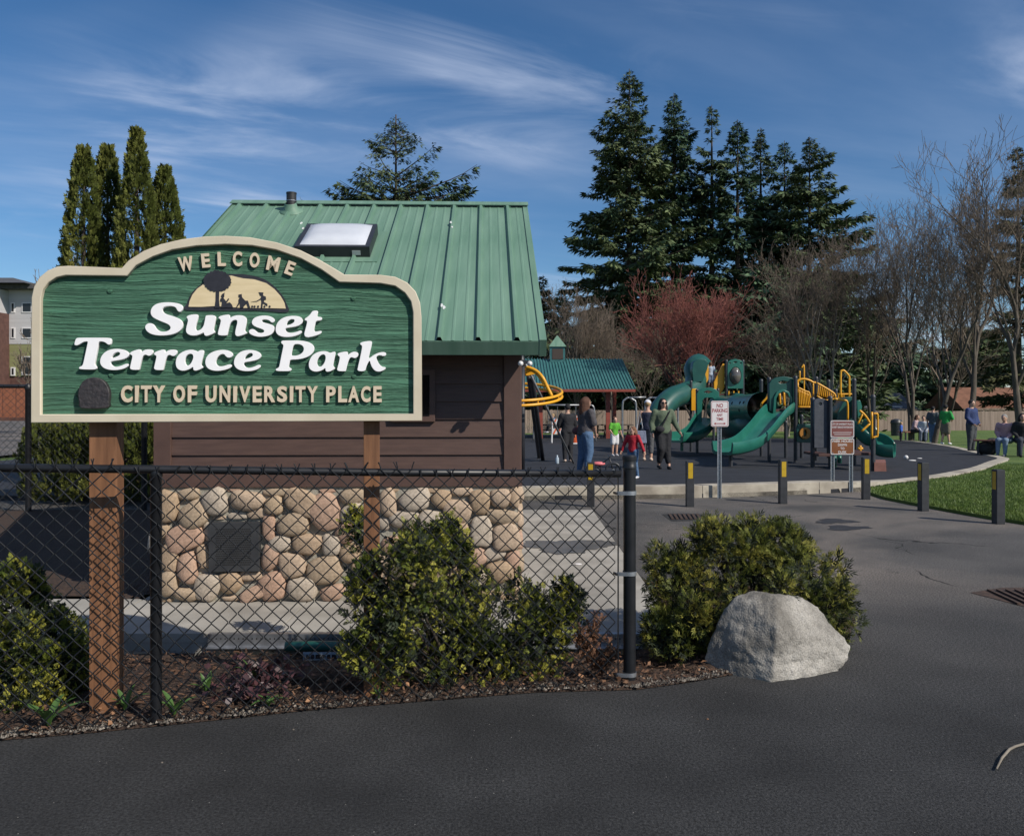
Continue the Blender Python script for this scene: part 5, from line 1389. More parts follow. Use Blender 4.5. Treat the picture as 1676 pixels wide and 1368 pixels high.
# no parking
p = G(1177, 815); NP = thing('no_parking_sign', p, 'white no parking sign with red lettering on a steel post', 'sign')
pl = Plane((p.x, p.y - .045, 0), (1, 0, 0), (0, 0, 1))
zt_, zb_ = at(0, 656, p.y).z, at(0, 698, p.y).z
u_post('post', Vector((p.x, p.y, 0)), zt_ - .03, NP)
hw = .148
fc = MB().prism(rrect(-hw, zb_, hw, zt_, .03), pl.fr(), 0, .003).build('sign_face', M_SWHITE, NP)
def ring(u0, v0, u1, v1, r, t, d0, d1, material, parent, plane, name='border'):
    me = fill_loops(name, [rrect(u0, v0, u1, v1, r), rrect(u0 + t, v0 + t, u1 - t, v1 - t, r - t * .6)], d1 - d0)
    V = np.array([v.co[:] for v in me.vertices]); Wd = np.array([plane.pt(v[0], v[1], d0 + v[2]) for v in V]); c = Wd.mean(0)
    me.vertices.foreach_set('co', (Wd - c).ravel()); me.update()
    return link_mesh(name, me, material, parent, False, Vector(c))
ring(-hw + .01, zb_ + .01, hw - .01, zt_ - .01, .024, .006, .002, .0045, M_SRED, fc, pl)
H_ = zt_ - zb_
for s, v0, v1, wd in (('NO', .74, .90, .36), ('PARKING', .55, .70, .84), ('ANY', .40, .50, .34), ('TIME', .24, .35, .40)):
    place_text('lettering', s, (-hw * wd, zb_ + H_ * v0, hw * wd, zb_ + H_ * v1), pl, .002, .005, M_SRED, fc, .012)
ar = [(-.6, .5), (-.4, .85), (-.4, .62), (.4, .62), (.4, .85), (.6, .5), (.4, .15), (.4, .38), (-.4, .38), (-.4, .15)]
MB().prism([(x * hw * 1.15, zb_ + H_ * (.06 + .12 * y)) for x, y in ar], pl.fr(), .002, .005).build('arrow', M_SRED, fc)
# park hours
pa, pb = G(1361, 806), G(1393, 804); Yp = (pa.y + pb.y) / 2
pa = Vector((at(1362, 0, Yp).x, Yp, 0)); pb = Vector((at(1392, 0, Yp).x, Yp, 0)); pc = (pa + pb) / 2
PH = thing('park_hours_sign', pc, 'brown park hours sign with a maroon rules sign above on two steel posts', 'sign')
for q in (pa, pb): u_post('post', q, at(0, 690, Yp).z, PH)
pl2 = Plane((pc.x, Yp - .045, 0), (1, 0, 0), (0, 0, 1))
hw = at(1395, 0, Yp).x - pc.x + .012
for nm, y0, y1, mt, lines in (('rules_sign', 688, 716, M_SMAR, (('CITY OF UNIVERSITY PLACE', .74, .84, .9), ('SUNSET TERRACE PLAYGROUND', .56, .66, .9))), ('hours_sign', 717.5, 743.5, M_SBRN, (('PARK HOURS', .76, .92, .86), ('DAWN', .53, .69, .38), ('TO', .31, .46, .17), ('DUSK', .07, .23, .36)))):
    z1, z0 = at(0, y0, Yp).z, at(0, y1, Yp).z
    f2 = MB().prism(rrect(-hw, z0, hw, z1, .025), pl2.fr(), 0, .003).build(nm, mt, PH)
    ring(-hw, z0, hw, z1, .025, .012, .002, .0048, M_SWHITE, f2, pl2)
    for s, v0, v1, wd in lines: place_text('lettering', s, (-hw * wd, z0 + (z1 - z0) * v0, hw * wd, z0 + (z1 - z0) * v1), pl2, .002, .005, M_SWHITE, f2, .015)
    if nm == 'rules_sign':
        for v, wd in ((.30, .8), (.18, .7)): MB().box(pl2.pt(0, z0 + (z1 - z0) * v, .0035), (2 * hw * wd, .002, .008)).build('small_print', M_SWHITE, f2)
    for su in (-1, 1):
        for sv in (z0 + .03, z1 - .03): MB().box(pl2.pt(su * (hw - .035), sv, .004), (.018, .006, .018)).build('bolt', M_STEEL, f2)
# drains and marks on the asphalt
M_IRON = mat('rusty iron', (.030, .018, .013), (.075, .042, .028), rough=.85, scale=14, bump=.5, bscale=40)
M_PATCH = mat('tar patch', (.012, .012, .012), (.03, .028, .026), rough=.8, scale=9, coord='Position', bump=.8, bscale=60, bdist=.01)
def blob(name, pts, material, z, kind=None, par=None):
    o = MB().add([(q.x, q.y, z) for q in pts], [tuple(range(len(pts)))]).build(name, material, par)
    if o.data.polygons[0].normal.z < 0: o.data.flip_normals()
    return o
dr = thing('storm_drain', G(1121, 846), 'dark sunken storm drain in the asphalt behind the cypress', 'drain')
blob('rim', [G(x, y) for x, y in ((1084, 842), (1098, 840.5), (1142, 840.5), (1150, 843), (1160, 847), (1148, 852), (1100, 853), (1092, 848))], M_PATCH, .004, par=dr)
for k in range(7):
    x0 = 1096 + k * 7.5; a_, b_ = G(x0, 842.5), G(x0 + 5, 850.5); MB().bar((a_.x, a_.y, .012), (b_.x, b_.y, .012), .035, .012).build('bar', M_IRON, dr)
dg = thing('drain_grate', G(1660, 972), 'rusty iron grate set in the asphalt', 'drain')
blob('rim', [G(x, y) for x, y in ((1588, 970), (1640, 962), (1740, 962), (1740, 1000), (1676, 993))], M_IRON, .004, par=dg)
for k in range(9):
    a_, b_ = G(1618 + k * 15, 967), G(1668 + k * 15, 990); MB().bar((a_.x, a_.y, .012), (b_.x, b_.y, .012), .028, .014).build('bar', M_IRON, dg)
M_STAIN = mat('damp asphalt', (.022, .021, .020), (.034, .032, .030), rough=.55, scale=6, coord='Position', bump=.6, bscale=120, bdist=.005)
def stain(x0, y0, x1, y1, seed, label, mt=M_STAIN, z=.004):
    r_ = random.Random(seed); pts = []
    for k in range(36):
        a = k / 36 * 6.283; rr = 1 + .22 * math.sin(3 * a + seed) + r_.uniform(-.16, .16)
        pts.append(G((x0 + x1) / 2 + (x1 - x0) / 2 * rr * math.cos(a), (y0 + y1) / 2 + (y1 - y0) / 2 * rr * math.sin(a)))
    o = blob('damp_patch', pts, mt, z); tag(o, label, 'stain', 'damp patches on the ground')
stain(1335, 849, 1400, 857, 1, 'long damp patch on the asphalt near the park hours sign')
stain(1352, 860, 1418, 868, 2, 'second damp patch on the asphalt nearer the lawn corner')
M_WET = mat('wet concrete', (.085, .078, .068), (.13, .12, .105), rough=.35, scale=3, coord='Position')
stain(858, 884, 1000, 905, 3, 'wet patch on the concrete apron by the building corner', M_WET, .009)
def tw(x, y): q = G(x, y); return (q.x, q.y, .012)
tg = MB().tube([tw(1631, 1262), tw(1640, 1244), tw(1652, 1230), tw(1662, 1225), tw(1690, 1217), tw(1720, 1214)], [.004, .006, .007, .0065, .006, .004], 6).build('twig', M_BARKP, None, smooth=True)
tag(tg, 'bent pale twig lying on the dark asphalt', 'twig')
for x, y, lab in ((265, 1248, 'tiny white stone on the dark asphalt in front of the thick sign post'), (1158, 1177, 'tan dry leaf bit on the asphalt in front of the boulder'), (480, 1194, 'small pale stone on the asphalt near the bed edge')):
    q = G(x, y); o = MB().ball((q.x, q.y, .002), (.007, .005, .004), 7, 4).build('pebble', M_LEAFD if 'leaf' in lab else M_GRAV, None, smooth=True); tag(o, lab, 'pebble')
blobp = G(946, 925); o = MB().ball((blobp.x, blobp.y, .012), (.04, .018, .01), 9, 5).build('crumpled_paper', M_SWHITE, None, smooth=False); tag(o, 'scrap of white paper on the concrete apron', 'litter')

# ================================================================== playground equipment
M_PG = mat('slide green', (.012, .105, .078), (.018, .135, .10), rough=.32, scale=3, spec=.5, coat=.1)
M_PGD = mat('deep green plastic', (.008, .060, .050), (.012, .080, .064), rough=.38, scale=3, spec=.5)
M_PGY = mat('play yellow', (.62, .29, .010), (.70, .34, .015), rough=.4, scale=3)
M_PGP = mat('slate post', (.022, .024, .030), (.036, .038, .045), rough=.45, scale=6)
M_PGS = mat('slate panel', (.040, .046, .060), (.058, .064, .080), rough=.6, scale=7, bump=.3, bscale=8, bdist=.02)
M_DECK = mat('brown deck', (.055, .024, .02), (.08, .036, .03), rough=.7, scale=6)
M_RAMP = mat('brick red ramp', (.17, .07, .055), (.22, .095, .075), rough=.8, scale=6)
M_PIPE = mat('grey pipe', (.20, .21, .22), (.30, .31, .32), rough=.4, metal=.6, scale=8)
S = at
PS = thing('play_structure', GP(1290, 757), 'green and yellow climbing structure with slides and tube tunnel', 'playground')
def post(x, yt, Y, r=.05, base=None):
    p = S(x, yt, Y); zb = gz(Y) if base is None else base
    MB().lathe([(r, zb - .1), (r, p.z - .04), (r * 1.08, p.z - .04), (r * 1.08, p.z), (r * .6, p.z + .03), (0, p.z + .035)], 12, (p.x, p.y, 0)).build('post', M_PGP, PS, auto=40)
for a in ((1259, 619, 22), (1302, 617, 21.8), (1336, 618, 22.6), (1356, 623, 24), (1398, 621, 20.4), (1330, 652, 19.6), (1359, 650, 19.4), (1429, 648, 18.4), (1189, 590, 29), (1216, 590, 29), (1131, 624, 28.4), (1141, 638, 27), (1175, 637, 27), (1246, 622, 25), (1368, 638, 23), (1286, 690, 24), (1168, 600, 31), (1312, 680, 24)): post(*a)
def panel(name, pts, Y, th, material, parent=PS, holes=(), dY=0.0):
    """an upright moulded panel traced as an outline, facing the viewer"""
    pl_ = Plane((0, Y, 0), (1, 0, 0), (0, 0, 1))
    loops = [[pl_.px(*q) for q in pts]] + [[pl_.px(*q) for q in h] for h in holes]
    me = fill_loops(name, loops, th, .01)
    V = np.array([v.co[:] for v in me.vertices]); Wd = np.array([pl_.pt(v[0], v[1], v[2] - th / 2) for v in V]); c = Wd.mean(0)
    me.vertices.foreach_set('co', (Wd - c).ravel()); me.update()
    return link_mesh(name, me, material, parent, False, Vector(c))
def ell(cx, cy, rx, ry, n=18): return [(cx + rx * math.cos(k * 6.283 / n), cy + ry * math.sin(k * 6.283 / n)) for k in range(n)]
def slide(name, path, width, wall, material, side=None, lip=.05):
    P = [Vector(q) for q in catmull([tuple(q) for q in path], 6)]; mb = MB(); L = []
    hw = width / 2
    prof = [(-hw - lip, wall * .8), (-hw - lip * .5, wall + .01), (-hw, wall), (-hw + .03, .05), (-hw + .10, .01), (0, 0), (hw - .10, .01), (hw - .03, .05), (hw, wall), (hw + lip * .5, wall + .01), (hw + lip, wall * .8), (hw + lip * .4, 0), (hw - .05, -.06), (-hw + .05, -.06), (-hw - lip * .4, 0)]
    n = len(prof); vs, fs = [], []
    for i, q in enumerate(P):
        t = (P[min(i + 1, len(P) - 1)] - P[max(i - 1, 0)]).normalized(); h = Vector((t.x, t.y, 0)).normalized(); lat = Vector((h.y, -h.x, 0)); up = lat.cross(t).normalized()
        if up.z < 0: up = -up
        for a, b in prof: vs.append(q + lat * a + up * b)
    for i in range(len(P) - 1):
        for k in range(n):
            l = (k + 1) % n; fs.append((i * n + k, i * n + l, (i + 1) * n + l, (i + 1) * n + k))
    fs += [tuple(range(n)), tuple(reversed(range((len(P) - 1) * n, len(P) * n)))]
    return mb.add(vs, fs).build(name, material, PS, auto=50)
# decks
def deck(x0, x1, y, Y0, Y1, name='deck', material=None):
    a, b = S(x0, y, Y0), S(x1, y, Y0); MB().box(((a.x + b.x) / 2, (Y0 + Y1) / 2, a.z), (b.x - a.x, Y1 - Y0, .06)).build(name, material or M_DECK, PS, bevel=.01)
deck(1258, 1303, 672, 22, 23.2); deck(1302, 1337, 667, 21.9, 22.7); deck(1140, 1177, 688, 27, 28.3); deck(1130, 1217, 646, 29, 30.4); deck(1357, 1400, 690, 20.4, 21.8); deck(1398, 1431, 743, 18.5, 19.6); deck(1340, 1362, 745, 19.2, 20.2, 'step')
# main slide with its arched hood
slide('slide', [S(1280, 673, 22.0), S(1268, 683, 21.5), S(1248, 708, 20.9), S(1226, 729, 20.3), S(1200, 738, 19.9), S(1182, 740, 19.7)], .62, .24, M_PG)
hood = [(1258, 672), (1258, 628), (1262, 622), (1270, 618), (1282, 616), (1294, 618), (1301, 623), (1303, 630), (1303, 672), (1296, 676), (1293, 650), (1288, 642), (1281, 639), (1273, 642), (1268, 650), (1266, 676)]
hd = panel('slide_hood', hood, 21.95, .09, M_PGD, holes=([(1272, 625), (1280, 623), (1290, 625), (1286, 628), (1276, 628)],))
panel('arch_trim', [(1264, 678), (1266, 650), (1271, 641), (1281, 637), (1290, 641), (1296, 650), (1297, 678), (1293, 678), (1292, 652), (1288, 644), (1281, 641), (1274, 644), (1270, 652), (1269, 678)], 21.88, .05, M_PG, hd)
# rear slide with its hood
slide('slide', [S(1160, 684, 27.0), S(1153, 695, 26.6), S(1142, 711, 26.1), S(1124, 720, 25.7), S(1103, 721, 25.3)], .66, .26, M_PG)
panel('slide_hood', [(1140, 690), (1140, 644), (1143, 639), (1150, 635), (1162, 634), (1171, 637), (1176, 642), (1176, 690), (1171, 690), (1170, 655), (1165, 651), (1153, 651), (1149, 655), (1148, 690)], 26.95, .09, M_PG, holes=([(1150, 642), (1157, 639), (1166, 641), (1160, 644)],))
# wave slide
wv = [S(1399, 701, 20.6), S(1407, 705, 20.5), S(1415, 716, 20.4), S(1424, 724, 20.3), S(1434, 727, 20.2), S(1441, 738, 20.1), S(1450, 743, 20.0), S(1464, 744, 19.9)]
slide('wave_slide', wv, .58, .24, M_PG)
# tube tunnel, ribbed, with port holes
ta, tb = S(1177, 669, 27.2), S(1248, 667, 22.9); ax = (tb - ta); rr = .40
mb = MB(); N_ = 26
pts = [ta + ax * (i / N_) for i in range(N_ + 1)]
rad = [rr * (1.09 if i in (0, 1, 12, 13, 14, 25, 26) else 1.0) for i in range(N_ + 1)]
tn = mb.tube(pts, rad, 22, cap=False).build('tunnel', M_PG, PS, auto=60)
for k in (.16, .30, .40, .62, .80, .88):
    for vz in (.10, -.10):
        q = ta + ax * k + Vector((0, 0, vz + .1)); d = (Vector((0, 0, EYE)) - q); d = (d - ax * (d.dot(ax) / ax.dot(ax))).normalized()
        c = ta + ax * k + (d * math.cos(vz * 3) + Vector((0, 0, 1)) * math.sin(vz * 3 + .15)).normalized() * (rr * 1.003)
        nn = (c - (ta + ax * k)).normalized(); x_, y_ = frame_of(nn)
        if vz > 0 or k in (.30, .80): MB().lathe([(0, .004), (.045, .004), (.05, -.01)], 12, c, Matrix((x_, y_, nn)).transposed()).build('port_hole', M_BLACK, tn)
# lower crawl tunnel beneath
ta2, tb2 = S(1190, 700, 27), S(1240, 695, 23.6); MB().tube([ta2, ta2.lerp(tb2, .3), ta2.lerp(tb2, .7), tb2], [.34, .42, .42, .36], 18).build('crawl_tunnel', M_PGD, PS, smooth=True)
# rear tower: tube slide hood, yellow stair sides, bubble panel
tube = [S(1150, 602, 30), S(1143, 596, 29.8), S(1137, 604, 29.5), S(1139, 622, 29.3), S(1134, 637, 29.0), S(1118, 645, 28.6), S(1100, 652, 28.2), S(1084, 668, 27.8), S(1072, 690, 27.5), S(1060, 708, 27.2)]
MB().tube([Vector(q) for q in catmull([tuple(q) for q in tube], 4)], .38, 16, cap=False).build('tube_slide', M_PGD, PS, smooth=True)
panel('roof_hood', [(1131, 625), (1129, 606), (1131, 594), (1138, 589), (1150, 589), (1156, 595), (1153, 606), (1146, 625)], 29.1, .7, M_PGD)
for q in ([(1134, 652), (1134, 634), (1157, 597), (1159, 597), (1159, 621), (1141, 651)], [(1168, 650), (1168, 625), (1183, 595), (1185, 596), (1185, 634), (1176, 650)]): panel('stair_side', q, 29.2, .08, M_PGY)
panel('stair_side', [(1131, 640), (1133, 636), (1140, 636), (1140, 672), (1131, 672)], 28.3, .06, M_PGY)
for k in range(5): MB().box(S(1162, 640 - k * 6, 29.2 + k * .25), (.5, .22, .04)).build('stair_tread', M_DECK, PS)
bp_ = panel('bubble_panel', [(1190, 636), (1190, 600), (1191, 592), (1196, 589), (1203, 587.5), (1210, 589), (1215, 592), (1216, 600), (1216, 636)], 29, .08, M_PG, holes=(ell(1203, 615, 9.5, 14.5), ell(1194, 594.5, 1.6, 1.2, 8), ell(1203, 593, 3, 1.3, 8), ell(1212, 594.5, 1.6, 1.2, 8)))
c = S(1203, 615, 28.96); MB().lathe([(1.0, 0), (.92, .25), (.7, .5), (.4, .64), (0, .68)], 20, c, Matrix.Rotation(R(90), 3, 'X') @ Matrix.Diagonal((9.5 / F * 29, 14.5 / F * 29, .3))).build('bubble_window', mat('smoked bubble', (.10, .09, .08), rough=.06, spec=.8), bp_, smooth=True)
MB().lathe([(.0, .0)] + [(.16, .0), (.16, .04), (0, .04)], 14, S(1203, 645, 28.9)).build('wheel_hub', M_PGD, PS)
for k in range(3): MB().bar(S(1193 + k * 8, 640, 28.95), S(1193 + k * 8, 650, 28.95), .04, .04).build('rail_bar', M_PGY, PS)
# upright panels low down
pr = panel('ring_panel', [(1303, 722), (1303, 700), (1306, 694), (1328, 694), (1331, 700), (1331, 722), (1326, 724), (1308, 724)], 21.2, .07, M_PGD)
panel('orange_ring', ell(1317, 709, 9.5, 9.5, 22), 21.13, .06, mat('orange ring', (.36, .15, .02), rough=.45), pr, holes=(ell(1317, 708.5, 2.6, 5.5, 14),))
panel('climbing_wall', [(1331, 733), (1331, 656), (1335, 653), (1345, 652), (1356, 656), (1358, 660), (1358, 733)], 19.5, .08, M_PGS, holes=(ell(1341, 661, 2.6, 2.6, 10),))
# bowl, yellow rails, hoops
bw = [S(1363, 684, 21), S(1372, 662, 21.2), S(1384, 650, 21.4), S(1396, 655, 21.4), S(1401, 668, 21.2), S(1398, 684, 21)]
panel('bowl', [(1362, 687), (1366, 672), (1372, 660), (1380, 651), (1390, 649), (1393, 655), (1390, 687)], 21.2, .5, M_PGD)
panel('bowl', [(1397, 655), (1402, 655), (1405, 665), (1403, 678), (1398, 684)], 20.8, .4, M_PG)
def yt(pts, Y, r=.022, name='hand_rail'):
    MB().tube([Vector(q) for q in catmull([tuple(S(x, y, Y)) for x, y in pts], 4)], r, 8).build(name, M_PGY, PS, smooth=True)
yt([(1304, 625), (1310, 621), (1318, 620.5), (1326, 623), (1331, 626), (1335, 626)], 22, .03)
yt([(1306, 625), (1306, 668)], 22); yt([(1331, 626), (1331, 650)], 22)
yt([(1306, 634), (1318, 640), (1325, 644), (1328, 665)], 21.9); yt([(1306, 666), (1328, 666)], 21.9)
for k in range(7): yt([(1307.5 + k * 2.6, 636 + k * 1.3), (1309 + k * 2.9, 666)], 21.9, .016, 'rail_bar')
yt([(1337, 627), (1348, 633), (1365, 644), (1367, 650)], 22.4, .028); yt([(1337, 648), (1352, 655), (1372, 652), (1388, 658)], 22.3)
for k in range(9): yt([(1340 + k * 3, 629 + k * 1.7), (1338 + k * 3, 648 + k * .6)], 22.4, .016, 'rail_bar')
yt([(1309, 625), (1309, 607)], 23); yt([(1316, 650), (1316, 602), (1314.5, 598.5), (1312, 602)], 23)
yt([(1376, 652), (1376, 612), (1378, 607), (1382, 607), (1389, 615), (1390, 620), (1390, 652)], 21.5, .028, 'hoop')
yt([(1370, 645), (1398, 645)], 21.5); yt([(1366, 653), (1380, 655), (1387, 659), (1387.5, 688)], 20.6, .026)
for k in range(4): yt([(1372 + k * 3, 645), (1372 + k * 3, 653)], 21.5, .016, 'rail_bar')
yt([(1407, 672), (1414, 678), (1420, 686), (1424, 693)], 19.5, .03); yt([(1412, 677), (1404, 694)], 19.5); yt([(1424, 693), (1410, 706)], 19.5, .026)
yt([(1427, 674), (1427, 718)], 18.3, .026); yt([(1430, 677), (1434, 677), (1436.5, 680), (1436.5, 711), (1434, 714.5), (1429, 716)], 18.3, .022, 'handle')
yt([(1255, 672), (1250, 672), (1246, 662), (1254, 652), (1257, 645)], 22.5, .03)
for x, y0, y1 in ((1276, 644, 662), (1283, 640, 665)): yt([(x, y0), (x + 1, y1)], 22.6, .03, 'rail_bar')
yt([(1404, 734), (1412, 734)], 19.2, .03); yt([(1408, 729), (1408, 742)], 19.2, .03)
for x in (1366, 1374): MB().tube([S(x, 745, 19.8), S(x, 766 if x < 1370 else 758, 19.8)], .05, 10).build('step_leg', M_PG, PS, smooth=True)
MB().add([S(1431, 773, 18.2), S(1451, 773, 18.2), S(1450, 757, 18.2), S(1431, 757, 18.2), S(1431, 770, 19.4), S(1449, 768, 19.4), S(1449, 752, 19.4), S(1431, 752, 19.4)], [(0, 1, 2, 3), (3, 2, 6, 7), (1, 5, 6, 2), (4, 7, 6, 5), (0, 3, 7, 4)]).build('ramp', M_RAMP, PS)
MB().tube([S(1116, 738, 25.6), S(1116, 724, 25.6)], .05, 8).build('slide_leg', M_PG, PS); MB().tube([S(1196, 763, 19.8), S(1196, 744, 19.8)], .05, 8).build('slide_leg', M_PGP, PS)

# the yellow ring climber beside the building
sp = GP(858, 772); SPN = thing('ring_climber', sp, 'yellow ring climber on dark masts beside the brown building', 'playground')
Ys = 17.6
MB().tube([S(855, 772, Ys), S(855, 600, Ys)], .055, 12).build('mast', M_PGP, SPN, smooth=True); MB().tube([S(854, 614, Ys), S(854, 768, Ys)], .03, 8).build('pole', M_PIPE, SPN)
cc = S(838, 645, Ys + .6)
z0_ = S(0, 645, Ys + .6).z
def rp(a, dz=0.0, k=1.0): return (cc.x + 1.1 * k * math.cos(a), cc.y + 1.1 * k * math.sin(a), z0_ + .20 * math.sin(a) + dz)
for dz in (.055, -.045):
    MB().tube([rp(k * 6.283 / 48, dz) for k in range(48)], .032, 8, closed=True).build('ring', M_PGY, SPN, smooth=True)
for k in range(10): MB().tube([rp(k * .6283 + .2, .06), rp(k * .6283 + .2, -.05)], .02, 6).build('strut', M_PGY, SPN)
arch = [S(849, 600, Ys + .3), S(862, 601, Ys + .2), S(877, 607, Ys + .1), S(888, 618, Ys), S(895, 632, Ys), S(903, 648, Ys)]
MB().tube([Vector(q) for q in catmull([tuple(q) for q in arch], 5)], .04, 8).build('arch', M_PGY, SPN, smooth=True)
MB().tube([Vector(q) for q in catmull([tuple(q) for q in [S(852, 615, Ys + .3), S(868, 606, Ys + .2), S(880, 613, Ys + .1), S(890, 628, Ys)]], 5)], .035, 8).build('arch', M_PGY, SPN, smooth=True)
panel('shade_plate', [(849, 600), (858, 600), (870, 604), (876, 612), (866, 615), (850, 616)], Ys + .35, .05, M_PGY, SPN)
for a, b in (((866, 617), (883, 750)), ((871, 617), (889, 754))): MB().tube([S(*a, Ys + .6), GP(*b) + Vector((0, 0, -.05))], .055, 10).build('leg', M_PGP, SPN, smooth=True)
g_ = GP(940, 760); MB().tube([S(856, 588, Ys), g_], .028, 8).build('brace_pole', M_PIPE, SPN, smooth=True)
MB().lathe([(.06, 0), (.07, .1), (.05, .22), (0, .25)], 10, S(854, 600, Ys)).build('mast_cap', M_PGP, SPN, smooth=True)

# swings
def swing(label, tops, Y, legs, n_seats, group='swing frames'):
    o = thing('swing_frame', (S(tops[0][0], 700, Y).x, Y, gz(Y)), label, 'swing', group)
    MB().tube([S(*tops[0], Y), S(*tops[1], Y)], .045, 8).build('top_bar', M_PIPE, o, smooth=True)
    for l in legs:
        pts = catmull([tuple(S(x, y, Y + dy)) for x, y, dy in l], 4); MB().tube([Vector(q) for q in pts], .045, 8).build('leg', M_PIPE, o, smooth=True)
    for x, ys in n_seats:
        for d in (-.22, .22):
            a = S(x, tops[0][1], Y); MB().tube([a + Vector((d, 0, 0)), Vector((a.x + d, Y, S(x, ys, Y).z))], .012, 4).build('chain', M_PIPE, o)
        q = S(x, ys, Y); MB().box(q, (.46, .2, .03)).build('seat', M_PGP, o, bevel=.01)
    return o
gY = lambda Y: HY + F * (EYE - gz(Y)) / Y
swing('grey swing frame with a rounded leg behind the curly haired person', ((868, 663), (968, 663)), 40, [[(968, 663, 0), (972, 668, 0), (974, 690, 0), (975, gY(40), 0)], [(876, 663, 0), (874, 690, .8), (873, gY(41), 1)]], [(905, 697), (935, 697)])
for i, (xa, xb) in enumerate(((1019, 1041), (1056, 1084), (1110, 1136))):
    swing(['arched grey swing leg frame nearest the pavilion', 'arched grey swing frame behind the white capped person', 'arched grey swing frame just left of the rear slide'][i], ((xa + 9, 651), (xb + 16, 650)), 38 + i, [[(xa, gY(38 + i), 0), (xa, 664, 0), (xa + 4, 654, 0), (xa + 10, 650.5, 0)], [(xa + 10, 650.5, 0), (xb - 5, 654, 0), (xb, 664, 0), (xb, gY(38 + i), 0)]], [])
# traffic barricades and cone
M_BWH = mat('barricade white', (.62, .61, .60), rough=.5); M_BOR = mat('barricade orange', (.62, .10, .02), rough=.5)
for i, (x0, x1, yt_, yb_) in enumerate(((903, 926, 686, 725), (938, 952, 680, 722))):
    Y = GP(0, yb_).y; a, b = S(x0, yt_, Y), S(x1, yb_, Y)
    o = thing('barricade', (a.x, Y, gz(Y)), ['wide orange and white striped folding barricade', 'narrow orange and white barricade behind the traffic cone'][i], 'barricade', 'folding barricades')
    for dy in (-.18, .18):
        for xx in (a.x + .04, b.x - .04): MB().bar((xx, Y, a.z), (xx + (.1 if xx > (a.x + b.x) / 2 else -.1) * .4, Y + dy * 1.8, gz(Y)), .06, .04).build('leg', M_BWH, o)
    for k, hgt in enumerate((a.z - .12, a.z - .55)):
        bd = MB().box(((a.x + b.x) / 2, Y - .12 - .1 * k, hgt), (b.x - a.x, .03, .26)).build('board', M_BWH, o)
        for s in range(3):
            xx = a.x + (b.x - a.x) * (.2 + .3 * s); MB().prism([(xx - .10, hgt - .12), (xx - .02, hgt - .12), (xx + .10, hgt + .12), (xx + .02, hgt + .12)], (Vector((0, Y - .137 - .1 * k, 0)), Vector((1, 0, 0)), Vector((0, 0, 1)), Vector((0, -1, 0))), 0, .003).build('stripe', M_BOR, bd)
    MB().lathe([(.07, 0), (.09, .05), (.09, .16), (.06, .2), (0, .21)], 12, ((a.x + b.x) / 2 + .1, Y, a.z)).build('warning_light', M_BOR, o, smooth=True)
q = GP(939, 727); cn = thing('traffic_cone', q, 'orange traffic cone on a pale base by the barricade', 'cone')
MB().box((q.x, q.y, q.z + .03), (.62, .62, .09)).build('base', M_BWH, cn, bevel=.02); MB().lathe([(.2, .07), (.05, .85), (.03, .86)], 16, q).build('cone', M_BOR, cn, smooth=True)
# tricycle, bottle, scattered toys
q = GP(986, 783); tk = thing('tricycle', q, 'black and pink child tricycle tipped beside the fence rail', 'tricycle')
for dx_, dy_, r_ in ((.22, 0, .17), (-.16, -.12, .11), (-.16, .14, .11)):
    c = q + Vector((dx_, dy_, r_)); pts = [(c.x + r_ * .85 * math.cos(a), c.y, c.z + r_ * .85 * math.sin(a)) for a in [k * 6.283 / 18 for k in range(18)]]
    wl = MB().tube(pts, r_ * .16, 7, closed=True).build('wheel', M_PGP, tk, smooth=True); MB().lathe([(.03, -.02), (.03, .02)], 10, c, Matrix.Rotation(R(90), 3, 'X')).build('hub', M_PIPE, wl)
MB().tube([q + Vector((.22, 0, .17)), q + Vector((.14, 0, .42)), q + Vector((-.05, 0, .26)), q + Vector((-.16, 0, .12))], .018, 8).build('frame', M_PGP, tk, smooth=True)
MB().tube([q + Vector((.14, -.16, .46)), q + Vector((.15, 0, .43)), q + Vector((.14, .16, .46))], .014, 6).build('handlebar', M_PGP, tk)
MB().ball(q + Vector((-.08, 0, .3)), (.14, .1, .045), 12, 6).build('seat', mat('pink plastic', (.62, .16, .17), rough=.45), tk, smooth=True)
q = GP(912, 760); MB_ = MB().lathe([(.04, 0), (.045, .04), (.045, .16), (.02, .2), (.02, .24), (0, .24)], 12, q); tag(MB_.build('water_bottle', mat('clear blue plastic', (.35, .42, .48), rough=.15), None, smooth=True), 'small clear water bottle standing on the rubber surface', 'bottle')
for i, (x, y, r_) in enumerate(((1483, 753, .06), (1493, 756, .05), (1505, 752, .035))):
    q = GP(x, y); o = MB().ball(q + Vector((0, 0, r_ * (1 if i == 0 else .4) + .02)), (r_, r_, r_) if i == 0 else (r_ * 2.2, r_, r_ * .4), 12, 8).build('toy_ball' if i == 0 else 'toy_disc', M_BWH, None, smooth=True); tag(o, ['white ball lying on the rubber surface', 'flat white disc on the rubber beside the ball', 'small white toy on the rubber past the disc'][i], 'toy')

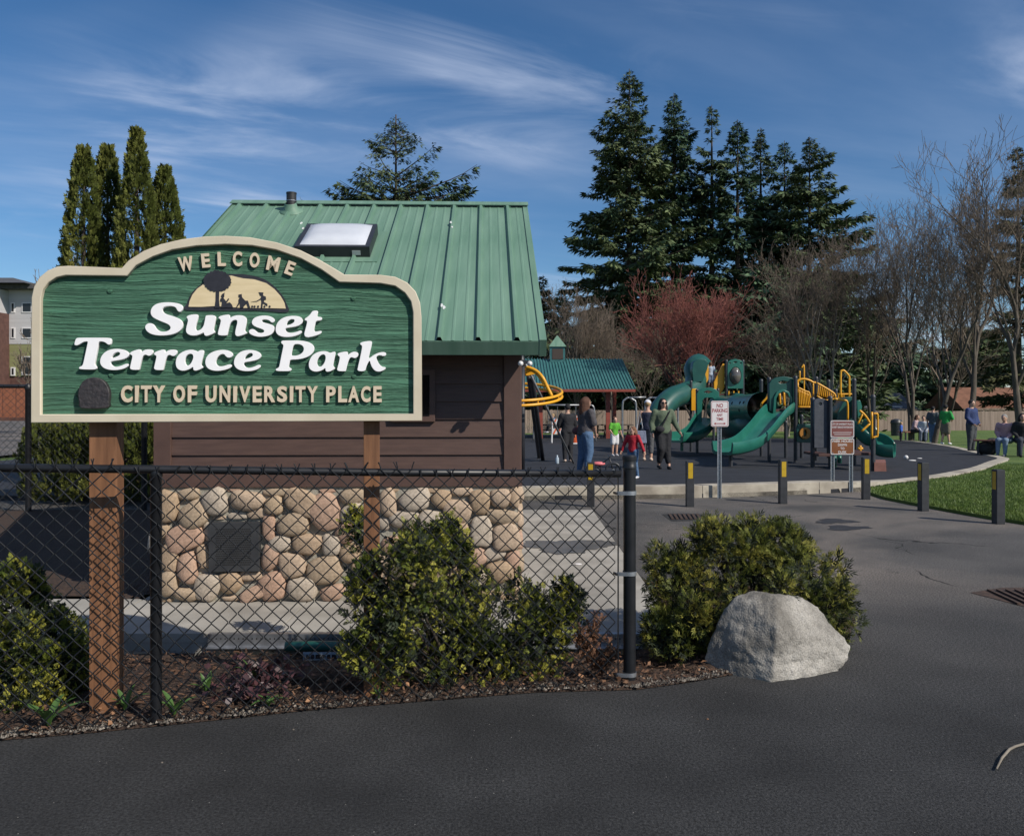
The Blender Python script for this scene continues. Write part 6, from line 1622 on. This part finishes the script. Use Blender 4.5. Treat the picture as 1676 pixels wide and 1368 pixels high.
# ================================================================== pavilion
Yf, Yr = 44.0, 47.6
PV = thing('picnic_pavilion', (S(940, 700, 46).x, 46, gz(46)), 'open picnic pavilion with teal metal roof and a small cupola', 'pavilion')
M_TEAL = mat('teal metal roof', (.030, .115, .115), (.045, .150, .150), rough=.5, scale=2, spec=.4)
M_RUST = mat('red painted post', (.20, .040, .025), (.26, .055, .035), rough=.6, scale=4)
xl = S(770, 637, Yf).x; xr = S(1040, 637, Yf).x; ze = S(0, 637, Yf).z; xrr = S(1017, 588, Yr).x; zr = S(0, 588, Yr).z; Yb = Yr + (Yr - Yf)
MB().add([(xl, Yf, ze), (xr, Yf, ze), (xrr, Yr, zr), (xl, Yr, zr), (xl, Yb, ze), (xr, Yb, ze), (xl, Yf, ze - .1), (xr, Yf, ze - .1), (xrr, Yr, zr - .12), (xl, Yr, zr - .12), (xl, Yb, ze - .1), (xr, Yb, ze - .1)],
         [(0, 1, 2, 3), (3, 2, 5, 4), (7, 6, 9, 8), (8, 9, 10, 11), (1, 7, 8, 2), (2, 8, 11, 5), (0, 3, 9, 6), (3, 4, 10, 9)]).build('roof', M_TEAL, PV)
MB().box(((xl + xr) / 2, Yf - .02, ze - .07), (xr - xl, .06, .14)).build('eave_board', M_RUST, PV)
mb = MB(); n = 52
for k in range(n):
    f = k / (n - 1); a = Vector((xl + (xr - xl) * f, Yf, ze + .03)); b = Vector((xl + (xrr - xl) * f, Yr, zr + .03)); mb.bar(a, b, .05, .05)
tag(mb.build('roof_rib', M_TEAL, PV), kind='stuff')
for x in (800, 885, 995):
    q = S(x, 640, Yf + .9); MB().box((q.x, q.y, (gz(q.y) + ze) / 2), (.22, .22, ze - gz(q.y) + .1)).build('post', M_RUST, PV)
q = S(1027, 640, Yb - 1); MB().box((q.x - .8, q.y, (gz(q.y) + ze) / 2), (.22, .22, ze - gz(q.y) + .1)).build('post', M_RUST, PV)
q = S(912, 590, Yr); cu = MB().box((q.x, Yr, zr + .2), (.85, .85, 1.0)).build('cupola', M_TEAL, PV)
MB().box((q.x, Yr - .44, zr + .28), (.62, .02, .6)).build('louver', mat('dark louver', (.05, .035, .028), rough=.7), cu)
MB().lathe([(.72, zr + .7), (.05, zr + 1.35), (0, zr + 1.36)], 4, (q.x, Yr, 0), Matrix.Rotation(R(45), 3, 'Z')).build('cupola_roof', M_ROOF, cu)
M_TBL = mat('picnic table wood', (.06, .045, .035), (.1, .078, .06), rough=.8, scale=5)
for i, x in enumerate((905, 960, 1010)):
    q = S(x, 0, 46); q = Vector((q.x, 46.2, gz(46.2))); tb_ = thing('picnic_table', q, ['picnic table under the pavilion beside the striped barricade', 'picnic table in the middle of the pavilion', 'picnic table at the open end of the pavilion'][i], 'table', 'tables under the pavilion')
    MB().box(q + Vector((0, 0, .75)), (1.8, .75, .05)).build('table_top', M_TBL, tb_)
    for s in (-1, 1):
        MB().box(q + Vector((0, s * .65, .45)), (1.8, .26, .05)).build('bench_seat', M_TBL, tb_)
        MB().bar(q + Vector((s * .65, -.6, 0)), q + Vector((s * .65, .2, .73)), .06, .1).build('leg', M_TBL, tb_); MB().bar(q + Vector((s * .65, .6, 0)), q + Vector((s * .65, -.2, .73)), .06, .1).build('leg', M_TBL, tb_)

# ================================================================== fence, houses and apartment block far behind
M_FEN = mat('weathered fence boards', (.16, .12, .095), (.26, .20, .165), rough=.9, scale=.8, stretch=(6, 6, .4), detail=5, coord='Position')
WF = thing('wooden_fence', (S(1300, 700, 70).x, 70, gz(70)), 'long weathered board fence along the far side of the lawn', 'fence')
def fline(t): return Vector((S(850, 0, 60).x + (S(1720, 0, 74).x - S(850, 0, 60).x) * t, 60 + 14 * t, 0))
nP = 20
for k in range(nP):
    a, b = fline(k / nP), fline((k + 1) / nP); d = (b - a); L_ = d.length; d.normalize(); mb = MB(); ang = math.atan2(d.y, d.x); nb_ = int(L_ / .15)
    for j in range(nb_):
        c = a + d * (.075 + j * L_ / nb_); hh = 1.68 + rnd.uniform(-.02, .02); mb.box((c.x, c.y, gz(c.y) + hh / 2), (.142, .02, hh), Matrix.Rotation(ang, 3, 'Z'))
    mb.build('fence_panel', M_FEN, WF); MB().box((a.x, a.y + .06, gz(a.y) + .85), (.1, .1, 1.75)).build('fence_post', M_FEN, WF)
M_SHING = mat('grey shingles', (.055, .056, .062), (.085, .086, .092), rough=.9, scale=3, coord='Position'); M_SHINB = mat('brown shingles', (.14, .062, .036), (.20, .092, .055), rough=.9, scale=2, coord='Position')
M_HW = mat('house siding', (.10, .085, .07), (.13, .11, .09), rough=.8, scale=2); M_HG = mat('grey green siding', (.075, .095, .088), (.1, .12, .11), rough=.8, scale=2); M_HP = mat('house glass', (.02, .022, .026), rough=.12)
def house(label, x0, x1, Y, yr, ye, roofm, wallm, depth=8):
    a, b = S(x0, ye, Y), S(x1, ye, Y); zr_ = S(0, yr, Y + depth / 2).z; g = gz(Y) - .2; h = thing('house', ((a.x + b.x) / 2, Y, g), label, 'house', 'houses beyond the wooden fence')
    MB().box(((a.x + b.x) / 2, Y + depth / 2, (g + a.z) / 2), (b.x - a.x - 1, depth - 1, a.z - g)).build('wall', wallm, h)
    fr = (Vector((a.x, 0, 0)), Vector((0, 1, 0)), Vector((0, 0, 1)), Vector((1, 0, 0)))
    rf = MB().prism([(Y - .2, a.z - .1), (Y + depth + .2, a.z - .1), (Y + depth / 2, zr_)], fr, 0, b.x - a.x).build('roof', roofm, h)
    MB().box(((a.x + b.x) / 2, Y - .22, a.z - .1), (b.x - a.x, .06, .2)).build('gutter', M_FEN, rf)
    for k in range(4):
        x = a.x + (b.x - a.x) * (.18 + .21 * k); w_ = MB().box((x, Y + .49, g + 1.9), (1.3, .06, 1.1)).build('window', M_SWHITE, h); MB().box((x, Y + .455, g + 1.9), (1.12, .02, .92)).build('pane', M_HP, w_)
    MB().box((a.x + (b.x - a.x) * .7, Y + depth * .55, zr_ + .2), (.7, .7, 1.1)).build('chimney', M_RAMP, rf)
    return h
house('grey roofed house behind the wooden fence', 1330, 1503, 84, 643, 669, M_SHING, M_HW)
house('brown roofed house behind the wooden fence', 1575, 1760, 86, 634, 668, M_SHINB, M_HG)
# apartment block
Ya = 90; g = -1.0
AP = thing('apartment_block', (S(10, 600, Ya).x, Ya, g), 'four storey apartment block with white upper floors and brick corner', 'building')
M_AW = mat('white cladding', (.42, .41, .42), (.48, .47, .48), rough=.7, scale=.6, stretch=(.1, .1, 8)); M_AG = mat('olive cladding', (.19, .19, .085), (.23, .23, .11), rough=.7, scale=.6, stretch=(.1, .1, 8)); M_AB = mat('dark brick', (.075, .034, .028), (.11, .052, .042), rough=.85, scale=3)
xa, xb = S(-160, 0, Ya).x, S(98, 0, Ya).x; z_ = lambda y: S(0, y, Ya).z
MB().box(((xa + xb) / 2, Ya + 6, (z_(474) + z_(563)) / 2), (xb - xa, 12, z_(474) - z_(563))).build('upper_wall', M_AW, AP)
MB().box(((xa + xb) / 2, Ya + 6, (z_(563) + z_(616)) / 2), (xb - xa - .1, 11.9, z_(563) - z_(616) - .004)).build('middle_wall', M_AG, AP)
MB().box(((xa + xb) / 2, Ya + 6, (z_(616) + g) / 2), (xb - xa - .2, 11.8, z_(616) - g - .004)).build('lower_wall', M_AB, AP)
xt = S(15, 0, Ya).x
MB().box(((xa + xt) / 2, Ya - .8, (z_(514) + g) / 2), (xt - xa, 2.2, z_(514) - g)).build('brick_bay', M_AB, AP)
MB().box(((xa + xt) / 2, Ya - .75, (z_(476) + z_(514)) / 2), (xt - xa - .1, 2.1, z_(476) - z_(514) - .004)).build('white_bay', M_AW, AP)
rf = MB().box(((xa + xb) / 2, Ya + 5.6, z_(471)), (xb - xa + 1.2, 14, .5)).build('roof', M_SHING, AP)
MB().add([(xa - .5, Ya - 2.6, z_(468)), (xt + 3.2, Ya - 2.6, z_(468)), (xt + 3.2, Ya + 12, z_(468)), (xa - .5, Ya + 12, z_(468)), (xa + 3, Ya + 4, z_(446)), (xt - 2, Ya + 4, z_(446))], [(0, 1, 5, 4), (1, 2, 5), (2, 3, 4, 5), (3, 0, 4)]).build('hip_roof', M_SHING, rf)
for ys in ((495, 512), (536, 554), (583, 614)):
    for (x0, x1) in ((18, 25), (36, 53), (62, 78)):
        if ys[0] == 583 and x0 == 18: y0, y1 = 601, 615
        else: y0, y1 = ys
        a, b = S(x0, y0, Ya), S(x1, y1, Ya)
        w_ = MB().box(((a.x + b.x) / 2, Ya - .02, (a.z + b.z) / 2), (b.x - a.x, .12, a.z - b.z)).build('window', M_SWHITE, AP); MB().box(((a.x + b.x) / 2, Ya - .085, (a.z + b.z) / 2), (b.x - a.x - .25, .02, a.z - b.z - .25)).build('pane', M_HP, w_)
for ys in ((530, 552), (575, 600)):
    a, b = S(-14, ys[0], Ya), S(6, ys[1], Ya); w_ = MB().box(((a.x + b.x) / 2, Ya - 1.92, (a.z + b.z) / 2), (b.x - a.x, .1, a.z - b.z)).build('window', M_SWHITE, AP); MB().box(((a.x + b.x) / 2, Ya - 1.98, (a.z + b.z) / 2), (b.x - a.x - .25, .02, a.z - b.z - .25)).build('pane', M_HP, w_)
# rust coloured panel fence across the road
a, b = S(-60, 636, 40), S(48, 668, 40)
rfn = thing('panel_fence', (a.x, 40, -.05), 'rust coloured panel fence across the road behind the tall chain link', 'fence')
for k in range(5): x0 = a.x + (b.x - a.x) * k / 5; MB().box((x0 + (b.x - a.x) / 10, 40, (a.z + b.z) / 2 - .2), ((b.x - a.x) / 5 - .06, .06, a.z - b.z + .5)).build('panel', mat('rust panel', (.22, .075, .035), (.28, .1, .05), rough=.8, scale=3), rfn)
# ================================================================== people
SKIN = mat('skin', (.46, .27, .19), (.50, .30, .22), rough=.55, scale=5)
def cloth(c, k=1.25): return mat('cloth %.3f %.3f %.3f' % c, c, tuple(min(1, v * k) for v in c), rough=.85, scale=9, bump=.6, bscale=14, bdist=.03)
def remesh(mb, vox, smooth=4):
    me = bpy.data.meshes.new('tmp'); me.from_pydata([tuple(v) for v in mb.v], [], mb.f); me.update()
    o = bpy.data.objects.new('tmp', me); COL.objects.link(o)
    m = o.modifiers.new('r', 'REMESH'); m.mode = 'VOXEL'; m.voxel_size = vox; m.use_smooth_shade = True
    if smooth:
        s = o.modifiers.new('s', 'SMOOTH'); s.factor = .5; s.iterations = smooth
    dgp = bpy.context.evaluated_depsgraph_get()
    r = bpy.data.meshes.new_from_object(o.evaluated_get(dgp))
    bpy.data.objects.remove(o); bpy.data.meshes.remove(me)
    return r
def limb(mb, pts, rs, n=10):
    mb.tube(pts, rs, n)
    for p, r in zip(pts, rs): mb.ball(p, r * .99, 10, 6)
def person(label, pos, yaw, H, shirt, pants, shoes, hair, sleeve=1.0, leg=1.0, pose=None, fat=1.0, hairlen=.12, hat=None, group='people at the playground', skirt=None, hairw=1.0, glasses=False, child=False):
    """body-local frame: x to the viewer's right when facing the viewer, -y forward, z up; unit height"""
    P = dict(lean=(0, 0), hz=.52, lk=(-.055, -.005, .285), la=(-.058, .01, .04), rk=(.055, -.005, .285), ra=(.058, .01, .04),
             le=(-.145, .01, .645), lw=(-.155, -.03, .49), re=(.145, .01, .645), rw=(.155, -.03, .49), head=(0, 0), turn=0.0)
    P.update(pose or {})
    hk = 1.22 if child else 1.0                                         # children have larger heads
    lx, ly = P['lean']; hz = P['hz']; dz = hz - .52
    sh = lambda z: Vector((lx * (z - .52) / .3, ly * (z - .52) / .3, dz))
    V3 = lambda t: Vector(t)
    lS, rS = V3((-.105 * (fat * .5 + .5), 0, .80)) + sh(.8), V3((.105 * (fat * .5 + .5), 0, .80)) + sh(.8)
    lH, rH = V3((-.052, 0, hz)), V3((.052, 0, hz))
    off = Vector((0, 0, dz))
    le, lw, re, rw = V3(P['le']) + off, V3(P['lw']) + off, V3(P['re']) + off, V3(P['rw']) + off
    lk, la, rk, ra = V3(P['lk']), V3(P['la']), V3(P['rk']), V3(P['ra'])
    hc = V3((P['head'][0], P['head'][1] - .008, .925 if not child else .905)) + sh(.9)
    nb = V3((0, .005, .83)) + sh(.83)
    rot = Matrix.Rotation(R(yaw), 3, 'Z')
    T = lambda p: rot @ (Vector(p) * H) + Vector(pos)
    def torso(mb, inf, z0=.50, z1=.83):
        rings = [(.50, .088, .062), (.53, .095, .068), (.58, .088, .064), (.63, .080, .058), (.70, .088, .062), (.76, .096, .064), (.80, .092, .056), (.83, .05, .042)]
        rings = [r for r in rings if z0 <= r[0] <= z1]; n = 16; vs, fs = [], []
        for z, rx, ry in rings:
            c = V3((0, 0, z)) + sh(z)
            for k in range(n):
                a = 6.28318 * k / n; vs.append(c + Vector(((rx * fat + inf) * math.cos(a), (ry * fat + inf) * math.sin(a), 0)))
        m = len(rings)
        for i in range(m - 1):
            for k in range(n): l = (k + 1) % n; fs.append((i * n + k, i * n + l, (i + 1) * n + l, (i + 1) * n + k))
        fs += [tuple(reversed(range(n))), tuple((m - 1) * n + k for k in range(n))]
        mb.add(vs, fs)
    ft = fat
    def arm(mb, s, e, w, inf, frac=1.0):
        r = (.034 * ft + inf, .027 * ft + inf, .018 + inf)
        if frac >= 1: limb(mb, [s, e, w], list(r))
        elif frac > .5:
            q = e.lerp(w, (frac - .5) * 2); limb(mb, [s, e, q], [r[0], r[1], r[1] + (r[2] - r[1]) * (frac - .5) * 2 + .003])
        else:
            q = s.lerp(e, frac * 2); limb(mb, [s, q], [r[0], r[1] * 1.1 + .004])
    def lg(mb, h, k, a, inf, frac=1.0):
        r = (.062 * ft + inf, .042 * ft + inf, .026 + inf)
        if frac >= 1: limb(mb, [h, k, a], list(r))
        elif frac > .5:
            q = k.lerp(a, (frac - .5) * 2); limb(mb, [h, k, q], [r[0], r[1], r[1] + (r[2] - r[1]) * (frac - .5) * 2 + .003])
        else:
            q = h.lerp(k, frac * 2); limb(mb, [h, q], [r[0], r[1] + .016])
    def finish(mb, name, material, parent, vox, sm=3, extra=None):
        me = remesh(mb, vox * (1.12 if pos[1] < 24 else 1.6), sm)
        if extra is not None:
            bm = bmesh.new(); bm.from_mesh(me)
            t = bpy.data.meshes.new('x'); t.from_pydata([tuple(v) for v in extra.v], [], extra.f); bm.from_mesh(t); bm.to_mesh(me); bm.free(); bpy.data.meshes.remove(t)
        co = np.empty(len(me.vertices) * 3); me.vertices.foreach_get('co', co); co = co.reshape(-1, 3)
        Rm = np.array(rot); W = (co * H) @ Rm.T
        me.vertices.foreach_set('co', W.ravel()); me.update(); me.materials.clear()
        o = link_mesh(name, me, material, parent, True, Vector(pos))
        return o
    # body: one skin surface
    b = MB(); torso(b, -.006); limb(b, [nb, hc], [.036, .034])
    b.ball(hc + Vector((0, 0, .006)), (.047 * hk, .056 * hk, .066 * hk), 14, 10); b.ball(hc + Vector((0, -.018 * hk, -.034 * hk)), (.034 * hk, .036 * hk, .030 * hk), 12, 8)
    tr = Matrix.Rotation(R(P['turn']), 3, 'Z')
    nose = hc + tr @ Vector((0, -.060 * hk, -.004)); b.ball(nose, (.009, .014, .016), 8, 6)
    for s in (-1, 1): b.ball(hc + tr @ Vector((s * .048 * hk, .004, -.004)), (.007, .014, .019), 8, 6)
    arm(b, lS, le, lw, 0); arm(b, rS, re, rw, 0); lg(b, lH, lk, la, -.002); lg(b, rH, rk, ra, -.002)
    ex = MB()
    for wv, ev, sg in ((lw, le, -1), (rw, re, 1)):
        d = (wv - ev).normalized(); side = d.cross(Vector((0, 1, 0)))
        side = side.normalized() if side.length > .1 else Vector((1, 0, 0)); fwd = side.cross(d).normalized()
        pc_ = wv + d * .028; b.tube([wv, wv + d * .02, wv + d * .048], [.018, .022, .019], 8); b.ball(pc_, (.020, .020, .022), 8, 6)
        for k, ln in enumerate((.034, .040, .037, .029)):
            st = wv + d * .046 + fwd * ((k - 1.5) * .0095); ex.tube([st, st + d * ln * .55 + side * sg * .003, st + d * ln * .95 - side * sg * .008], [.0052, .0048, .0034], 6)
        st = wv + d * .022 - fwd * .018; ex.tube([st, st + d * .016 - fwd * .012, st + d * .032 - fwd * .013], [.0062, .0056, .004], 6)
    for a_ in (la, ra): limb(b, [a_, a_ + Vector((0, -.012, -.022)), a_ + Vector((0, -.075, -.028))], [.026, .022, .016])
    body = finish(b, 'person', SKIN, None, .0105, 3, ex)
    tag(body, label, 'person', group)
    # clothes
    s = MB(); torso(s, .010, .50 if not skirt else .5); arm(s, lS, le, lw, .010, sleeve); arm(s, rS, re, rw, .010, sleeve)
    if sleeve < .05:
        s = MB(); torso(s, .009, .50, .80)
    finish(s, 'top', shirt, body, .0115, 3)
    t = MB(); torso(t, .007, .50, .58); lg(t, lH, lk, la, .007, leg); lg(t, rH, rk, ra, .007, leg); finish(t, 'trousers', pants, body, .0115, 3)
    for a_ in (la, ra):
        f = MB(); limb(f, [a_ + Vector((0, .008, -.012)), a_ + Vector((0, -.03, -.02)), a_ + Vector((0, -.082, -.026))], [.030, .028, .020]); finish(f, 'shoe', shoes, body, .009, 2)
    # hair: a cap over the skull and, where long, a fall behind
    h = MB(); h.ball(hc + tr @ Vector((0, .012, .020)), (.054 * hk, .060 * hk, .060 * hk), 14, 10)
    if hairlen > .06:
        back = tr @ Vector((0, .035, 0)); bot = hc + back + Vector((0, .012, -hairlen))
        limb(h, [hc + back * .9, hc + back + Vector((0, .006, -hairlen * .5)), bot], [.052 * hk * hairw, .056 * hk * hairw, .035 * hairw])
        for sx in (-1, 1): limb(h, [hc + tr @ Vector((sx * .043, .012, .01)), hc + tr @ Vector((sx * .056, .022, -hairlen * .55)), hc + tr @ Vector((sx * .045, .03, -hairlen * .95))], [.022 * hairw, .026 * hairw, .014 * hairw])
    ho = finish(h, 'hair', hair, body, .0105, 2)
    if hat:
        c = MB(); c.ball(hc + Vector((0, .004, .034)), (.058, .066, .052), 14, 8); c.tube([hc + tr @ Vector((0, -.04, .036)), hc + tr @ Vector((0, -.105, .026))], [.045, .04], 10); finish(c, 'cap', hat, body, .011, 2)
    # eyes and mouth
    f = MB()
    for sx in (-1, 1):
        q = hc + tr @ Vector((sx * .020 * hk, -.052 * hk, .008)); f.ball(T(q) , (.008 * H, .008 * H, .005 * H), 8, 5)
    f.build('eyes', mat('dark eye', (.012, .01, .01), rough=.2), body, smooth=True)
    q = T(hc + tr @ Vector((0, -.056 * hk, -.034 * hk))); MB().ball(q, (.013 * H, .006 * H, .004 * H), 8, 5).build('mouth', mat('lips', (.30, .10, .085), rough=.5), body, smooth=True)
    if glasses:
        g_ = MB()
        for sx in (-1, 1): g_.ball(T(hc + tr @ Vector((sx * .021, -.060, .010))), (.019 * H, .008 * H, .014 * H), 10, 6)
        g_.bar(T(hc + tr @ Vector((-.05, -.05, .014))), T(hc + tr @ Vector((.05, -.05, .014))), .006 * H, .006 * H); g_.build('sunglasses', mat('black lens', (.006, .006, .007), rough=.1), body, smooth=True)
    return body, T, dict(hc=hc, lS=lS, rS=rS, lw=lw, rw=rw, le=le, re=re)
BLK = cloth((.010, .010, .013)); DENIM = cloth((.055, .105, .19)); WHT = cloth((.55, .55, .57), 1.1); GRYD = cloth((.055, .050, .055)); HBR = cloth((.070, .030, .017)); HBK = cloth((.010, .009, .010)); HBL = cloth((.30, .20, .10)); HGR = cloth((.22, .21, .20)); PCH = cloth((.50, .38, .30))
def hp(y0, y1, Y): return (y1 - y0) / F * Y
W_ = lambda **k: k
# curly haired woman in grey, back turned
q = GP(957, 777); q.z += .02
body, T, J = person('person with long curly brown hair, charcoal tee and jeans, back turned', q, 118, hp(651, 777, q.y), GRYD, DENIM, WHT, HBR, sleeve=.42, fat=1.28, hairlen=.25, hairw=1.3, pose=dict(lean=(0, -.015), le=(-.135, -.05, .63), lw=(-.06, -.13, .52), re=(.16, -.06, .64), rw=(.10, -.15, .52), lk=(-.06, -.03, .285), la=(-.07, .02, .04), rk=(.05, .0, .285), ra=(.06, .05, .04)))
MB().ball(T((.10, .06, .555)), (.10, .10, .085), 14, 8).build('waist_bag', cloth((.075, .03, .035)), body, smooth=True)
# woman in black, walking away
q = GP(929, 757); q.z += .02
person('person in a loose black top and black leggings with pale shoes', q, 200, hp(662, 757, q.y), BLK, BLK, PCH, HBK, sleeve=.7, fat=1.12, hairlen=.05, pose=dict(lk=(-.06, -.02, .285), rk=(.06, .02, .285), ra=(.075, .05, .045), re=(.15, -.04, .65), rw=(.13, -.1, .53)))
# boy in green
q = GP(1006, 747); q.z += .02
person('child in a bright green tee and white shorts', q, 20, hp(682, 747, q.y), cloth((.075, .30, .025)), WHT, WHT, HBR, sleeve=.4, leg=.42, hairlen=.03, child=True, fat=.95, pose=dict(le=(-.15, -.02, .66), lw=(-.10, -.09, .56), re=(.16, .0, .64), rw=(.20, -.02, .50)))
# girl in red
q = GP(1036, 784); q.z += .02
person('child in a red sweater and blue jeans beside the fence end post', q, -35, hp(699, 784, q.y), cloth((.30, .010, .022)), DENIM, WHT, cloth((.14, .065, .035)), hairlen=.09, child=True, fat=1.02, pose=dict(le=(-.17, -.02, .66), lw=(-.20, -.07, .53), re=(.18, -.01, .66), rw=(.25, -.03, .53), rk=(.06, -.02, .285), ra=(.085, .03, .04), lk=(-.05, -.01, .285), la=(-.05, -.02, .04), turn=-25))
# woman with white cap and tote
q = GP(1060, 755); q.z += .02
body, T, J = person('person in a white cap, navy tank top and grey cropped leggings', q, 158, hp(656, 755, q.y), cloth((.018, .022, .045)), cloth((.075, .075, .08)), PCH, HBL, sleeve=.02, leg=.78, hairlen=.03, hat=WHT, pose=dict(le=(-.15, .0, .65), lw=(-.15, -.05, .52), re=(.15, -.02, .65), rw=(.17, -.05, .52)))
tt_ = MB().prism([(-.20, 0), (.20, 0), (.17, .34), (-.17, .34)], (T((.13, -.02, .40)) + Vector((-.05, -.16, -.18)), Vector((1, 0, 0)), Vector((0, 0, 1)), Vector((0, -1, 0))), -.06, .06).build('tote_bag', cloth((.16, .18, .25)), body, bevel=.02)
MB().tube([T((.13, -.02, .42)) + Vector((-.12, -.16, .12)), T((.14, 0, .80)) + Vector((0, -.08, .03)), T((.13, -.02, .42)) + Vector((.06, -.16, .12))], .012, 6).build('strap', WHT, tt_)
# woman in the green jacket, walking towards the path
q = GP(1085, 769); q.z += .02
body, T, J = person('person in an olive green jacket, black leggings and sunglasses walking', q, 10, hp(653, 769, q.y), cloth((.070, .095, .060)), BLK, BLK, HBK, leg=.86, fat=1.22, hairlen=.16, glasses=True, pose=dict(le=(-.165, .02, .65), lw=(-.17, -.04, .52), re=(.175, .0, .65), rw=(.225, -.05, .53), lk=(-.05, -.05, .29), la=(-.045, .04, .05), rk=(.05, -.02, .285), ra=(.07, -.05, .04)))
MB().tube([T((.07, -.085, .82)), T((0, -.108, .70)), T((-.07, -.105, .58))], .016, 6).build('bag_strap', BLK, body)
MB().ball(T((-.085, -.11, .565)), (.11, .06, .08), 12, 8).build('hip_bag', BLK, body, smooth=True)
# child on the stairs
q = S(1163, 638, 29.3)
person('small child in a pale blue top climbing the yellow stairs', q, 170, 1.0, cloth((.30, .36, .45)), cloth((.12, .16, .24)), WHT, HBR, sleeve=.4, leg=.5, hairlen=.03, child=True)
# child on the swing
q = S(905, 697, 40) - Vector((0, 0, .50 * 1.2))
person('child in a blue vest sitting on a swing', q, -60, 1.2, cloth((.05, .09, .17)), BLK, WHT, HBL, sleeve=.3, hairlen=.03, child=True, pose=dict(lk=(-.06, -.22, .50), la=(-.06, -.27, .28), rk=(.06, -.22, .50), ra=(.06, -.27, .28), le=(-.15, -.06, .70), lw=(-.13, -.12, .80), re=(.15, -.06, .70), rw=(.13, -.12, .80)))
# group at the far edge
q = GP(1475, 723)
person('small child in a bright blue top near the dark bin', q, 60, hp(690, 723, q.y), cloth((.03, .09, .36)), BLK, BLK, HBL, hairlen=.03, child=True)
SIT = dict(hz=.30, lk=(-.06, -.23, .30), la=(-.06, -.25, .045), rk=(.06, -.23, .30), ra=(.06, -.25, .045), le=(-.15, -.06, .66), lw=(-.07, -.17, .56), re=(.15, -.06, .66), rw=(.07, -.17, .56), lean=(0, -.08))
q = GP(1495, 722)
person('seated person in a pale pink plaid shirt leaning forward on the far bench', q, 50, 1.68, cloth((.34, .24, .26)), BLK, BLK, HBR, fat=1.15, hairlen=.1, pose=SIT)
q = GP(1512, 723)
person('seated person in white holding a child on the far bench', q, -30, 1.62, cloth((.38, .40, .44)), cloth((.10, .12, .16)), BLK, HBK, hairlen=.05, pose=SIT)
q = GP(1527, 725)
person('standing person in a dark grey tee and blue jeans beside the far bench', q, 130, hp(666, 725, q.y) * 1.02, cloth((.05, .065, .075)), DENIM, WHT, HBK, sleeve=.45, hairlen=.05, fat=1.1)
q = GP(1548, 727)
person('standing person in a bright green tee and khaki shorts', q, 120, hp(662, 727, q.y), cloth((.02, .25, .05)), cloth((.13, .11, .08)), WHT, HBK, sleeve=.5, leg=.46, hairlen=.03, fat=1.08, pose=dict(la=(-.08, -.02, .04), ra=(.08, .05, .04), le=(-.15, -.04, .65), lw=(-.08, -.13, .60), re=(.15, -.04, .65), rw=(.08, -.13, .60)))
q = GP(1590, 739)
person('standing person in a navy hoodie and dark grey trousers', q, 30, hp(654, 739, q.y), cloth((.015, .03, .10)), cloth((.045, .048, .055)), BLK, HBK, hairlen=.03, fat=1.18, pose=dict(le=(-.16, -.0, .65), lw=(-.10, -.09, .54), re=(.16, .0, .65), rw=(.10, -.09, .54)))
q = GP(1650, 747); q.x += .1
person('seated grey haired person in a pink plaid shirt and jeans on the near bench', q + Vector((0, .25, 0)), -50, 1.66, cloth((.36, .22, .24)), cloth((.11, .16, .24)), cloth((.12, .13, .15)), HGR, fat=1.15, hairlen=.06, pose=SIT)
q = GP(1672, 748)
person('seated person all in black with white print on the near bench', q + Vector((.2, .35, 0)), -20, 1.7, BLK, cloth((.03, .035, .05)), BLK, HBK, fat=1.1, hairlen=.08, pose=SIT)
# benches, bag, bin
M_BEN = mat('bench slats', (.15, .05, .03), (.2, .075, .045), rough=.6, scale=6)
def bench(label, p, yaw, L_):
    o = thing('park_bench', p, label, 'bench', 'benches round the playground'); rot = Matrix.Rotation(R(yaw), 3, 'Z')
    for k in range(4): MB().box(p + rot @ Vector((0, -.18 + k * .12, .45)), (L_, .1, .04), rot).build('slat', M_BEN, o)
    for sx in (-1, 0, 1):
        for sy in (-1, 1): MB().box(p + rot @ Vector((sx * (L_ / 2 - .12), sy * .17, .21)), (.06, .06, .43), rot).build('leg', M_PGP, o)
bench('dark bench with two seated people by the far rubber edge', GP(1500, 721), 20, 2.0)
bench('red slatted bench at the bend of the kerb with two seated people', GP(1668, 747) + Vector((.15, .3, 0)), -30, 2.4)
q = GP(1616, 745); b = MB(); b.ball(q + Vector((0, 0, .22)), (.34, .26, .24), 12, 8); b.ball(q + Vector((.2, .05, .36)), (.24, .2, .2), 10, 7); b.tube([q + Vector((-.15, -.2, .3)), q + Vector((0, -.26, .5)), q + Vector((.15, -.2, .34))], .03, 6)
me = remesh(b, .03, 3); me.materials.clear(); tag(link_mesh('duffel_bag', me, cloth((.02, .02, .022)), None, True), 'dark stuffed bag on the ground beside the red slatted bench', 'bag')
q = GP(1467, 713); bn = thing('trash_bin', q, 'dark round trash bin behind the small child in blue', 'bin'); MB().lathe([(.30, 0), (.33, .75), (.35, .76), (.35, .84)], 18, q).build('drum', M_PGP, bn, auto=40); MB().lathe([(.36, .84), (.3, 1.0), (.12, 1.06), (0, 1.07)], 18, q).build('lid', M_PGP, bn, auto=40)
